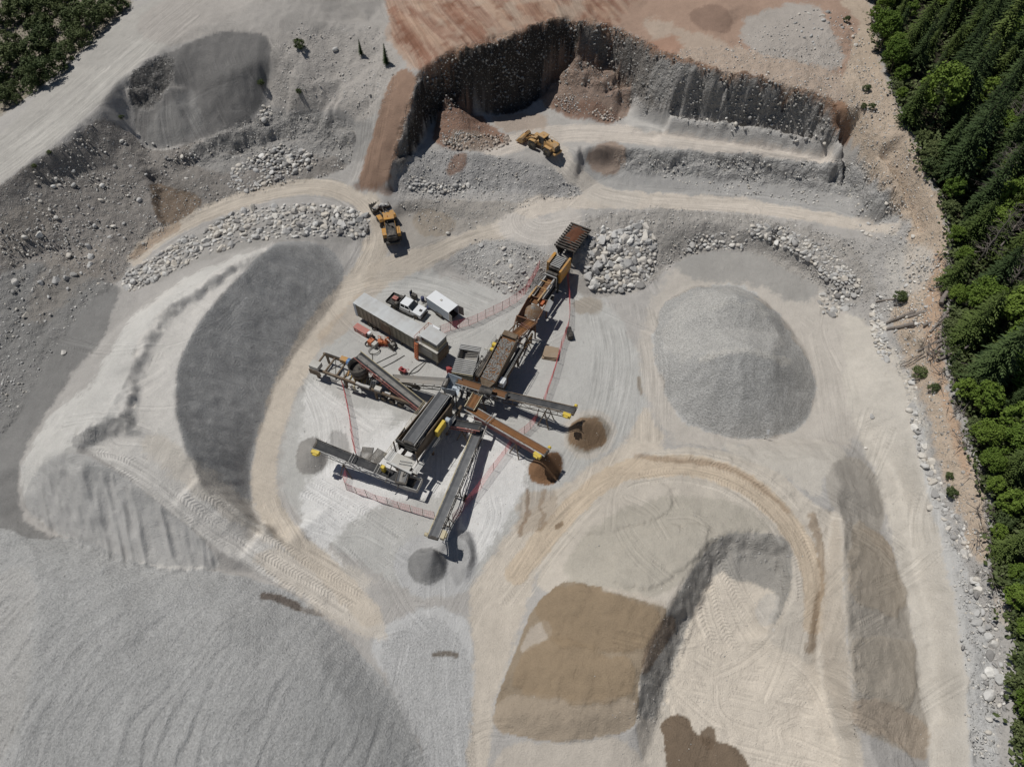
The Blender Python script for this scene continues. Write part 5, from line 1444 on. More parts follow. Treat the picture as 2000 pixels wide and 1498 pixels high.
# candidates laid out on the ground, kept at their distances from each other
cand = scatter_px(forest, 5000, fr)
X, Y, Z = ground_at(cand[:, 0], cand[:, 1])
grid = {}
def free(x, y, d):
    i, j = int(x // 4), int(y // 4)
    for a in (-1, 0, 1):
        for b in (-1, 0, 1):
            for (qx, qy) in grid.get((i + a, j + b), ()):
                if (qx - x) ** 2 + (qy - y) ** 2 < d * d:
                    return False
    return True
sd_edge = signed_dist(cand[:, 0], cand[:, 1], fp)
n_tree = n_low = 0
for k in range(len(cand)):
    x, y, z = X[k], Y[k], Z[k]
    if not free(x, y, 1.9 if sd_edge[k] < 26 else (3.3 if cand[k, 1] < 330 else 2.7)):
        continue
    e = sd_edge[k]
    py = cand[k, 1]
    if e < 3 or cand[k, 0] > 2030 or py < -12:
        continue
    u = fr.random()
    near = e < 26
    if near:
        kind = 'L' if u < .50 else ('B' if u < .80 else ('D' if u < .9 else 'M'))
    elif py < 380:
        kind = 'C' if u < .50 else ('D' if u < .80 else ('S' if u < .86 else 'L'))
    elif py < 950:
        kind = 'C' if u < .26 else ('D' if u < .52 else ('L' if u < .78 else 'S'))
    else:
        kind = 'C' if u < .22 else ('D' if u < .52 else ('L' if u < .96 else 'S'))
    grid.setdefault((int(x // 4), int(y // 4)), []).append((x, y))
    s = fr.uniform(.5, 1.15) * (.72 if near else 1.0)
    rz = fr.uniform(0, 6.28)
    hs = s * fr.uniform(.62, .95)
    if (cand[k, 0] > 2120 and py > 300) or n_tree >= 292 + n_low:
        continue
    n_low += kind == 'B'
    loc = (x, y, z - .1)
    zone = 'top of the forest' if py < 300 else ('forest beside the cut bank' if py < 900 else 'forest below the orange bank')
    if kind in 'CM':
        plant(CON[fr.integers(len(CON))], loc, s * (.6 if kind == 'M' else 1), rz, ('tall dark conifer standing in the ' if s > .85 else 'slim dark conifer standing in the ') + zone, 'tree', 'dark conifers in the ' + zone, hs * (.6 if kind == 'M' else 1))
    elif kind == 'D':
        plant(CED[fr.integers(len(CED))], loc, s, rz, 'yellowish green drooping cedar in the ' + zone, 'tree', 'cedars in the ' + zone, hs)
    elif kind == 'L':
        plant(LEA[fr.integers(len(LEA))], loc, s, rz, 'bright green leafy tree in the ' + zone, 'tree', 'leafy trees in the ' + zone)
    elif kind == 'S':
        plant(SNAG[fr.integers(len(SNAG))], loc, s, rz, 'bare grey dead tree standing in the ' + zone, 'tree', 'dead trees in the ' + zone)
    else:
        plant(BSH[fr.integers(len(BSH))], loc, s * 1.3, rz, 'low green bush at the edge of the ' + zone, 'bush', 'bushes at the edge of the ' + zone)
    n_tree += 1
print('trees', n_tree)

# undergrowth closing the forest floor
def undergrowth(name, X, Y, Z, m, per, size, h):
    lr = np.random.default_rng(8)
    V, F = [], []
    for x, y, z in zip(X, Y, Z):
        for l in range(per):
            p = np.array([x, y, z]) + lr.normal(size=3) * np.array([.7, .7, 0]) + np.array([0, 0, lr.random() * h])
            n = lr.normal(size=3) * .6 + np.array([0, 0, 1.0]); n /= np.linalg.norm(n)
            u = np.cross(n, lr.normal(size=3)); u /= np.linalg.norm(u); w = np.cross(n, u)
            s = size * lr.uniform(.6, 1.4); o = len(V)
            V += [p - u * s * .6, p + w * s * .4, p + u * s * .7, p - w * s * .4]
            F.append((o, o + 1, o + 2, o + 3))
    ob = bpy.data.objects.new(name, fast_mesh(name, V, F, m)); COL.objects.link(ob)
    return ob
k = (sd_edge > 1)
tag(undergrowth('undergrowth', X[k][:4800], Y[k][:4800], Z[k][:4800], M_BUSH, 14, .46, 1.7), 'low green undergrowth covering the forest floor', 'undergrowth', None, 'stuff')

# bushes in the upper left corner
BUSHES = [(-40,-60),(290,-60),(262,5),(215,45),(170,95),(140,120),(110,150),(60,195),(0,215),(-40,235)]
bp = scatter_px(BUSHES, 900, fr)
BX, BY, BZ = ground_at(bp[:, 0], bp[:, 1])
grid.clear()
for k in range(len(bp)):
    if not free(BX[k], BY[k], 2.3):
        continue
    grid.setdefault((int(BX[k] // 4), int(BY[k] // 4)), []).append((BX[k], BY[k]))
    plant(BSH[fr.integers(3)], (BX[k], BY[k], BZ[k] - .1), fr.uniform(.5, 1.6), fr.uniform(0, 6.28), 'dull green bush in the thicket beyond the upper left haul road', 'bush', 'bushes beyond the haul road')
tag(undergrowth('ground_cover', BX[:700], BY[:700], BZ[:700], M_BUSH, 12, .3, .6), 'low weeds between the bushes beyond the haul road', 'undergrowth', None, 'stuff')

for (px_, py_, s, kind, lb) in [
    (755,128,1.0,'C','dark upright young conifer on the slope left of the red plateau'), (706,110,.75,'C','smaller of two young conifers on the slope left of the red plateau'),
    (587,100,.7,'B','small green bush alone on the light slope right of the dark scoop'), (585,186,.35,'B','tiny bush low on the light slope right of the dark scoop'),
    (513,172,.45,'B','thin dark bush on the right rim of the dark scoop'), (1753,590,.75,'B','green bush above the fallen logs on the orange bank'), (1790,738,.75,'B','green bush below the thin poles on the orange bank'),
    (1818,765,.5,'B','sparse bush beside the white stones on the orange bank'), (1850,935,.4,'B','small bush halfway down the orange bank'), (1853,968,.55,'B','dusty bush low on the orange bank'),
    (1770,665,.8,'R','dry brown brush clump right of the fallen logs'), (1795,682,.9,'R','grey brush tangle above the thin poles'), (1745,628,.45,'R','dark brush between the two fallen logs'),
    (1690,180,.45,'B','small weed clump on the bank near the forest top'), (1700,215,.4,'B','weed clump on the bank slightly lower'), (1684,215,.35,'B','weed tuft on the bare bank beside the pale stones'), (1652,45,.4,'B','weed tuft at the forest corner of the plateau'),
    (100,305,.3,'B','weed clump on the rocky verge below the haul road'), (240,235,.3,'B','dark weed clump beside the foot of the dark scoop'), (70,330,.3,'B','weed tuft on the rocky left verge'), (95,60,.5,'B','round bush in the thicket corner'),
    (1905,1120,.5,'R','grey brush in front of the forest at the bank end'), (1915,1035,.5,'R','dry brush under the forest edge')]:
    g = gpt(px_, py_)
    if kind == 'C':
        plant(CON[1], g, s * .26, random.uniform(0, 6), lb, 'tree', None)
    elif kind == 'B':
        plant(BSH[0], g, s, random.uniform(0, 6), lb, 'bush', None)
    else:
        r = plant((BSH[1][0], BSH[1][1], None), g, s, random.uniform(0, 6), lb, 'bush', None)
        r.name = 'dry_brush'
        c = bpy.data.objects.new('twigs', trunk_mesh(int(px_), 1.8, .05, 60, 2.6, M_BRUSH, 'twigs', 3)); COL.objects.link(c); c.parent = r

# fallen logs and poles on the cut bank
def log(px0, py0, px1, py1, r0, r1, label, name='fallen_log', branches=0, up=.25):
    a, b = gpt(px0, py0), gpt(px1, py1)
    root = empty(name, a, 0, label, 'log', 'fallen timber on the bank')
    mb = MB(); d = b - a; n = 6
    pts = [a + d * (i / n) + Vector((random.uniform(-.08, .08), random.uniform(-.08, .08), up + random.uniform(-.05, .08))) for i in range(n + 1)]
    for i in range(n):
        mb.tube(pts[i] - a, pts[i + 1] - a, r0 + (r1 - r0) * i / n, r0 + (r1 - r0) * (i + 1) / n, 9, i in (0, n - 1))
    mb.build('trunk', M_DEAD, root)
    if branches:
        for i in range(branches):
            p = pts[random.randrange(1, n)] - a
            q = p + Vector((random.uniform(-1, 1), random.uniform(-1, 1), random.uniform(0, .9))) * random.uniform(.5, 1.5)
            MB().tube(p, q, .05, .02, 5).build('branch', M_DEAD, root)
log(1730,633,1786,612,.18,.28,'thick grey fallen log with broken stubs lying towards the forest',branches=3)
log(1772,622,1842,600,.24,.42,'thickest grey fallen log, its butt against the forest edge',branches=6)
log(1730,646,1785,635,.20,.30,'shorter dark fallen log below the thickest one')
log(1708,592,1748,587,.14,.16,'thin grey log beside the upper green bush')
log(1755,716,1802,694,.06,.09,'upper of two thin grey poles on the orange bank','fallen_pole')
log(1760,719,1806,698,.06,.09,'lower of two thin grey poles on the orange bank','fallen_pole')
log(1832,600,1858,560,.30,.36,'split grey trunk leaning up into the forest',branches=8,up=.8)
log(1822,690,1850,660,.14,.22,'broken grey trunk in the brush at the forest edge',branches=8,up=.4)
for i, (x_, y_) in enumerate([(1850,520),(1846,590),(1852,640),(1862,700),(1848,745),(1872,800),(1884,860),(1908,930),(1922,1000),(1918,1060),(1935,1130),(1838,560),(1842,665),(1830,700),(1815,680)]):
    g = gpt(x_, y_)
    br = empty('dead_branches', g, random.uniform(0, 6), 'tangle of bare grey dead branches at the torn forest edge', 'branches', 'dead branches along the forest edge')
    rb_ = random.Random(i)
    for q in range(26):
        a_ = Vector((rb_.uniform(-1.2, 1.2), rb_.uniform(-1.2, 1.2), rb_.uniform(0, .6)))
        b_ = a_ + Vector((rb_.uniform(-1, 1), rb_.uniform(-1, 1), rb_.uniform(-.2, .9))) * rb_.uniform(.6, 2.0)
        MB().tube(a_, b_, rb_.uniform(.03, .08), .015, 4, False).build('branch', M_DEAD, br)
for i, (x0_, y0_, x1_, y1_) in enumerate([(1862,540,1905,470),(1870,700,1925,640),(1880,790,1940,730),(1905,380,1950,290),(1925,520,1985,440)]):
    log(x0_, y0_, x1_, y1_, .12, .22, ['bare grey trunk leaning in the forest above the fallen logs', 'bare grey trunk fallen among the trees beside the thin poles', 'bare grey trunk fallen among the trees below the thin poles', 'long dark trunk leaning through the upper forest', 'long grey trunk lying across the forest right of the split trunk'][i], branches=14, up=1.5 + .6 * i)
for i, (x0_, y0_, x1_, y1_, q_) in enumerate([(1790,690,1836,668,.22),(1800,640,1850,622,.26),(1812,655,1862,600,.20),(1826,708,1872,690,.24),(1834,596,1880,540,.3),(1808,570,1846,585,.16)]):
    log(x0_, y0_, x1_, y1_, q_ * .8, q_, ['grey log half buried in the brush under the short dark log', 'grey log just below the thickest fallen log', 'slanting grey log crossing the forest edge', 'lowest grey log of the fallen tangle', 'stout grey trunk pointing up into the trees above the tangle', 'short grey log above the thickest fallen log'][i], branches=7, up=.5)
log(1848,445,1855,500,.06,.08,'pale thin stick leaning at the forest edge','fallen_pole')

# ------------------------------------------------------------------ plant and vehicles
YEL = new_mat('yellow_paint', (190, 138, 58), .6, 0, .35, .6)
TANY = new_mat('faded_yellow_paint', (190, 150, 94), .65, 0, .35, .65)
BRIGHTY = new_mat('bright_yellow_guard', (214, 186, 66), .5, 0, .2, .2)
ORANGE = new_mat('orange_paint', (182, 100, 56), .55, 0, .3, .25)
REDP = new_mat('red_paint', (150, 44, 48), .55, 0, .3, .3)
PINKB = new_mat('faded_red_paint', (176, 112, 104), .6, 0, .3, .35)
MAROON = new_mat('maroon_steel', (112, 62, 62), .7, 0, .35, .4)
RUST = new_mat('rusty_steel', (112, 78, 56), .85, 0, .5, .35)
BROWNST = new_mat('brown_dusty_steel', (104, 88, 70), .8, 0, .4, .5)
DARK = new_mat('dark_steel', (58, 56, 54), .7, 0, .4, .35)
BLACKM = new_mat('black_steel', (34, 34, 35), .6, 0, .3, .3)
GALV = new_mat('galvanised_steel', (176, 176, 174), .5, .2, .2, .3)
CREAM = new_mat('cream_panel', (196, 184, 152), .6, 0, .25, .3)
OLIVE = new_mat('grey_olive_panel', (132, 126, 110), .6, 0, .2, .35)
WHITE = new_mat('white_paint', (226, 228, 230), .3, 0, .06, .06, 2.0)
ROOFW = new_mat('dusty_white_roof', (190, 192, 192), .6, 0, .14, .4, .8)
BLUEGREY = new_mat('blue_grey_panel', (176, 186, 196), .5, 0, .1, .15)
BLUE = new_mat('blue_paint', (70, 120, 170), .5, 0, .3, .3)
NAVY = new_mat('dark_blue_plastic', (38, 50, 92), .5, 0, .3, .2)
GLASS = new_mat('dark_glass', (38, 44, 50), .12, 0, .1, .12, spec=.6)
TYRE = new_mat('tyre_rubber', (56, 55, 54), .9, 0, .3, .55)
RIM = new_mat('dusty_rim', (156, 140, 112), .6, 0, .3, .4)
BELT = new_mat('grey_belt', (98, 99, 101), .85, 0, .25, .45, 2.0, (130, 130, 130))
BELTD = new_mat('dark_belt', (62, 63, 65), .85, 0, .25, .35, 2.0, (110, 108, 106))
BELTB = new_mat('wet_brown_belt', (118, 84, 56), .8, 0, .35, .3, 2.0, (112, 82, 56))
GRAVEL = new_mat('wet_gravel', (122, 96, 70), .8, 0, .9, .5, 6.0, (150, 146, 140))
GRAVELG = new_mat('grey_chips', (140, 138, 134), .9, 0, .8, .3, 7.0)
SANDM = new_mat('wet_sand', (122, 84, 50), .8, 0, .6, .4, 4.0, (118, 80, 46))
FENCE = new_mat('pink_fence_mesh', (206, 92, 98), .7, 0, .15, .1)
WOOD = new_mat('mat_timber', (150, 132, 112), .85, 0, .4, .35)
GMESH = new_mat('grey_screen_mesh', (140, 137, 132), .8, 0, .4, .4)
CONCR = new_mat('grey_sheet', (190, 188, 182), .8, 0, .2, .3)

def frame(name, a, b, label, cat, group=None, gz=None):
    """an Empty on the ground under a, local +x towards b; returns it with the ground length and the height of a and b above it"""
    A, B = at(*a), at(*b)
    z0 = float(samp(HGRID, A.x, A.y)) if gz is None else gz
    d = B - A
    r = empty(name, (A.x, A.y, z0), math.atan2(d.y, d.x), label, cat, group)
    return r, math.hypot(d.x, d.y), a[2] - z0, b[2] - z0

def conveyor(name, a, b, label, w=1.0, belt=BELT, rail=DARK, side=None, side_col=BROWNST, deep=.75, legs=(.72,), motor=None, motor_col=BRIGHTY, tail_box=None, hoops=(), hoop_col=GALV, load=None, wheels=None, trough=.16, ext=.25, walkway=0, motor_side=1, lean=.0):
    r, L, z0, z1 = frame(name, a, b, label, 'conveyor', 'conveyors of the crushing plant', gz=0.0)
    Z = lambda x: z0 + (z1 - z0) * x / L
    mb = MB(); n = max(4, int(L / 1.2)); e = w * .5
    for i in range(n):
        x0, x1 = L * i / n, L * (i + 1) / n
        ys = (-e, -e * .5, e * .5, e); zz = (trough, 0, 0, trough)
        for k in range(3):
            mb.add([(x0, ys[k], Z(x0) + zz[k]), (x1, ys[k], Z(x1) + zz[k]), (x1, ys[k + 1], Z(x1) + zz[k + 1]), (x0, ys[k + 1], Z(x0) + zz[k + 1]),
                    (x0, ys[k], Z(x0) + zz[k] - .03), (x1, ys[k], Z(x1) + zz[k] - .03), (x1, ys[k + 1], Z(x1) + zz[k + 1] - .03), (x0, ys[k + 1], Z(x0) + zz[k + 1] - .03)],
                   [(0, 1, 2, 3), (7, 6, 5, 4), (0, 4, 5, 1), (3, 2, 6, 7)])
    mb.build('belt', belt, r)
    if load:
        mb = MB(); k = max(6, int(L / .35))
        for i in range(k):
            x0, x1 = L * i / k, L * (i + 1) / k
            h0, h1 = .10 + .05 * math.sin(i * 1.7), .10 + .05 * math.sin((i + 1) * 1.7)
            q = w * .27
            mb.add([(x0, -q, Z(x0) + .012), (x1, -q, Z(x1) + .012), (x1, 0, Z(x1) + h1), (x0, 0, Z(x0) + h0), (x1, q, Z(x1) + .012), (x0, q, Z(x0) + .012)], [(0, 1, 2, 3), (3, 2, 4, 5)])
        mb.build('load', load, r)
    # stringers: top and bottom chord with posts and diagonals on both sides
    for s in (-1, 1):
        mb = MB(); y = s * (e + .12)
        mb.bar((-ext, y, Z(-ext) + .10), (L + ext, y, Z(L + ext) + .10), .09, .16)
        lo = deep
        mb.bar((.2, y, Z(.2) - lo), (L * .93, y, Z(L * .93) - lo), .08, .10)
        m = max(3, int(L / 1.35))
        for i in range(m + 1):
            x = .2 + (L * .93 - .2) * i / m
            mb.bar((x, y, Z(x) - lo + .06), (x, y, Z(x) + .02), .06)
            if i < m:
                x2 = .2 + (L * .93 - .2) * (i + 1) / m
                if i % 2: mb.bar((x, y, Z(x) - lo + .06), (x2, y, Z(x2)), .05)
                else: mb.bar((x, y, Z(x)), (x2, y, Z(x2) - lo + .06), .05)
        mb.build('stringer', rail if not isinstance(rail, tuple) else rail[0 if s < 0 else 1], r)
        if side and (side == 'both' or (side == 'left' and s > 0) or (side == 'right' and s < 0)):
            mb = MB()
            mb.add([(L * .12, y + s * .07, Z(L * .12) + .02), (L * .92, y + s * .07, Z(L * .92) + .02), (L * .92, y + s * .07, Z(L * .92) - lo), (L * .12, y + s * .07, Z(L * .12) - lo),
                    (L * .12, y + s * .10, Z(L * .12) + .02), (L * .92, y + s * .10, Z(L * .92) + .02), (L * .92, y + s * .10, Z(L * .92) - lo), (L * .12, y + s * .10, Z(L * .12) - lo)],
                   [(0, 1, 2, 3), (7, 6, 5, 4), (0, 4, 5, 1), (3, 2, 6, 7), (0, 3, 7, 4), (1, 5, 6, 2)])
            mb.build('side_panel', side_col, r)
    # idlers under the belt
    idm = None
    q = max(3, int(L / 1.5))
    for i in range(1, q):
        x = L * i / q
        if idm is None:
            o = MB().tube((0, -e - .02, -.09), (0, e + .02, -.09), .07, n=8).build('idler', DARK, r); idm = o
        else:
            o = idm.copy(); COL.objects.link(o); o.parent = r
        o.location = (x, 0, Z(x))
    MB().tube((L, -e - .05, Z(L) - .16), (L, e + .05, Z(L) - .16), .22, n=14).build('head_drum', DARK, r)
    MB().tube((0, -e - .05, Z(0) - .16), (0, e + .05, Z(0) - .16), .20, n=14).build('tail_drum', DARK, r)
    if motor:
        sg = motor_side
        o = MB().span(L - 1.15, L - .05, sg * (e + .25) if sg > 0 else -(e + .75), e + .75 if sg > 0 else -(e + .25), Z(L) - .35, Z(L) + .25).tube((L - .95, sg * (e + .8), Z(L) - .05), (L - .35, sg * (e + .8), Z(L) - .05), .18, n=10)
        o.build('motor_guard', motor_col, r, .04)
        if motor == 2:
            MB().tube((L - .1, -sg * (e + .2), Z(L)), (L - .1, -sg * (e + .55), Z(L)), .24, n=12).build('bearing_guard', motor_col, r)
    for f in legs:
        x = L * f
        for s in (-1, 1):
            mb = MB()
            mb.bar((x, s * (e + .05), Z(x) - deep), (x + .9, s * (e + .45), -.1), .12)
            mb.bar((x + .1, s * (e + .05), Z(x) - deep), (x - .8, s * (e + .45), -.1), .12)
            mb.build('support_leg', BROWNST, r)
        MB().bar((x + .45, -(e + .25), (Z(x) - deep) * .5), (x + .45, e + .25, (Z(x) - deep) * .5), .1).build('cross_brace', BROWNST, r)
    for f in hoops:
        x = L * f
        mb = MB(); t = w * .5 + .16
        for dx in (0, .4):
            mb.tube((x + dx, -t, Z(x) + .18), (x + dx, -t, Z(x) + .55), .05, n=6); mb.tube((x + dx, t, Z(x) + .18), (x + dx, t, Z(x) + .55), .05, n=6); mb.tube((x + dx, -t, Z(x) + .55), (x + dx, t, Z(x) + .55), .05, n=6)
        mb.build('hoop', hoop_col, r)
    if tail_box:
        h = tail_box
        mb = MB(); k = e + .3
        mb.span(-1.0, 1.4, k, k + .07, z0 - .1, z0 + h); mb.span(-1.0, 1.4, -k - .07, -k, z0 - .1, z0 + h); mb.span(-1.07, -1.0, -k, k, z0 - .1, z0 + h)
        mb.build('tail_hopper', CONCR, r)
    if wheels:
        x = L * wheels
        for s in (-1, 1):
            t = wheel_obj(.5, .3, r); t.location = (x, s * (e + .6), .5)
        MB().tube((x, -e - .5, .5), (x, e + .5, .5), .08).build('axle', DARK, r)
        for s in (-1, 1):
            MB().bar((x, s * e, .55), (x, s * e, Z(x) - deep), .12).build('axle_post', DARK, r)
    if walkway:
        s = walkway; y0 = s * (e + .25); y1 = s * (e + .95)
        mb = MB()
        mb.add([(L * .05, y0, Z(L * .05) - .15), (L * .95, y0, Z(L * .95) - .15), (L * .95, y1, Z(L * .95) - .15), (L * .05, y1, Z(L * .05) - .15),
                (L * .05, y0, Z(L * .05) - .2), (L * .95, y0, Z(L * .95) - .2), (L * .95, y1, Z(L * .95) - .2), (L * .05, y1, Z(L * .05) - .2)], [(0, 1, 2, 3), (7, 6, 5, 4), (0, 4, 5, 1), (3, 2, 6, 7)])
        mb.build('walkway', GALV, r)
        mb = MB(); m = int(L / 1.8)
        for i in range(m + 1):
            x = L * (.05 + .9 * i / m); mb.tube((x, y1, Z(x) - .15), (x, y1, Z(x) + .85), .025, n=5)
        for hh in (.4, .85):
            mb.tube((L * .05, y1, Z(L * .05) + hh), (L * .95, y1, Z(L * .95) + hh), .028, n=5)
        mb.build('handrail', GALV, r)
    return r

_WH = {}
def wheel_obj(rad, wid, parent, lugs=False, rimmat=None):
    key = (rad, wid, lugs)
    if key not in _WH:
        mb = MB()
        prof = [(rad * .55, -wid * .5), (rad * .9, -wid * .5), (rad, -wid * .36), (rad, wid * .36), (rad * .9, wid * .5), (rad * .55, wid * .5)]
        mb.lathe(prof, n=24)
        if lugs:
            for i in range(22):
                t = 6.283 * i / 22
                rot = Matrix.Rotation(t, 3, 'Z')
                for s in (-1, 1):
                    mb.box(rot @ Vector((rad * 1.01, rad * .05 * s, s * wid * .24)), (rad * .09, rad * .13, wid * .42), rot)
        tm = mb.mesh('tyre', TYRE)
        rm = MB().lathe([(0, wid * .30), (rad * .22, wid * .30), (rad * .26, wid * .2), (rad * .50, wid * .2), (rad * .57, wid * .45), (rad * .57, -wid * .45), (rad * .5, -wid * .2), (0, -wid * .2)], n=18).mesh('rim', rimmat or RIM)
        _WH[key] = (tm, rm)
    tm, rm = _WH[key]
    w = bpy.data.objects.new('wheel', None); COL.objects.link(w); w.parent = parent
    w.rotation_euler = (R(90), 0, 0)
    for nm, me in (('tyre', tm), ('rim', rm)):
        o = bpy.data.objects.new(nm, me); COL.objects.link(o); o.parent = w
    return w

# -- the radial and transfer conveyors
conveyor('conveyor', (935,840,2.0), (846,1049,4.5), 'long grey-belted stacking conveyor over the dark grey cone, its truss casting a long shadow', 1.15, BELT, (CREAM, DARK), motor=2, motor_col=CREAM, tail_box=.5, legs=(.80,), wheels=.55, hoop_col=GALV)
conveyor('conveyor', (985,772,2.6), (1121,803,5.4), 'dark-belted stacking conveyor with a yellow guard over the upper brown cone', 1.0, BELTD, (BROWNST, BROWNST), deep=.95, motor=2, motor_side=-1, legs=(.62,))
conveyor('conveyor', (915,797,2.3), (1066,884,4.6), 'stacking conveyor with a wet brown belt and maroon sides over the rusty cone', 1.0, BELTB, (GALV, GALV), side='both', side_col=MAROON, load=SANDM, motor=2, motor_side=-1, hoops=(.28,), tail_box=None, legs=(.66,))
conveyor('conveyor', (806,946,1.9), (616,868,4.6), 'conveyor with twin grey hoops ending over the small grey cone by the left road', 1.15, BELTD, (DARK, GALV), hoops=(.34, .60), motor=1, motor_side=1, tail_box=.7, deep=.8, legs=(.7,))
conveyor('conveyor', (822,792,1.9), (700,695,5.3), 'gravel-loaded conveyor with pinkish rails climbing to the cone crusher bowl', 1.2, BELTD, (CREAM, PINKB), load=GRAVELG, deep=.7, legs=(.45,), trough=.2)
conveyor('conveyor', (766,741,1.8), (872,749,4.6), 'empty trough-shaped grey conveyor feeding the bin at the middle of the plant', 1.3, GMESH, DARK, deep=.6, legs=(.3,), trough=.35)
conveyor('conveyor', (893,744,4.2), (988,773,3.6), 'short brown-topped transfer conveyor crossing under the wash screen end', 1.0, BELTB, (GALV, DARK), deep=.8, legs=(.5,), hoops=(), ext=.1)
conveyor('conveyor', (868,770,4.6), (799,864,6.6), 'wide grey conveyor lying along the top of the screening plant', 1.5, BELT, (GALV, GALV), deep=.5, legs=(), trough=.25)
conveyor('conveyor', (872,825,2.6), (936,836,3.2), 'short grey cross conveyor feeding the long lone stacker', .9, BELTD, (PINKB, DARK), deep=.5, legs=(.5,))
conveyor('conveyor', (797,893,3.4), (783,942,3.0), 'short fines conveyor with brown sand dropping into the hooped conveyor', 1.2, BELT, (DARK, DARK), load=SANDM and GRAVELG, deep=.4, legs=(.3,), hoops=(.25,))
conveyor('conveyor', (1040,628,4.0), (984,676,5.6), 'brown belt conveyor feeding the wash screen from the surge hopper', 1.2, BELTB, (RUST, RUST), load=SANDM, deep=.7, legs=(.35,), hoops=(.25, .62), hoop_col=MAROON)
conveyor('conveyor', (932,772,3.2), (918,796,2.9), 'stubby conveyor carrying wet brown sand out from under the crossing conveyor', 1.2, BELTB, (CREAM, CREAM), load=SANDM, deep=.4, legs=(.4,))

# covers on the crossing conveyor, its own hood
r, L, z0, z1 = frame('hood', (938,758,4.7), (962,766,4.6), 'black domed cover over the middle of the short brown transfer conveyor', 'cover', None, 0.0)
mb = MB()
for i in range(8):
    t0, t1 = math.pi * i / 8, math.pi * (i + 1) / 8
    mb.add([(0, .7 * math.cos(t0), z0 - .3 + .55 * math.sin(t0)), (L, .7 * math.cos(t0), z0 - .3 + .55 * math.sin(t0)), (L, .7 * math.cos(t1), z0 - .3 + .55 * math.sin(t1)), (0, .7 * math.cos(t1), z0 - .3 + .55 * math.sin(t1))], [(0, 1, 2, 3)], True)
mb.build('shell', BLACKM, r)
mb = MB()
for x in (0, L / 2, L):
    mb.bar((x, .72, z0 - .5), (x, .72, z0 - .2), .08); mb.bar((x, -.72, z0 - .5), (x, -.72, z0 - .2), .08)
mb.build('bracket', GALV, r)

# -- jaw crusher plant
r, L, z0, z1 = frame('jaw_crusher', (1133,448,5.6), (1083,520,5.0), 'mobile jaw crusher with a barred feed hopper full of red-brown earth', 'crusher', None, 0.0)
HW = 1.55
mb = MB()     # hopper walls flare outwards
for s in (-1, 1):
    mb.add([(-.6, s * HW, 5.6), (5.6, s * HW, 5.6), (5.0, s * .8, 3.6), (-.2, s * .8, 3.6), (-.6, s * (HW + .1), 5.6), (5.6, s * (HW + .1), 5.6), (5.0, s * .9, 3.6), (-.2, s * .9, 3.6)], [(0, 1, 2, 3), (7, 6, 5, 4), (0, 4, 5, 1), (0, 3, 7, 4), (1, 5, 6, 2)])
mb.add([(-.6, -HW, 5.6), (-.6, HW, 5.6), (-.2, .8, 3.6), (-.2, -.8, 3.6), (-.7, -HW, 5.6), (-.7, HW, 5.6), (-.3, .8, 3.6), (-.3, -.8, 3.6)], [(0, 1, 2, 3), (7, 6, 5, 4), (0, 4, 5, 1)])
mb.build('hopper', DARK, r)
mb = MB(); nx, ny = 12, 6
vs = [(-.4 + 5.4 * i / nx, -1.35 + 2.7 * j / ny, 5.5 + .62 * math.exp(-((i - 4.5) / 4.0) ** 4 - ((j - 2.6) / 2.6) ** 4) + .12 * math.sin(i * 1.3 + j) + .15 * math.cos(j * 2.1 + i * .7)) for i in range(nx + 1) for j in range(ny + 1)]
mb.add(vs, [(i * (ny + 1) + j, (i + 1) * (ny + 1) + j, (i + 1) * (ny + 1) + j + 1, i * (ny + 1) + j + 1) for i in range(nx) for j in range(ny)], True)
mb.build('earth_load', new_mat('red_earth', (98, 62, 44), .95, 0, .8, .35, 3.0, (84, 62, 48)), r)
bar = None
for i in range(11):
    x = -.45 + i * .58
    if bar is None:
        bar = MB().span(-.11, .11, -1.95, 1.75, 0, .26).build('grizzly_bar', DARK, r); o = bar
    else:
        o = bar.copy(); COL.objects.link(o); o.parent = r
    o.location = (x, 0, 5.62 + .02 * math.sin(i * 5))
for s in (-1, 1):
    MB().span(-1.0, 13.4, s * .95 - .14, s * .95 + .14, 1.5, 2.0).build('chassis_beam', BLACKM, r)
    for x in (-.4, 5.6, 9.5):
        MB().span(x - .14, x + .14, s * 1.05 - .14, s * 1.05 + .14, -.3, 1.5).build('support_leg', BLACKM, r)
    for x in (-.2, 2.6, 5.2):
        MB().bar((x, s * .98, 2.0), (x, s * 1.35, 4.9), .16).build('hopper_rib', BLACKM, r)
MB().span(6.0, 9.0, -1.0, 1.0, 2.0, 4.4).span(6.4, 8.4, -.7, .7, 4.4, 4.7).build('jaw_body', BLACKM, r, .06)
mb = MB()
for i in range(7):
    mb.span(6.5 + i * .36, 6.68 + i * .36, -.85, .85, 4.72, 4.86)
mb.build('jaw_deck', GALV, r)
MB().span(6.0, 9.7, 1.12, 1.5, 2.4, 4.9).build('flywheel_guard', YEL, r, .08)
MB().span(6.0, 8.6, -1.6, -1.1, 2.4, 4.9).build('flywheel_guard', YEL, r, .08)
MB().span(9.1, 10.3, -.9, .9, 2.6, 3.7).tube((9.7, -.9, 3.9), (9.7, .9, 3.9), .35).build('engine', DARK, r, .05)
MB().bar((10.3, -1.1, 4.0), (10.3, 1.1, 4.0), .14).bar((10.3, -1.1, 2.0), (10.3, -1.1, 4.0), .12).bar((10.3, 1.1, 2.0), (10.3, 1.1, 4.0), .12).build('head_frame', GALV, r)
for s in (-1, 1):
    o = MB().span(10.4, 14.6, s * .75 - .10, s * .75 + .10, 3.25, 3.75).build('skirt', GALV, r)
    o2 = MB().span(13.4, 16.0, s * .78 - .12, s * .78 + .12, 3.76, 4.05).build('skirt_cover', TANY, r, .03)
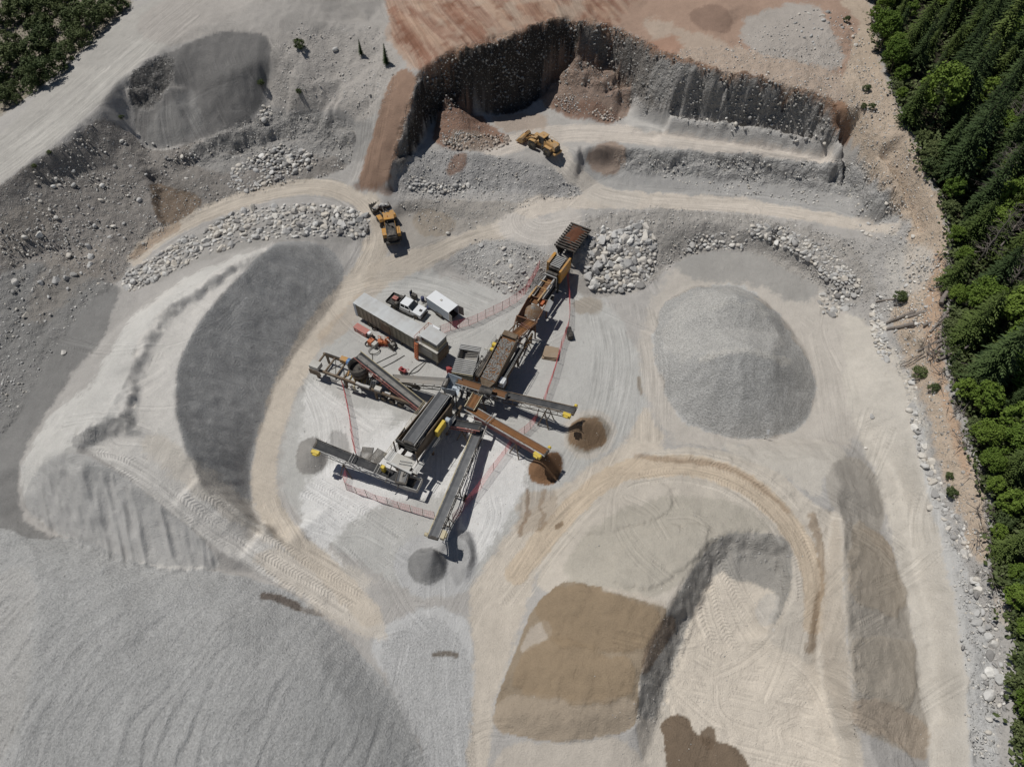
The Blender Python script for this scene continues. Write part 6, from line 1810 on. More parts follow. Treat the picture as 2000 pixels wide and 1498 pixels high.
mb = MB().span(10.3, 16.0, -.62, .62, 3.0, 3.12); mb.build('discharge_belt', BELTB, r)
for x in (11.8, 13.2):
    MB().bar((x, -.9, 3.95), (x, .9, 3.95), .1).build('cross_bar', TANY, r)
for s in (-1, 1):
    MB().bar((15.2, s * .7, 3.0), (15.2, s * .9, -.2), .14).build('support_leg', RUST, r)
    for x in (11.6, 12.9):
        w = wheel_obj(.52, .35, r); w.location = (x, s * 1.1, .52)
MB().span(15.0, 15.9, 1.0, 1.6, 2.9, 3.5).build('drive_motor', ORANGE, r, .05)

# -- surge hopper
r, L, z0, z1 = frame('surge_hopper', (1048,590,3.6), (1020,640,3.6), 'rusty surge hopper heaped with wet brown stones under the jaw discharge', 'hopper', None, 0.0)
mb = MB()
for s in (-1, 1):
    mb.add([(-.8, s * 1.5, 3.7), (4.2, s * 1.5, 3.7), (3.4, s * .7, 1.6), (0, s * .7, 1.6), (-.8, s * 1.58, 3.7), (4.2, s * 1.58, 3.7), (3.4, s * .78, 1.6), (0, s * .78, 1.6)], [(0, 1, 2, 3), (7, 6, 5, 4), (0, 4, 5, 1), (0, 3, 7, 4), (1, 5, 6, 2)])
mb.span(4.2, 4.3, -1.55, 1.55, 2.6, 4.1); mb.span(-.9, -.8, -1.5, 1.5, 2.6, 3.7)
mb.build('bin', RUST, r)
mb = MB(); n = 14
mb.lathe([(.05, 4.5), (.6, 4.15), (1.1, 3.75), (1.42, 3.35), (1.5, 3.2)], (1.3, 0, 0), 18)
o_ = mb.build('stone_heap', GRAVEL, r); o_.location = (0, 0, -.6)
mb = MB(); srg = random.Random(9)
pv = [v.co.copy() for v in SMALL[1].vertices]; pf = [tuple(f.vertices) for f in SMALL[1].polygons]
for i in range(420):
    a, q = srg.uniform(0, 6.283), srg.uniform(.1, 1.45); s_ = srg.uniform(.05, .14)
    z_ = 4.5 - .87 * q
    mb.add([(1.3 + q * math.cos(a) + v.x * s_, q * math.sin(a) + v.y * s_, z_ + .03 + v.z * s_) for v in pv], pf)
o = mb.build('wet_stones', GRAVELG, r); o['kind'] = 'stuff'; o.location = (0, 0, -.6)
for x in (-.6, 4.0):
    for s in (-1, 1):
        MB().bar((x, s * 1.45, 3.5), (x, s * 1.5, -.3), .18).build('leg', RUST, r)
MB().bar((4.25, -1.5, 4.15), (4.25, 1.5, 4.15), .2).bar((4.2, 1.5, 4.1), (6.4, 1.2, 3.0), .16).bar((4.2, -1.5, 4.1), (6.4, -1.2, 3.0), .16).bar((4.25, -1.5, 2.2), (4.25, 1.5, 2.2), .16).build('end_frame', RUST, r)
MB().add([(-1.2, 1.6, 3.9), (1.2, 1.6, 3.7), (1.0, 2.4, 3.4), (-1.0, 2.4, 3.6), (-1.2, 1.6, 3.86), (1.2, 1.6, 3.66), (1.0, 2.4, 3.36), (-1.0, 2.4, 3.56)], [(0, 1, 2, 3), (7, 6, 5, 4), (0, 4, 5, 1), (1, 5, 6, 2), (2, 6, 7, 3), (3, 7, 4, 0)]).build('side_sheet', GALV, r)

# -- long machine frame beside the belt to the wash screen
r, L, z0, z1 = frame('wash_screen', (1022,640,3.0), (952,742,4.6), 'long wash screen on a brown frame with wet stones spread over its deck', 'screen', None, 0.0)
for s in (-1, 1):
    MB().span(-.5, L + .8, s * 1.3 - .13, s * 1.3 + .13, 1.4, 1.9).build('chassis_beam', BROWNST, r)
    for x in (0, L * .4, L * .72, L * .98):
        MB().span(x - .12, x + .12, s * 1.35 - .12, s * 1.35 + .12, -.3, 1.4).build('support_leg', BROWNST, r)
x0 = L * .42
zz = lambda x: 5.9 - 1.3 * (x - x0) / (L - x0)
mb = MB()
for s in (-1, 1):
    mb.add([(x0, s * 1.15, zz(x0) + .35), (L, s * 1.15, zz(L) + .35), (L, s * 1.15, zz(L) - 1.3), (x0, s * 1.15, zz(x0) - 1.5), (x0, s * 1.25, zz(x0) + .35), (L, s * 1.25, zz(L) + .35), (L, s * 1.25, zz(L) - 1.3), (x0, s * 1.25, zz(x0) - 1.5)], [(0, 1, 2, 3), (7, 6, 5, 4), (0, 4, 5, 1), (3, 2, 6, 7), (0, 3, 7, 4), (1, 5, 6, 2)])
mb.build('screen_box', BROWNST, r)
MB().add([(x0, -1.15, zz(x0)), (L, -1.15, zz(L)), (L, 1.15, zz(L)), (x0, 1.15, zz(x0)), (x0, -1.15, zz(x0) - .08), (L, -1.15, zz(L) - .08), (L, 1.15, zz(L) - .08), (x0, 1.15, zz(x0) - .08)], [(0, 1, 2, 3), (7, 6, 5, 4), (0, 4, 5, 1), (1, 5, 6, 2), (2, 6, 7, 3), (3, 7, 4, 0)]).build('deck', SANDM, r)
# stones on the deck: one part, too small to pick apart
vs, fs = [], []
srg = random.Random(4); mb = MB()
pv = [v.co.copy() for v in SMALL[0].vertices]; pf = [tuple(f.vertices) for f in SMALL[0].polygons]
for i in range(900):
    x = srg.uniform(x0 + .2, L - .1); y = srg.uniform(-1.05, 1.05); q = srg.uniform(.05, .16)
    mb.add([(x + v.x * q, y + v.y * q, zz(x) + .03 + v.z * q) for v in pv], pf)
o = mb.build('wet_stones', GRAVELG, r); o['kind'] = 'stuff'
MB().add([(L, -1.1, zz(L) - .05), (L + .9, -.5, zz(L) - .7), (L + .9, .5, zz(L) - .7), (L, 1.1, zz(L) - .05), (L, -1.1, zz(L) - .5), (L + .9, -.5, zz(L) - 1.0), (L + .9, .5, zz(L) - 1.0), (L, 1.1, zz(L) - .5)], [(0, 1, 2, 3), (7, 6, 5, 4), (0, 4, 5, 1), (1, 5, 6, 2), (2, 6, 7, 3), (3, 7, 4, 0)]).build('discharge_lip', BROWNST, r)
MB().span(x0 - .9, x0, -1.1, 1.1, zz(x0) - .3, zz(x0) + .5).build('feed_box', BROWNST, r, .04)
for s, a_, b_ in ((1, 1.35, 2.1), (-1, -2.3, -1.45)):
    MB().span(x0 - .5, L - .3, a_, b_, 4.1, 4.18).build('walkway', DARK, r)
    mb = MB(); y = b_ if s > 0 else a_
    for i in range(6):
        x = x0 - .5 + (L - .3 - x0 + .5) * i / 5
        mb.tube((x, y, 4.1), (x, y, 5.15), .03, n=5)
    for h in (4.65, 5.15):
        mb.tube((x0 - .5, y, h), (L - .3, y, h), .03, n=5)
    mb.build('handrail', GALV, r)
stp = None
for i in range(7):
    o = MB().span(-.12, .12, -.35, .35, -.03, .03).build('step', CONCR, r) if stp is None else stp.copy()
    if stp is None: stp = o
    else: COL.objects.link(o); o.parent = r
    o.location = (x0 + 1.6 - i * .45, -2.75, 3.9 - i * .5)
MB().bar((x0 + 1.7, -2.42, 3.9), (x0 - 1.2, -2.42, .6), .06, .2).bar((x0 + 1.7, -3.08, 3.9), (x0 - 1.2, -3.08, .6), .06, .2).build('stair_stringer', BROWNST, r)
MB().tube((x0 + 1.2, -1.2, 5.0), (x0 + 1.2, -2.0, 5.0), .36).tube((x0 + 1.9, -1.4, 4.7), (x0 + 1.9, -2.0, 4.7), .3).build('vibrator_motor', BRIGHTY, r)
MB().span(x0 - 3.4, x0 - 2.4, -1.9, -1.1, 1.9, 3.2).build('engine_box', YEL, r, .06)
for i, (x, y) in enumerate(((x0 - 4.2, 1.9), (x0 - 3.2, 2.0), (x0 - 2.3, 1.9))):
    MB().bar((x, 1.3, 1.8), (x, y, 2.7), .12).bar((x, y, 2.7), (x + .5, y - .2, 2.9), .14).build('outrigger', YEL, r)
MB().bar((0, -.9, 3.9), (L * .42, -1.2, 5.2), .1, .2).bar((0, -1.3, 1.9), (L * .42, -1.4, 4.0), .1).bar((1, -.9, 4.0), (2.6, -1.3, 1.9), .08).bar((3, -1.0, 4.6), (2.6, -1.3, 1.9), .08).bar((3, -1.0, 4.6), (4.6, -1.3, 1.9), .08).build('side_truss', BROWNST, r)
for x in (L * .78, L * .86):
    for s in (-1, 1):
        w = wheel_obj(.52, .35, r); w.location = (x, s * 1.3, .52)
mb = MB(); mb.span(L - 1.6, L - .5, 1.4, 2.2, 3.2, 4.3); mb.build('water_box', WHITE, r, .05)

# -- barred bin
r, L, z0, z1 = frame('feed_bin', (920,676,4.5), (903,730,4.5), 'grey feed bin with parallel white bars across its top beside the control trailer', 'bin', None, 0.0)
W = 1.42
mb = MB()
for s in (-1, 1):
    mb.add([(0, s * W, 4.5), (L, s * W, 4.5), (L - .5, s * .8, 2.2), (.5, s * .8, 2.2), (0, s * (W + .07), 4.5), (L, s * (W + .07), 4.5), (L - .5, s * .87, 2.2), (.5, s * .87, 2.2)], [(0, 1, 2, 3), (7, 6, 5, 4), (0, 4, 5, 1)])
mb.add([(0, -W, 4.5), (0, W, 4.5), (.5, .8, 2.2), (.5, -.8, 2.2)], [(0, 1, 2, 3)]).add([(L, -W, 4.5), (L, W, 4.5), (L - .5, .8, 2.2), (L - .5, -.8, 2.2)], [(3, 2, 1, 0)])
mb.build('bin_wall', GMESH, r)
MB().add([(.3, -1.2, 3.2), (L - .3, -1.2, 3.2), (L - .3, 1.2, 3.5), (.3, 1.2, 3.5), (L * .5, 0, 3.0)], [(0, 1, 4), (1, 2, 4), (2, 3, 4), (3, 0, 4)]).build('chip_load', GRAVELG, r)
b0 = None
for x in [.05, .32, .58, .85] + [L - 2.35 + .33 * i for i in range(8)]:
    o = MB().span(-.075, .075, -W - .12, W + .12, -.02, .16).build('grid_bar', GALV, r) if b0 is None else b0.copy()
    if b0 is None: b0 = o
    else: COL.objects.link(o); o.parent = r
    o.location = (x, 0, 4.52)
MB().span(L + .02, L + .12, -W - .1, W + .1, 3.6, 4.5).build('end_panel', CREAM, r)
for s in (-1, 1):
    MB().span(.0, L, s * (W + .02) - .06, s * (W + .02) + .06, 4.36, 4.5).build('top_rail', GALV, r)
    MB().span(-.4, L + 2.4, s * .95 - .12, s * .95 + .12, 1.3, 1.7).build('chassis_beam', DARK, r)
    for x in (.2, L - .2):
        MB().bar((x, s * 1.1, 4.3), (x, s * 1.1, -.2), .16).build('leg', DARK, r)
MB().span(.6, L - .6, W + .2, W + .5, 1.9, 3.6).build('side_gear', RUST, r, .05)
for x in (1.2, 2.6, 4.0):
    MB().span(x, x + .5, W + .3, W + .7, 3.4, 3.9).build('bracket_box', CONCR, r, .03)
# -- collecting hopper below it
r, L, z0, z1 = frame('collecting_hopper', (868,744,4.4), (896,752,4.4), 'bluish grey collecting hopper where the trough conveyor ends at the plant middle', 'hopper', None, 0.0)
mb = MB()
for s in (-1, 1):
    mb.add([(0, s * 1.3, 4.6), (L, s * 1.1, 4.6), (L, s * .7, 2.6), (.3, s * .7, 2.6), (0, s * 1.36, 4.6), (L, s * 1.16, 4.6), (L, s * .76, 2.6), (.3, s * .76, 2.6)], [(0, 1, 2, 3), (7, 6, 5, 4), (0, 4, 5, 1), (0, 3, 7, 4), (1, 5, 6, 2)])
mb.add([(0, -1.3, 4.6), (0, 1.3, 4.6), (.3, .7, 2.6), (.3, -.7, 2.6)], [(0, 1, 2, 3)]).add([(.3, -.7, 2.8), (L, -.7, 2.8), (L, .7, 2.8), (.3, .7, 2.8)], [(0, 1, 2, 3)])
mb.build('shell', BLUEGREY, r)
for x in (.3, L - .2):
    for s in (-1, 1):
        MB().bar((x, s * .9, 4.0), (x, s * .9, -.2), .14).build('leg', DARK, r)

# -- screening plant
r, L, z0, z1 = frame('screening_plant', (877,772,4.0), (797,884,4.0), 'dark screening plant with an open screen box under the wide overhead conveyor', 'screen', None, 0.0)
for s in (-1, 1):
    MB().span(-.5, L + 1.6, s * 1.5 - .14, s * 1.5 + .14, 1.3, 1.9).build('chassis_beam', BROWNST, r)
    for x in (.2, L * .35, L * .7, L + 1.2):
        MB().span(x - .14, x + .14, s * 1.5 - .14, s * 1.5 + .14, -.3, 1.3).build('support_leg', BROWNST, r)
    for x in (L * .22, L * .31):
        w = wheel_obj(.52, .35, r); w.location = (x, s * 1.2, .52)
xa = L * .16
mb = MB()
for s in (-1, 1):
    mb.add([(xa, s * 1.35, 5.0), (L, s * 1.35, 6.0), (L, s * 1.35, 3.6), (xa, s * 1.35, 2.4), (xa, s * 1.47, 5.0), (L, s * 1.47, 6.0), (L, s * 1.47, 3.6), (xa, s * 1.47, 2.4)], [(0, 1, 2, 3), (7, 6, 5, 4), (0, 4, 5, 1), (3, 2, 6, 7), (0, 3, 7, 4), (1, 5, 6, 2)])
mb.build('screen_box', BROWNST, r)
MB().add([(xa, -1.35, 3.3), (L, -1.35, 4.5), (L, 1.35, 4.5), (xa, 1.35, 3.3), (xa, -1.35, 3.2), (L, -1.35, 4.4), (L, 1.35, 4.4), (xa, 1.35, 3.2)], [(0, 1, 2, 3), (7, 6, 5, 4), (0, 4, 5, 1), (1, 5, 6, 2), (2, 6, 7, 3), (3, 7, 4, 0)]).build('deck', BLACKM, r)
MB().span(L - .1, L + .1, -1.6, 1.6, 5.5, 6.15).span(L - 2.0, L - .1, 1.5, 1.6, 5.8, 6.1).span(L - 2.0, L - .1, -1.6, -1.5, 5.8, 6.1).build('feed_box', BLACKM, r)
MB().span(L + .5, L + 2.2, -1.4, 1.4, 3.5, 3.62).build('rear_deck', CONCR, r)
MB().bar((L + 2.2, -1.9, 3.5), (L + 2.2, 1.9, 3.5), .3, .3).build('rear_beam', GALV, r)
for s in (-1, 1):
    MB().span(xa + .8, L + 1.9, s * 2.1 - .38, s * 2.1 + .38, 3.2, 3.27).build('walkway', GALV, r)
    mb = MB()
    for i in range(7):
        x = xa + .8 + (L + 1.1 - xa) * i / 6
        mb.tube((x, s * 2.46, 3.2), (x, s * 2.46, 4.25), .03, n=5)
    for h in (3.75, 4.25):
        mb.tube((xa + .8, s * 2.46, h), (L + 1.9, s * 2.46, h), .03, n=5)
    mb.build('handrail', CREAM if s < 0 else GALV, r)
MB().box((L * .52, 1.95, 4.4), (2.1, .5, 1.3)).build('belt_guard', BRIGHTY, r, .08)
MB().tube((L * .36, 1.8, 4.3), (L * .36, 2.4, 4.3), .36, n=14).build('motor', BLUEGREY, r)
MB().span(L * .02, L * .2, -.9, .9, 2.4, 4.3).build('engine_box', BLACKM, r, .06)
for (x, y) in ((L + .4, 1.7), (L + .4, -1.7)):
    MB().bar((x, y, 3.5), (x, y, 6.0), .14).build('post', BROWNST, r)
MB().bar((L + 2.4, -1.0, 3.6), (L + 4.4, -.9, 2.2), .1).bar((L + 2.4, 1.0, 3.6), (L + 4.4, .9, 2.2), .1).build('rear_arm', DARK, r)
MB().span(L + 3.0, L + 3.5, -2.0, -1.5, 2.8, 4.0).build('side_guard', BRIGHTY, r, .05)

# -- cone crusher plant
r, L, z0, z1 = frame('cone_crusher', (621,703,2.2), (826,777,2.2), 'cone crusher trailer with a dark round bowl, blue motor and yellow guard', 'crusher', None, 0.0)
for s in (-1, 1):
    MB().span(0, L * .93, s * 1.45 - .14, s * 1.45 + .14, 1.75, 2.2).build('chassis_beam', BROWNST, r)
    for x in (.5, 5.4, L * .6):
        MB().span(x - .14, x + .14, s * 1.45 - .14, s * 1.45 + .14, -.2, 1.75).build('support_leg', BROWNST, r)
    for x in (L * .66, L * .74, L * .82):
        w = wheel_obj(.55, .4, r); w.location = (x, s * 1.35, .55)
for x in (.2, 2.0, 3.9, 5.1, 8.8, 10.6, 12.5):
    MB().span(x - .1, x + .1, -1.31, 1.31, 1.85, 2.12).build('cross_member', BROWNST, r)
MB().bar((2.2, -1.2, 1.95), (3.7, 1.2, 1.95), .1).bar((2.2, 1.2, 1.95), (3.7, -1.2, 1.95), .1).build('x_brace', DARK, r)
MB().span(-.2, 1.3, -1.9, -.7, 2.25, 3.1).build('panel_box', CONCR, r, .04)
MB().span(-.3, 1.6, -2.0, -1.93, 1.3, 2.3).build('front_plate', BROWNST, r)
MB().bar((.4, 1.45, 2.3), (4.4, 1.45, 2.3), .16, .2).build('rail', DARK, r)
MB().span(3.3, 4.5, .75, 1.55, 2.3, 3.15).build('gear_guard', YEL, r, .08)
MB().tube((4.55, 1.05, 2.85), (5.7, 1.05, 2.85), .55, n=16).tube((5.7, 1.05, 2.85), (6.0, 1.05, 2.85), .3, n=12).build('motor', BLUE, r)
MB().lathe([(1.05, 1.2), (1.15, 2.2), (1.0, 2.5), (1.25, 2.8), (1.25, 3.3), (1.05, 3.4)], (7.2, 0, 0), 26).build('crusher_frame', BROWNST, r)
MB().lathe([(1.0, 3.4), (1.38, 3.8), (1.42, 4.8), (1.34, 4.8), (1.28, 3.9), (.3, 3.5), (0, 3.9)], (7.2, 0, 0), 28).build('bowl', DARK, r)
MB().bar((5.6, -.9, 2.3), (5.6, 1.2, 3.6), .14, .3).build('yellow_brace', YEL, r)
mb = MB()
for i in range(6):
    x = 6.2 + i * .55
    mb.path([(x, -.2, 2.3), (x + .1, -.7, 3.0 - .1 * i), (x + .2, -1.3, 2.4)], .035, 5)
mb.build('hose_bundle', BRIGHTY, r)
mb = MB()
for i in range(5):
    x = 8.6 + i * .35
    mb.path([(x, .5, 2.4), (x + .1, -.5, 3.1), (x + .3, -1.3, 2.3)], .03, 5)
mb.build('hose_bundle', GALV, r)
MB().span(7.4, 9.6, -1.75, -1.35, 2.25, 2.6).build('valve_rack', GALV, r, .03)
MB().span(6.0, 8.2, -2.05, -1.6, .9, 1.0).build('step_platform', GALV, r)
for (x, y, sx, sy, sz, m_) in ((10.3, -1.25, 1.0, .7, .45, CONCR), (11.9, -1.3, .9, .25, .2, GALV), (6.4, -1.9, .35, .25, .7, GALV), (7.0, -1.9, .25, .25, .8, CREAM), (3.3, -2.0, .9, .1, .8, CONCR)):
    MB().span(x, x + sx, y - sy / 2, y + sy / 2, 2.2 if sz < .5 else 1.2, (2.2 if sz < .5 else 1.2) + sz).build('service_box', m_, r, .03)
for (x, y) in ((8.4, .9), (9.6, 1.2), (5.0, .3)):
    MB().bar((x, y, 2.2), (x, y, 3.4), .08).build('stanchion', GALV, r)
MB().lathe([(.9, 1.0), (.8, 2.0)], (9.4, .2, 0), 16).build('oil_tank', DARK, r)

# ------------------------------------------------------------------ control trailer, trucks, loaders
r, L, z0, z1 = frame('control_trailer', (700.5,581.5,3.95), (861,674,3.95), 'long grey van trailer with a raised control cabin and orange stairs at one end', 'trailer', None, 0.0)
W = 1.3; D = L * .77
MB().span(0, D, -W, W, 1.15, 3.9).build('van_body', OLIVE, r, .04)
roof = MB(); nb = 24
vs = []
for i in range(nb + 1):
    for j, y in enumerate((-W - .02, -W * .5, 0, W * .5, W + .02)):
        vs.append((D * i / nb, y, 3.93 + (.05 if j in (1, 2, 3) else 0) + .018 * math.sin(i * 2.1 + j) + (.02 if i % 2 else 0)))
roof.add(vs, [(i * 5 + j, (i + 1) * 5 + j, (i + 1) * 5 + j + 1, i * 5 + j + 1) for i in range(nb) for j in range(4)])
roof.build('roof', ROOFW, r)
p0 = None
for i in range(14):
    o = MB().span(-.03, .03, -W - .045, -W - .008, 1.2, 3.85).build('side_rib', OLIVE, r) if p0 is None else p0.copy()
    if p0 is None: p0 = o
    else: COL.objects.link(o); o.parent = r
    o.location = (.9 + i * (D - 1.6) / 13, 0, 0)
MB().span(-.05, -.01, -W, W, 1.15, 3.9).build('front_panel', BLUEGREY, r)
MB().span(.0, .5, -W - .05, -W - .01, 1.15, 3.88).build('corner_panel', BLUEGREY, r)
MB().span(D, L + .3, -W, W, 1.15, 3.35).build('engine_room', OLIVE, r, .04)
MB().span(D, L + .3, -W - .04, W + .04, 3.37, 3.45).build('engine_room_roof', CONCR, r)
MB().span(L + .31, L + .36, -1.15, 1.15, 1.3, 3.2).build('rear_door', BROWNST, r)
MB().span(D + .8, D + 3.0, -W - .05, -W - .01, 1.6, 2.9).build('louvre_panel', GMESH, r)
CX0, CX1 = D + .75, L + .15
cab = empty('control_cabin', (0, 0, 0)); cab.parent = r
MB().span(CX0, CX1, -.95, 1.2, 3.46, 4.1).build('cabin_wall', CREAM, cab)
MB().span(CX0 + .05, CX1 - .05, -.9, 1.15, 4.1, 4.95).build('window_band', GLASS, cab)
for x in (CX0 + .06, (CX0 + CX1) / 2, CX1 - .06):
    for y in (-.9, 1.15):
        MB().span(x - .05, x + .05, y - .05, y + .05, 4.1, 4.95).build('cabin_post', CREAM, cab)
MB().span(CX0 - .12, CX1 + .12, -1.1, 1.35, 4.95, 5.15).build('cabin_roof', ROOFW, cab, .04)
MB().span(D + .2, D + .9, -1.0, .4, 3.46, 4.6).build('stair_landing_box', CONCR, r)
for s in (-1, 1):
    for x in (D * .2, D * .28):
        w = wheel_obj(.52, .3, r); w.location = (x, s * 1.05, .52)
    for x in (D * .72, L - .3):
        MB().span(x - .1, x + .1, s * 1.0 - .1, s * 1.0 + .1, -.2, 1.15).build('landing_leg', DARK, r)
MB().span(.5, L, -1.0, 1.0, .85, 1.12).build('chassis', DARK, r)
MB().span(5.4, 7.2, -W - .06, -W - .01, 1.25, 3.3).build('side_door', BROWNST, r)
# orange ladder and platform
mb = MB()
for y in (-1.62, -1.58):
    pass
for x in (D - .1, D + .55):
    mb.bar((x, -1.45, 3.5), (x, -1.95, .1), .07, .14)
mb.build('ladder_rail', ORANGE, r)
s0 = None
for i in range(10):
    o = MB().span(-.34, .34, -.11, .11, -.025, .025).build('ladder_step', ORANGE, r) if s0 is None else s0.copy()
    if s0 is None: s0 = o
    else: COL.objects.link(o); o.parent = r
    o.location = (D + .22, -1.50 - .045 * (10 - i), .35 + i * .33)
mb = MB()
for x in (D - .1, D + .6):
    for y in (-1.4, -.2, .9, 1.9):
        mb.tube((x, y, 3.5), (x, y, 4.6), .035, n=6)
for h in (4.05, 4.6):
    mb.tube((D - .1, -1.4, h), (D - .1, 1.9, h), .035, n=6); mb.tube((D + .6, -1.4, h), (D + .6, -1.0, h), .035, n=6); mb.tube((D - .1, 1.9, h), (D + .6, 1.9, h), .035, n=6)
mb.build('platform_railing', ORANGE, r)
MB().span(D - .1, D + .6, 1.3, 2.0, 3.38, 3.46).build('platform', ORANGE, r)
MB().span(D - .25, D + 1.35, 1.45, 2.75, 1.1, 3.4).build('air_unit', WHITE, r, .04)

# -- pickup with flat deck
def pickup(pa, pb):
    r, L, _, _ = frame('pickup_truck', pa, pb, 'white crew-cab pickup with a black flat deck parked beside the long trailer', 'truck', None, 0.0)
    # x forward, nose at +
    prof = [(2.3, .55), (4.55, .55), (6.35, .55), (6.4, 1.0), (6.3, 1.28), (4.75, 1.42), (4.5, 1.42), (2.35, 1.42), (2.3, 1.2)]
    MB().prism(prof, -.98, .98).build('body', WHITE, r, .06)
    v = [(2.42, -.93, 1.42), (4.75, -.93, 1.42), (4.75, .93, 1.42), (2.42, .93, 1.42), (2.55, -.78, 2.0), (4.05, -.78, 2.02), (4.05, .78, 2.02), (2.55, .78, 2.0)]
    MB().add(v, [(0, 1, 5, 4), (2, 3, 7, 6), (3, 0, 4, 7), (4, 5, 6, 7)]).build('cab', WHITE, r)
    MB().span(2.5, 4.02, -.80, .80, 2.0, 2.06).build('roof', WHITE, r, .03)
    MB().add([(4.74, -.84, 1.46), (4.74, .84, 1.46), (4.09, .73, 2.0), (4.09, -.73, 2.0), (4.79, -.84, 1.46), (4.79, .84, 1.46), (4.14, .73, 2.0), (4.14, -.73, 2.0)], [(0, 1, 2, 3), (7, 6, 5, 4), (0, 4, 5, 1), (3, 2, 6, 7), (0, 3, 7, 4), (1, 5, 6, 2)]).build('windscreen', GLASS, r)
    for s in (-1, 1):
        for xa, xb in ((2.62, 3.32), (3.42, 4.3)):
            f = lambda x, z: (x, s * (.94 - .15 * (z - 1.42) / .6), z)
            MB().add([f(xa, 1.48), f(xb, 1.48), f(min(xb, 4.05) - .05, 1.92), f(xa + .05, 1.92)], [(0, 1, 2, 3) if s < 0 else (3, 2, 1, 0)]).build('side_window', GLASS, r)
        MB().box((4.45, s * 1.12, 1.45), (.14, .22, .26)).build('mirror', BLACKM, r, .03)
        MB().span(6.3, 6.42, s * .75 - .16, s * .75 + .16, .98, 1.16).build('headlight', GLASS, r)
        MB().span(2.4, 4.6, s * 1.0 - .1, s * 1.0 + .1, .42, .5).build('running_board', BLACKM, r)
        for x in (1.15, 5.45):
            w = wheel_obj(.42, .30, r); w.location = (x, s * .88, .42)
            MB().prism([(x - .5, .5), (x - .42, .85), (x, 1.0), (x + .42, .85), (x + .5, .5)], s * .99 - .012, s * .99 + .012).build('wheel_arch', BLACKM, r)
    MB().span(6.33, 6.45, -.5, .5, .62, 1.1).build('grille', BLACKM, r, .02)
    MB().span(6.36, 6.52, -.95, .95, .48, .66).build('bumper', BLACKM, r, .03)
    MB().span(5.55, 6.0, -.22, .22, 1.33, 1.40).build('hood_scoop', BLACKM, r, .02)
    MB().span(-.15, 2.25, -1.1, 1.1, .95, 1.08).build('flat_deck', BLACKM, r)
    MB().span(2.12, 2.26, -1.08, 1.08, 1.09, 2.0).build('headboard', BLACKM, r)
    MB().span(1.5, 2.1, -1.08, -.55, 1.09, 1.75).build('toolbox', DARK, r, .03)
    MB().span(1.3, 2.1, .5, 1.05, 1.09, 1.6).build('toolbox', DARK, r, .03)
    for s in (-1, 1):
        MB().span(-.15, 1.4, s * 1.07 - .03, s * 1.07 + .03, 1.09, 1.35).build('side_board', BLACKM, r)
    MB().span(-.2, -.13, -1.08, 1.08, 1.0, 1.35).build('tail_board', BLACKM, r)
    return r
pk = pickup((763,582,1.1), (826,612,.9))
def at_local(root, v):
    return root.matrix_basis @ Vector(v)
o = MB().span(-.45, .45, -.35, .35, 0, .5).span(-.2, .2, -.1, .1, .5, .58).build('fuel_tank', PINKB, None, .05)
o.location = at_local(pk, (.9, .1, 1.085)); o.rotation_euler = pk.rotation_euler
tag(o, 'faded red fuel tank on the black truck deck', 'tank')

# -- cargo trailer, rear open
r, L, _, _ = frame('cargo_trailer', (842,574.5,2.5), (885,603.5,2.5), 'small white enclosed cargo trailer with its dark rear doors standing open', 'trailer', None, 0.0)
L = max(L, 4.2); W = 1.05
MB().span(0, L, W - .05, W, .55, 2.45).build('left_wall', BLUEGREY, r)
MB().span(0, L, -W, -W + .05, .55, 2.45).build('right_wall', BLUEGREY, r)
MB().span(-.02, .03, -W + .05, W - .05, .55, 2.45).build('front_wall', WHITE, r)
MB().span(-.05, L + .02, -W - .02, W + .02, 2.45, 2.52).build('roof', WHITE, r, .02)
MB().span(0, L, -W, W, .45, .55).build('floor', DARK, r)
MB().box((L * .45, .1, 2.56), (.35, .35, .08)).build('roof_vent', CONCR, r)
MB().bar((L + .02, -W + .03, .55), (L + .02, -W + .03, 2.5), .1).build('door_post', WHITE, r)
MB().bar((L + .02, W - .03, .55), (L + .02, W - .03, 2.5), .1).build('door_post', WHITE, r)
MB().box((L + .5, W + .12, 1.5), (.95, .05, 1.85), Matrix.Rotation(R(12), 3, 'Z')).build('rear_door', GMESH, r)
MB().box((L + .45, -W - .08, 1.5), (.9, .05, 1.85), Matrix.Rotation(R(-12), 3, 'Z')).build('rear_door', GMESH, r)
for s in (-1, 1):
    for x in (L * .45, L * .45 + .8):
        w = wheel_obj(.34, .22, r); w.location = (x, s * (W + .05), .34)
    MB().prism([(L * .45 - .45, .6), (L * .45 - .3, .76), (L * .45 + 1.1, .76), (L * .45 + 1.25, .6)], s * (W + .1) - .14, s * (W + .1) + .14).build('mudguard', BLACKM, r)
MB().bar((0, -.6, .5), (-1.5, 0, .5), .1).bar((0, .6, .5), (-1.5, 0, .5), .1).build('tow_bar', BLACKM, r)
MB().tube((-1.3, 0, .5), (-1.3, 0, 1.0), .05).build('jack', GALV, r)
MB().span(-.9, -.2, -.4, .4, .56, .95).build('tongue_box', DARK, r, .03)

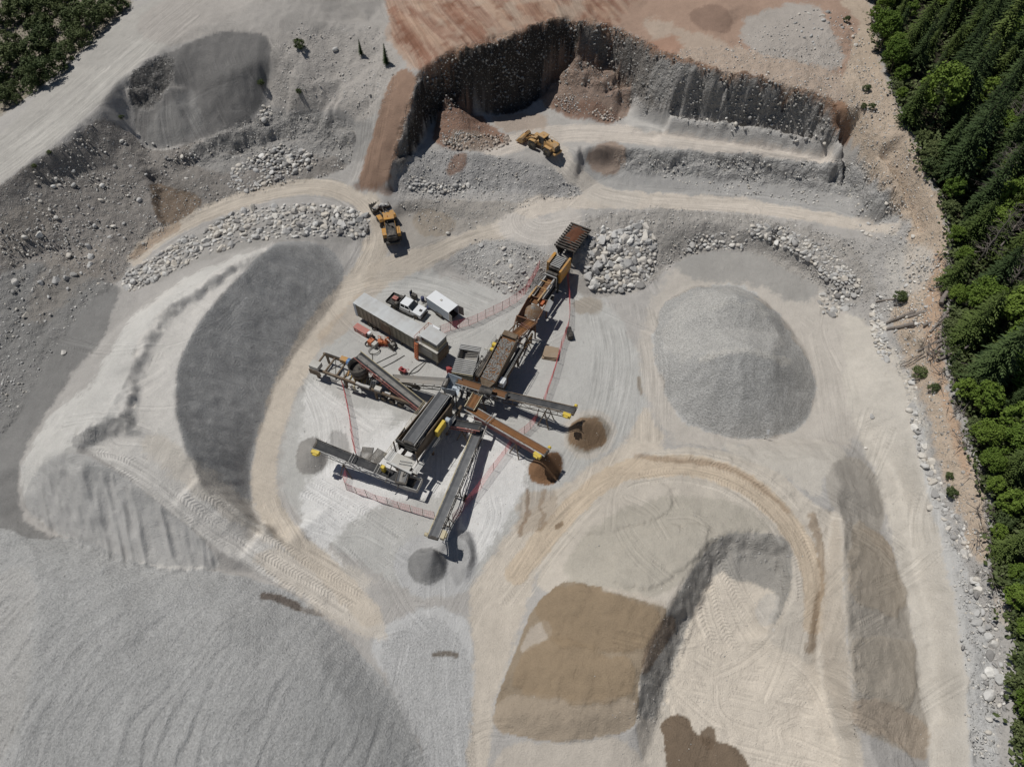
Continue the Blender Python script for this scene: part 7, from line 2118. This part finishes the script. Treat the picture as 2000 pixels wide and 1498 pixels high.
# -- small equipment on the yard
def on_ground(name, px_, py_, label, cat, rz=0, group=None):
    g = at(px_, py_, 0.0)
    return empty(name, (g.x, g.y, float(samp(HGRID, g.x, g.y))), rz, label, cat, group)
TR = math.atan2((at(861,674,3.95) - at(700.5,581.5,3.95)).y, (at(861,674,3.95) - at(700.5,581.5,3.95)).x)
r = on_ground('tool_chest', 708, 650, 'faded red steel tool chest beside the front end of the long trailer', 'chest', TR)
MB().span(-1.25, 1.25, -.5, .5, .12, .95).build('body', PINKB, r, .04)
MB().span(-1.28, 1.28, -.53, .53, .96, 1.03).build('lid', PINKB, r, .02)
for x in (-1, 1):
    MB().span(x - .1, x + .1, -.5, .5, 0, .12).build('skid', DARK, r)
for x in (-.6, .6):
    MB().span(x - .12, x + .12, -.55, -.5, .6, .7).build('latch', GALV, r)
r = on_ground('air_compressor', 725, 661, 'grey air compressor with hoses between tool chest and orange generator', 'compressor', TR)
MB().tube((-.7, 0, .55), (.7, 0, .55), .33, n=14).build('tank', DARK, r)
MB().span(-.4, .1, -.25, .3, .9, 1.3).build('motor', WHITE, r, .05)
MB().tube((.35, 0, .9), (.35, 0, 1.35), .2).build('pump', GMESH, r)
for x in (-.5, .5):
    for s in (-1, 1):
        MB().bar((x, s * .2, .4), (x, s * .35, 0), .07).build('foot', DARK, r)
r = on_ground('generator', 729, 674, 'small orange and white generator standing in front of the tool chest', 'generator', TR)
MB().span(-.7, .1, -.45, .45, .1, 1.0).build('engine_cover', ORANGE, r, .05)
MB().span(.12, .8, -.45, .45, .1, .85).build('alternator_box', CONCR, r, .05)
MB().span(-.75, .85, -.5, -.42, 0, .1).build('skid', DARK, r); MB().span(-.75, .85, .42, .5, 0, .1).build('skid', DARK, r)
MB().tube((-.5, .2, 1.0), (-.5, .2, 1.4), .06).build('exhaust', DARK, r)
r = on_ground('pump_skid', 749, 672, 'orange-red pump skid with pipes and guards beside the trailer door', 'pump', TR + .5); r.scale = (.8, .8, .8)
MB().span(-1.1, 1.1, -.6, -.48, 0, .2).build('skid_rail', REDP, r); MB().span(-1.1, 1.1, .48, .6, 0, .2).build('skid_rail', REDP, r)
MB().span(-1.0, .0, -.45, .45, .22, 1.0).build('engine', ORANGE, r, .06)
MB().lathe([(.5, .25), (.55, .6), (.4, 1.0), (.15, 1.1)], (.55, 0, 0), 14).build('pump_casing', ORANGE, r)
mb = MB()
mb.path([(.55, 0, 1.0), (.55, 0, 1.6), (1.1, .3, 1.7), (1.4, .4, .6)], .12, 8); mb.path([(-.4, .2, 1.0), (-.4, .3, 1.7), (-.9, .6, 1.6)], .08, 8)
mb.build('pipework', ORANGE, r)
mb = MB()
for x in (-1.0, -.3, .4, 1.0):
    mb.tube((x, -.6, .2), (x, -.6, 1.5), .03, n=5); mb.tube((x, .6, .2), (x, .6, 1.5), .03, n=5)
for h in (.9, 1.5):
    for y in (-.6, .6):
        mb.tube((-1.0, y, h), (1.0, y, h), .03, n=5)
mb.build('guard_rail', ORANGE, r)
r = on_ground('reel_stand', 768, 680, 'dark cable reel on a stand against the trailer side', 'reel', TR)
MB().tube((0, -.35, .7), (0, .35, .7), .3, n=14).build('drum', GMESH, r)
for y in (-.38, .38):
    MB().tube((0, y - .03, .7), (0, y + .03, .7), .62, n=18).build('flange', DARK, r)
for y in (-.5, .5):
    MB().bar((-.5, y, 0), (0, y, .75), .07).bar((.5, y, 0), (0, y, .75), .07).build('stand', DARK, r)
r = on_ground('hand_cart', 787, 727, 'small red pump cart on the yard between trailer and trough conveyor', 'cart', -.5)
MB().span(-.55, .55, -.3, .3, .3, .75).build('tray', REDP, r, .04)
MB().tube((-.1, 0, .75), (-.1, 0, 1.15), .18).build('pump', REDP, r)
MB().bar((.5, -.25, .7), (1.1, -.25, 1.1), .05).bar((.5, .25, .7), (1.1, .25, 1.1), .05).bar((1.1, -.25, 1.1), (1.1, .25, 1.1), .05).build('handle', REDP, r)
for s in (-1, 1):
    w = wheel_obj(.25, .12, r); w.location = (0, s * .4, .25)
r = on_ground('fire_cabinet', 878, 727, 'dark red cabinet standing in the shade off the trailer end', 'cabinet', .3)
MB().span(-.4, .4, -.3, .3, 0, 1.1).build('body', REDP, r, .03)
MB().span(-.36, .36, -.33, -.3, .1, 1.0).build('door', REDP, r)
MB().span(.2, .28, -.36, -.33, .5, .6).build('handle', GALV, r)
r = on_ground('oil_drum', 826, 588, 'dark blue drum standing behind the pickup cab', 'drum', 0)
MB().lathe([(0, .02), (.29, .02), (.29, .28), (.30, .30), (.29, .32), (.29, .58), (.30, .60), (.29, .62), (.29, .88), (0, .88)], n=18).build('shell', NAVY, r)
MB().tube((.12, 0, .88), (.12, 0, .92), .04).build('bung', GALV, r)
r = on_ground('welding_set', 810, 583, 'grey welding set with gas bottles beside the pickup cab', 'welder', -.6)
MB().span(-.45, .45, -.3, .3, .2, .95).build('case', DARK, r, .05)
for y in (-.15, .15):
    MB().lathe([(.13, .2), (.13, 1.25), (.05, 1.45), (.04, 1.55)], (-.65, y, 0), 12).build('gas_bottle', NAVY if y < 0 else BLACKM, r)
for s in (-1, 1):
    w = wheel_obj(.2, .1, r); w.location = (0, s * .36, .2)
r = on_ground('parts_pile', 838, 597, 'heap of black hoses and scrap parts at the cargo trailer tongue', 'scrap', 0)
mb = MB(); srg = random.Random(3)
for i in range(26):
    a = Vector((srg.uniform(-.9, .9), srg.uniform(-.6, .6), srg.uniform(.05, .5)))
    mb.bar(a, a + Vector((srg.uniform(-.8, .8), srg.uniform(-.6, .6), srg.uniform(-.2, .3))), .07)
mb.build('scrap', DARK, r)
MB().span(-.3, .4, -.9, -.4, 0, .5).build('crate', NAVY, r, .03)
for i, (x_, y_, lb) in enumerate([(734,642,'coil of black hose on the ground next to the tool chest'), (722,672,'loop of black hose on the pale yard left of the generator'), (731,686,'grey hose coil in front of the orange pump skid')]):
    g = at(x_, y_, .05)
    rr = .55 + .15 * i; pts = [Vector((rr * math.cos(t * .5) * (1 + .1 * math.sin(t)), rr * .8 * math.sin(t * .5), .05 + .01 * t)) for t in range(0, 30)]
    o = MB().path(pts, .04, 6).build('hose_coil', BLACKM if i < 2 else GMESH); o.location = (g.x, g.y, 0)
    tag(o, lb, 'hose')
for pts, lb in [([(830,706),(805,722),(795,738),(770,742)], 'black cable looping from the trailer end to the trough conveyor'), ([(832,708),(812,730),(790,728)], 'black cable running from the trailer to the red pump cart'), ([(775,690),(750,702),(722,716),(700,722)], 'grey cable crossing the yard from the trailer to the cone crusher'), ([(790,694),(760,712),(728,726)], 'second grey cable crossing the yard to the cone crusher'),
                ([(727,690),(728,716)], 'thin dark pole lying beside the grey cable')]:
    P = [at(x_, y_, .05) for x_, y_ in dense(pts, False, 2)]
    o = MB().path([p - P[0] for p in P], .05, 5).build('cable', DARK); o.location = P[0]
    tag(o, lb, 'cable')
# stacked mats, screens and box by the fence
r = on_ground('screen_panel_stack', 1076, 692, 'stack of weathered brown mats lying beside the right-hand fence', 'mats', -.2)
m0 = None
for i in range(5):
    o = MB().span(-1.05, 1.05, -1.0, 1.0, 0, .09).build('mat', WOOD, r) if m0 is None else m0.copy()
    if m0 is None: m0 = o
    else: COL.objects.link(o); o.parent = r
    o.location = (.07 * ((i * 7) % 5 - 2), .09 * ((i * 3) % 5 - 2), .04 + i * .1); o.rotation_euler = (0, 0, .06 * ((i * 2) % 3 - 1))
for (x_, y_, lb, q) in ((716, 886, 'darker of two grey screen mats lying by the left fence', -.1), (738, 891, 'lighter grey screen mat lying right of the darker one', -.55)):
    r = on_ground('screen_mat', x_, y_, lb, 'mat', q)
    mb = MB()
    for i in range(14):
        mb.span(-.7 + i * .108, -.66 + i * .108, -1.0, 1.0, .06, .09); mb.span(-.75, .75, -1.0 + i * .15, -.96 + i * .15, .035, .06)
    mb.build('mesh', GMESH, r)
    MB().span(-.78, -.74, -1.02, 1.02, .02, .1).span(.74, .78, -1.02, 1.02, .02, .1).build('edge_strip', DARK, r)
r = on_ground('black_tank', 1112, 655, 'black box tank standing on the outer side of the right-hand fence', 'tank', -1.4)
MB().span(-1.0, 1.0, -.4, .4, .1, .9).build('body', BLACKM, r, .05)
MB().tube((.5, 0, .9), (.5, 0, 1.0), .12).build('cap', DARK, r)
MB().span(-.9, .9, -.45, .45, 0, .1).build('base', DARK, r)
# white board at the foot of the round pile
g = gpt(1494, 858)
r = empty('marker_board', g, 0, 'white marker board on a short post at the foot of the round stockpile', 'sign')
MB().tube((0, 0, -.2), (-.05, .1, 1.5), .05, n=8).build('post', CONCR, r)
MB().box((-.06, .05, 1.75), (.34, .05, .75), Matrix.Rotation(R(-25), 3, 'X')).build('board', WHITE, r)
MB().span(-.14, .14, -.14, .14, -.1, .05).build('foot', DARK, r)

# -- fences: posts, three lines and the coloured mesh between
def fence(pts, label, h=1.9):
    w = []
    P = [at(x_, y_, 0.0) for x_, y_ in pts]
    for p in P:
        p.z = float(samp(HGRID, p.x, p.y))
    root = empty('mesh_fence', P[0], 0, label, 'fence', 'pink safety fences round the plant')
    o0 = None; rg_ = random.Random(len(pts))
    Q = [p - P[0] for p in P]; tops = []
    for q in Q:
        t = q + Vector((rg_.uniform(-.12, .12), rg_.uniform(-.12, .12), h))
        tops.append(t)
        MB().tube(q - Vector((0, 0, .2)), t + Vector((0, 0, .08)), .035, n=6).build('post', RUST, root)
    for i in range(len(Q) - 1):
        mb = MB(); a, b, c, d = Q[i], Q[i + 1], tops[i + 1], tops[i]
        n = 8
        for k in range(n + 1):
            f = k / n
            wd = .040 if k in (0, n // 2, n) else .016
            A, B = a.lerp(d, .04 + .96 * f), b.lerp(c, .04 + .96 * f)
            sag = Vector((0, 0, -.06 * math.sin(math.pi * .5)))
            M_ = (A + B) / 2 + sag * f
            mb.bar(A, M_, .012, wd); mb.bar(M_, B, .012, wd)
        m = max(4, int((b - a).length / .24))
        for k in range(m + 1):
            f = k / m
            mb.bar(a.lerp(b, f) + Vector((0, 0, .07)), d.lerp(c, f) - Vector((0, 0, .06 * 4 * f * (1 - f))), .012, .012)
        mb.build('mesh_panel', FENCE, root)
fence([(862,653),(880,646),(898,641),(916,636),(933,629),(949,621),(965,614),(981,606),(996,598),(1010,590),(1026,575),(1040,558),(1052,545)], 'pink mesh fence running from the cargo trailer to the jaw crusher')
fence([(1104,540),(1109,565),(1112,592),(1113,615),(1110,640),(1104,660),(1097,680),(1088,708),(1079.5,737),(1069,768),(1062,790)], 'red mesh fence down the right side of the plant past the stacked mats')
fence([(1050,815),(1045,826),(1036,838),(1024,848),(1010,858),(998,866)], 'short pink fence length between the two brown-sand conveyors')
fence([(1000,866),(987.5,886),(964,918),(940.5,951.5),(922,976),(902,1002),(886,1022)], 'pink fence running from the maroon conveyor down to the long grey stacker')
fence([(850,1013),(826,1007),(803,1000),(780,993),(758,986),(738,979),(718,971),(697,964),(677,957),(674,945),(681,925)], 'pink fence along the lower edge of the pale yard')
fence([(697,893),(693,872),(690,852),(686,832),(683,812),(679,790),(675,770),(670,750)], 'red fence between the cone crusher and the hooped conveyor')

# -- wheel loaders
def loader(loc, heading, label, hood_m, body_m, bucket_m, bend=0.0, lift=0.4, tilt=0.0, sc=1.0):
    r = empty('wheel_loader', loc, heading, label, 'loader', 'wheel loaders working in the quarry')
    r.scale = (sc, sc, sc)
    # rear frame: x from -4.1 to 0.6, front frame pivots at x = .6
    MB().span(-3.6, .5, -.62, .62, .95, 1.6).build('rear_frame', body_m, r, .06)
    MB().add([(-4.0, -.95, 1.55), (-.9, -.95, 1.6), (-.9, .95, 1.6), (-4.0, .95, 1.55), (-3.85, -.78, 2.35), (-.9, -.82, 2.75), (-.9, .82, 2.75), (-3.85, .78, 2.35)], [(0, 1, 5, 4), (1, 2, 6, 5), (2, 3, 7, 6), (3, 0, 4, 7), (0, 3, 2, 1), (4, 5, 6, 7)]).build('engine_cover', hood_m, r, .08)
    MB().add([(-3.8, -.55, 2.38), (-1.2, -.6, 2.73), (-1.2, .6, 2.73), (-3.8, .55, 2.38), (-3.8, -.55, 2.42), (-1.2, -.6, 2.77), (-1.2, .6, 2.77), (-3.8, .55, 2.42)], [(0, 1, 5, 4), (1, 2, 6, 5), (2, 3, 7, 6), (3, 0, 4, 7), (4, 5, 6, 7)]).build('hood', hood_m, r)
    MB().span(-4.12, -3.98, -.75, .75, 1.2, 2.2).build('radiator_grille', BLACKM, r, .03)
    MB().span(-4.35, -3.7, -1.15, 1.15, .75, 1.2).build('counterweight', hood_m, r, .08)
    MB().tube((-1.6, .35, 2.7), (-1.6, .35, 3.5), .09).build('exhaust', BLACKM, r)
    MB().tube((-2.1, -.3, 2.6), (-2.1, -.3, 3.0), .16).build('air_cleaner', BLACKM, r)
    for s in (-1, 1):
        w = wheel_obj(.98, .76, r, True); w.location = (-2.3, s * 1.18, .98)
        MB().prism([(-3.4, 1.6), (-3.2, 2.1), (-1.5, 2.15), (-1.2, 1.6), (-1.3, 1.6), (-1.6, 2.05), (-3.1, 2.0), (-3.3, 1.6)], s * 1.15 - .38, s * 1.15 + .38).build('rear_fender', body_m, r)
        mb = MB()
        for i in range(4):
            mb.span(-1.1, -.5, s * 1.0 - .22, s * 1.0 + .22, .6 + .35 * i, .66 + .35 * i)
        mb.build('steps', BLACKM, r)
        mb = MB(); mb.path([(-3.3, s * .85, 2.4), (-3.3, s * .85, 3.0), (-1.3, s * .85, 3.25), (-1.3, s * .85, 2.7)], .03, 5)
        mb.build('handrail', body_m, r)
    cab = empty('cab', (0, 0, 0)); cab.parent = r
    MB().span(-.95, .55, -.75, .75, 1.65, 2.25).build('cab_base', BLACKM, cab)
    MB().add([(-.9, -.72, 2.25), (.6, -.72, 2.25), (.6, .72, 2.25), (-.9, .72, 2.25), (-.8, -.68, 3.3), (.42, -.68, 3.3), (.42, .68, 3.3), (-.8, .68, 3.3)], [(0, 1, 5, 4), (1, 2, 6, 5), (2, 3, 7, 6), (3, 0, 4, 7)]).build('window_glass', GLASS, cab)
    for x, y in ((-.86, -.72), (.55, -.72), (.55, .72), (-.86, .72)):
        MB().bar((x, y, 2.2), (x * .9, y * .95, 3.32), .09).build('cab_post', BLACKM, cab)
    MB().span(-1.0, .75, -.88, .88, 3.32, 3.5).build('cab_roof', hood_m if hood_m is not DARK else YEL, cab, .05)
    MB().tube((-.3, .2, 3.5), (-.3, .2, 3.66), .08).build('beacon', ORANGE, cab)
    f = empty('front_frame', (.6, 0, 0), bend); f.parent = r
    MB().span(0, 2.6, -.55, .55, .8, 1.75).span(.9, 1.7, -.5, .5, 1.75, 2.3).build('front_chassis', body_m, f, .06)
    for s in (-1, 1):
        w = wheel_obj(.98, .76, f, True); w.location = (1.35, s * 1.18, .98)
        MB().prism([(.4, 1.7), (.7, 2.1), (1.9, 2.15), (2.2, 1.9), (2.1, 1.85), (1.85, 2.05), (.75, 2.0), (.5, 1.7)], s * 1.2 - .36, s * 1.2 + .36).build('front_fender', body_m, f)
        mb = MB(); y = s * .55
        mb.bar((1.2, y, 2.15), (2.5, y, 1.75 + lift * .6), .16, .42); mb.bar((2.4, y, 1.78 + lift * .6), (3.7, y, .75 + lift * 1.2), .16, .38)
        mb.build('lift_arm', hood_m, f)
        MB().tube((1.0, s * .42, 1.3), (2.5, s * .45, 1.5 + lift * .5), .09).build('lift_cylinder', GALV, f)
    MB().tube((1.3, 0, 2.2), (2.6, 0, 2.3 + lift * .6), .1).bar((2.6, 0, 2.35 + lift * .6), (3.6, 0, 1.35 + lift * 1.2), .2, .25).build('bucket_linkage', BLACKM, f)
    bk = empty('bucket', (3.6, 0, .75 + lift * 1.2)); bk.parent = f; bk.rotation_euler = (0, -tilt, 0)
    prof = [(.0, -.35), (1.5, -.42), (1.55, -.36), (.15, -.27), (-.12, .15), (.1, .7), (.35, .95), (.28, 1.0), (-.05, .75), (-.25, .15)]
    MB().prism(prof, -1.6, 1.6).build('bucket_shell', bucket_m, bk)
    for s in (-1, 1):
        MB().prism([(.0, -.35), (1.5, -.42), (.9, .5), (.35, .98), (.0, .72), (-.2, .15)], s * 1.6 - .03 + s * .031, s * 1.6 + .03 + s * .031).build('bucket_side', bucket_m, bk)
    mb = MB()
    for i in range(8):
        y = -1.5 + i * 3.0 / 7
        mb.span(1.45, 1.72, y - .07, y + .07, -.43, -.36)
    mb.build('bucket_teeth', DARK, bk)
    return r, f, bk
pA, pB = at(1084,295,9.0), at(1024,262,9.0)
hd = math.atan2(pB.y - pA.y, pB.x - pA.x)
mid = gpt(1060,292); 
loader((mid.x, mid.y, float(samp(HGRID, mid.x, mid.y)) + .02), hd, 'tan yellow wheel loader with its bucket low, driving towards the earth heap', TANY, TANY, TANY, .18, .15, .1, .82)
pA, pB = at(765,474,2.0), at(755,420,2.0)
hd = math.atan2(pB.y - pA.y, pB.x - pA.x)
mid = gpt(764,452)
l2, f2, b2 = loader((mid.x, mid.y, float(samp(HGRID, mid.x, mid.y)) + .02), hd, 'wheel loader with dark hood and orange cab roof carrying stones up the bench road', DARK, YEL, DARK, .30, .55, .85, .98)
bpy.context.view_layer.update()
for i, (x, y, z, q) in enumerate([(.5, -.95, .30, .55), (.6, .1, .38, .66), (.55, 1.0, .30, .55), (.75, -.45, .80, .46), (.7, .62, .85, .5)]):
    o = bpy.data.objects.new('boulder', ROCKS[i]); o.location = b2.matrix_world @ Vector((x, y, z)); o.scale = (q, q, q); o.rotation_euler = (i, i * 2, i)
    COL.objects.link(o)
    tag(o, 'pale boulder riding in the raised bucket of the loader on the bench road', 'boulder', 'boulders in the loader bucket')
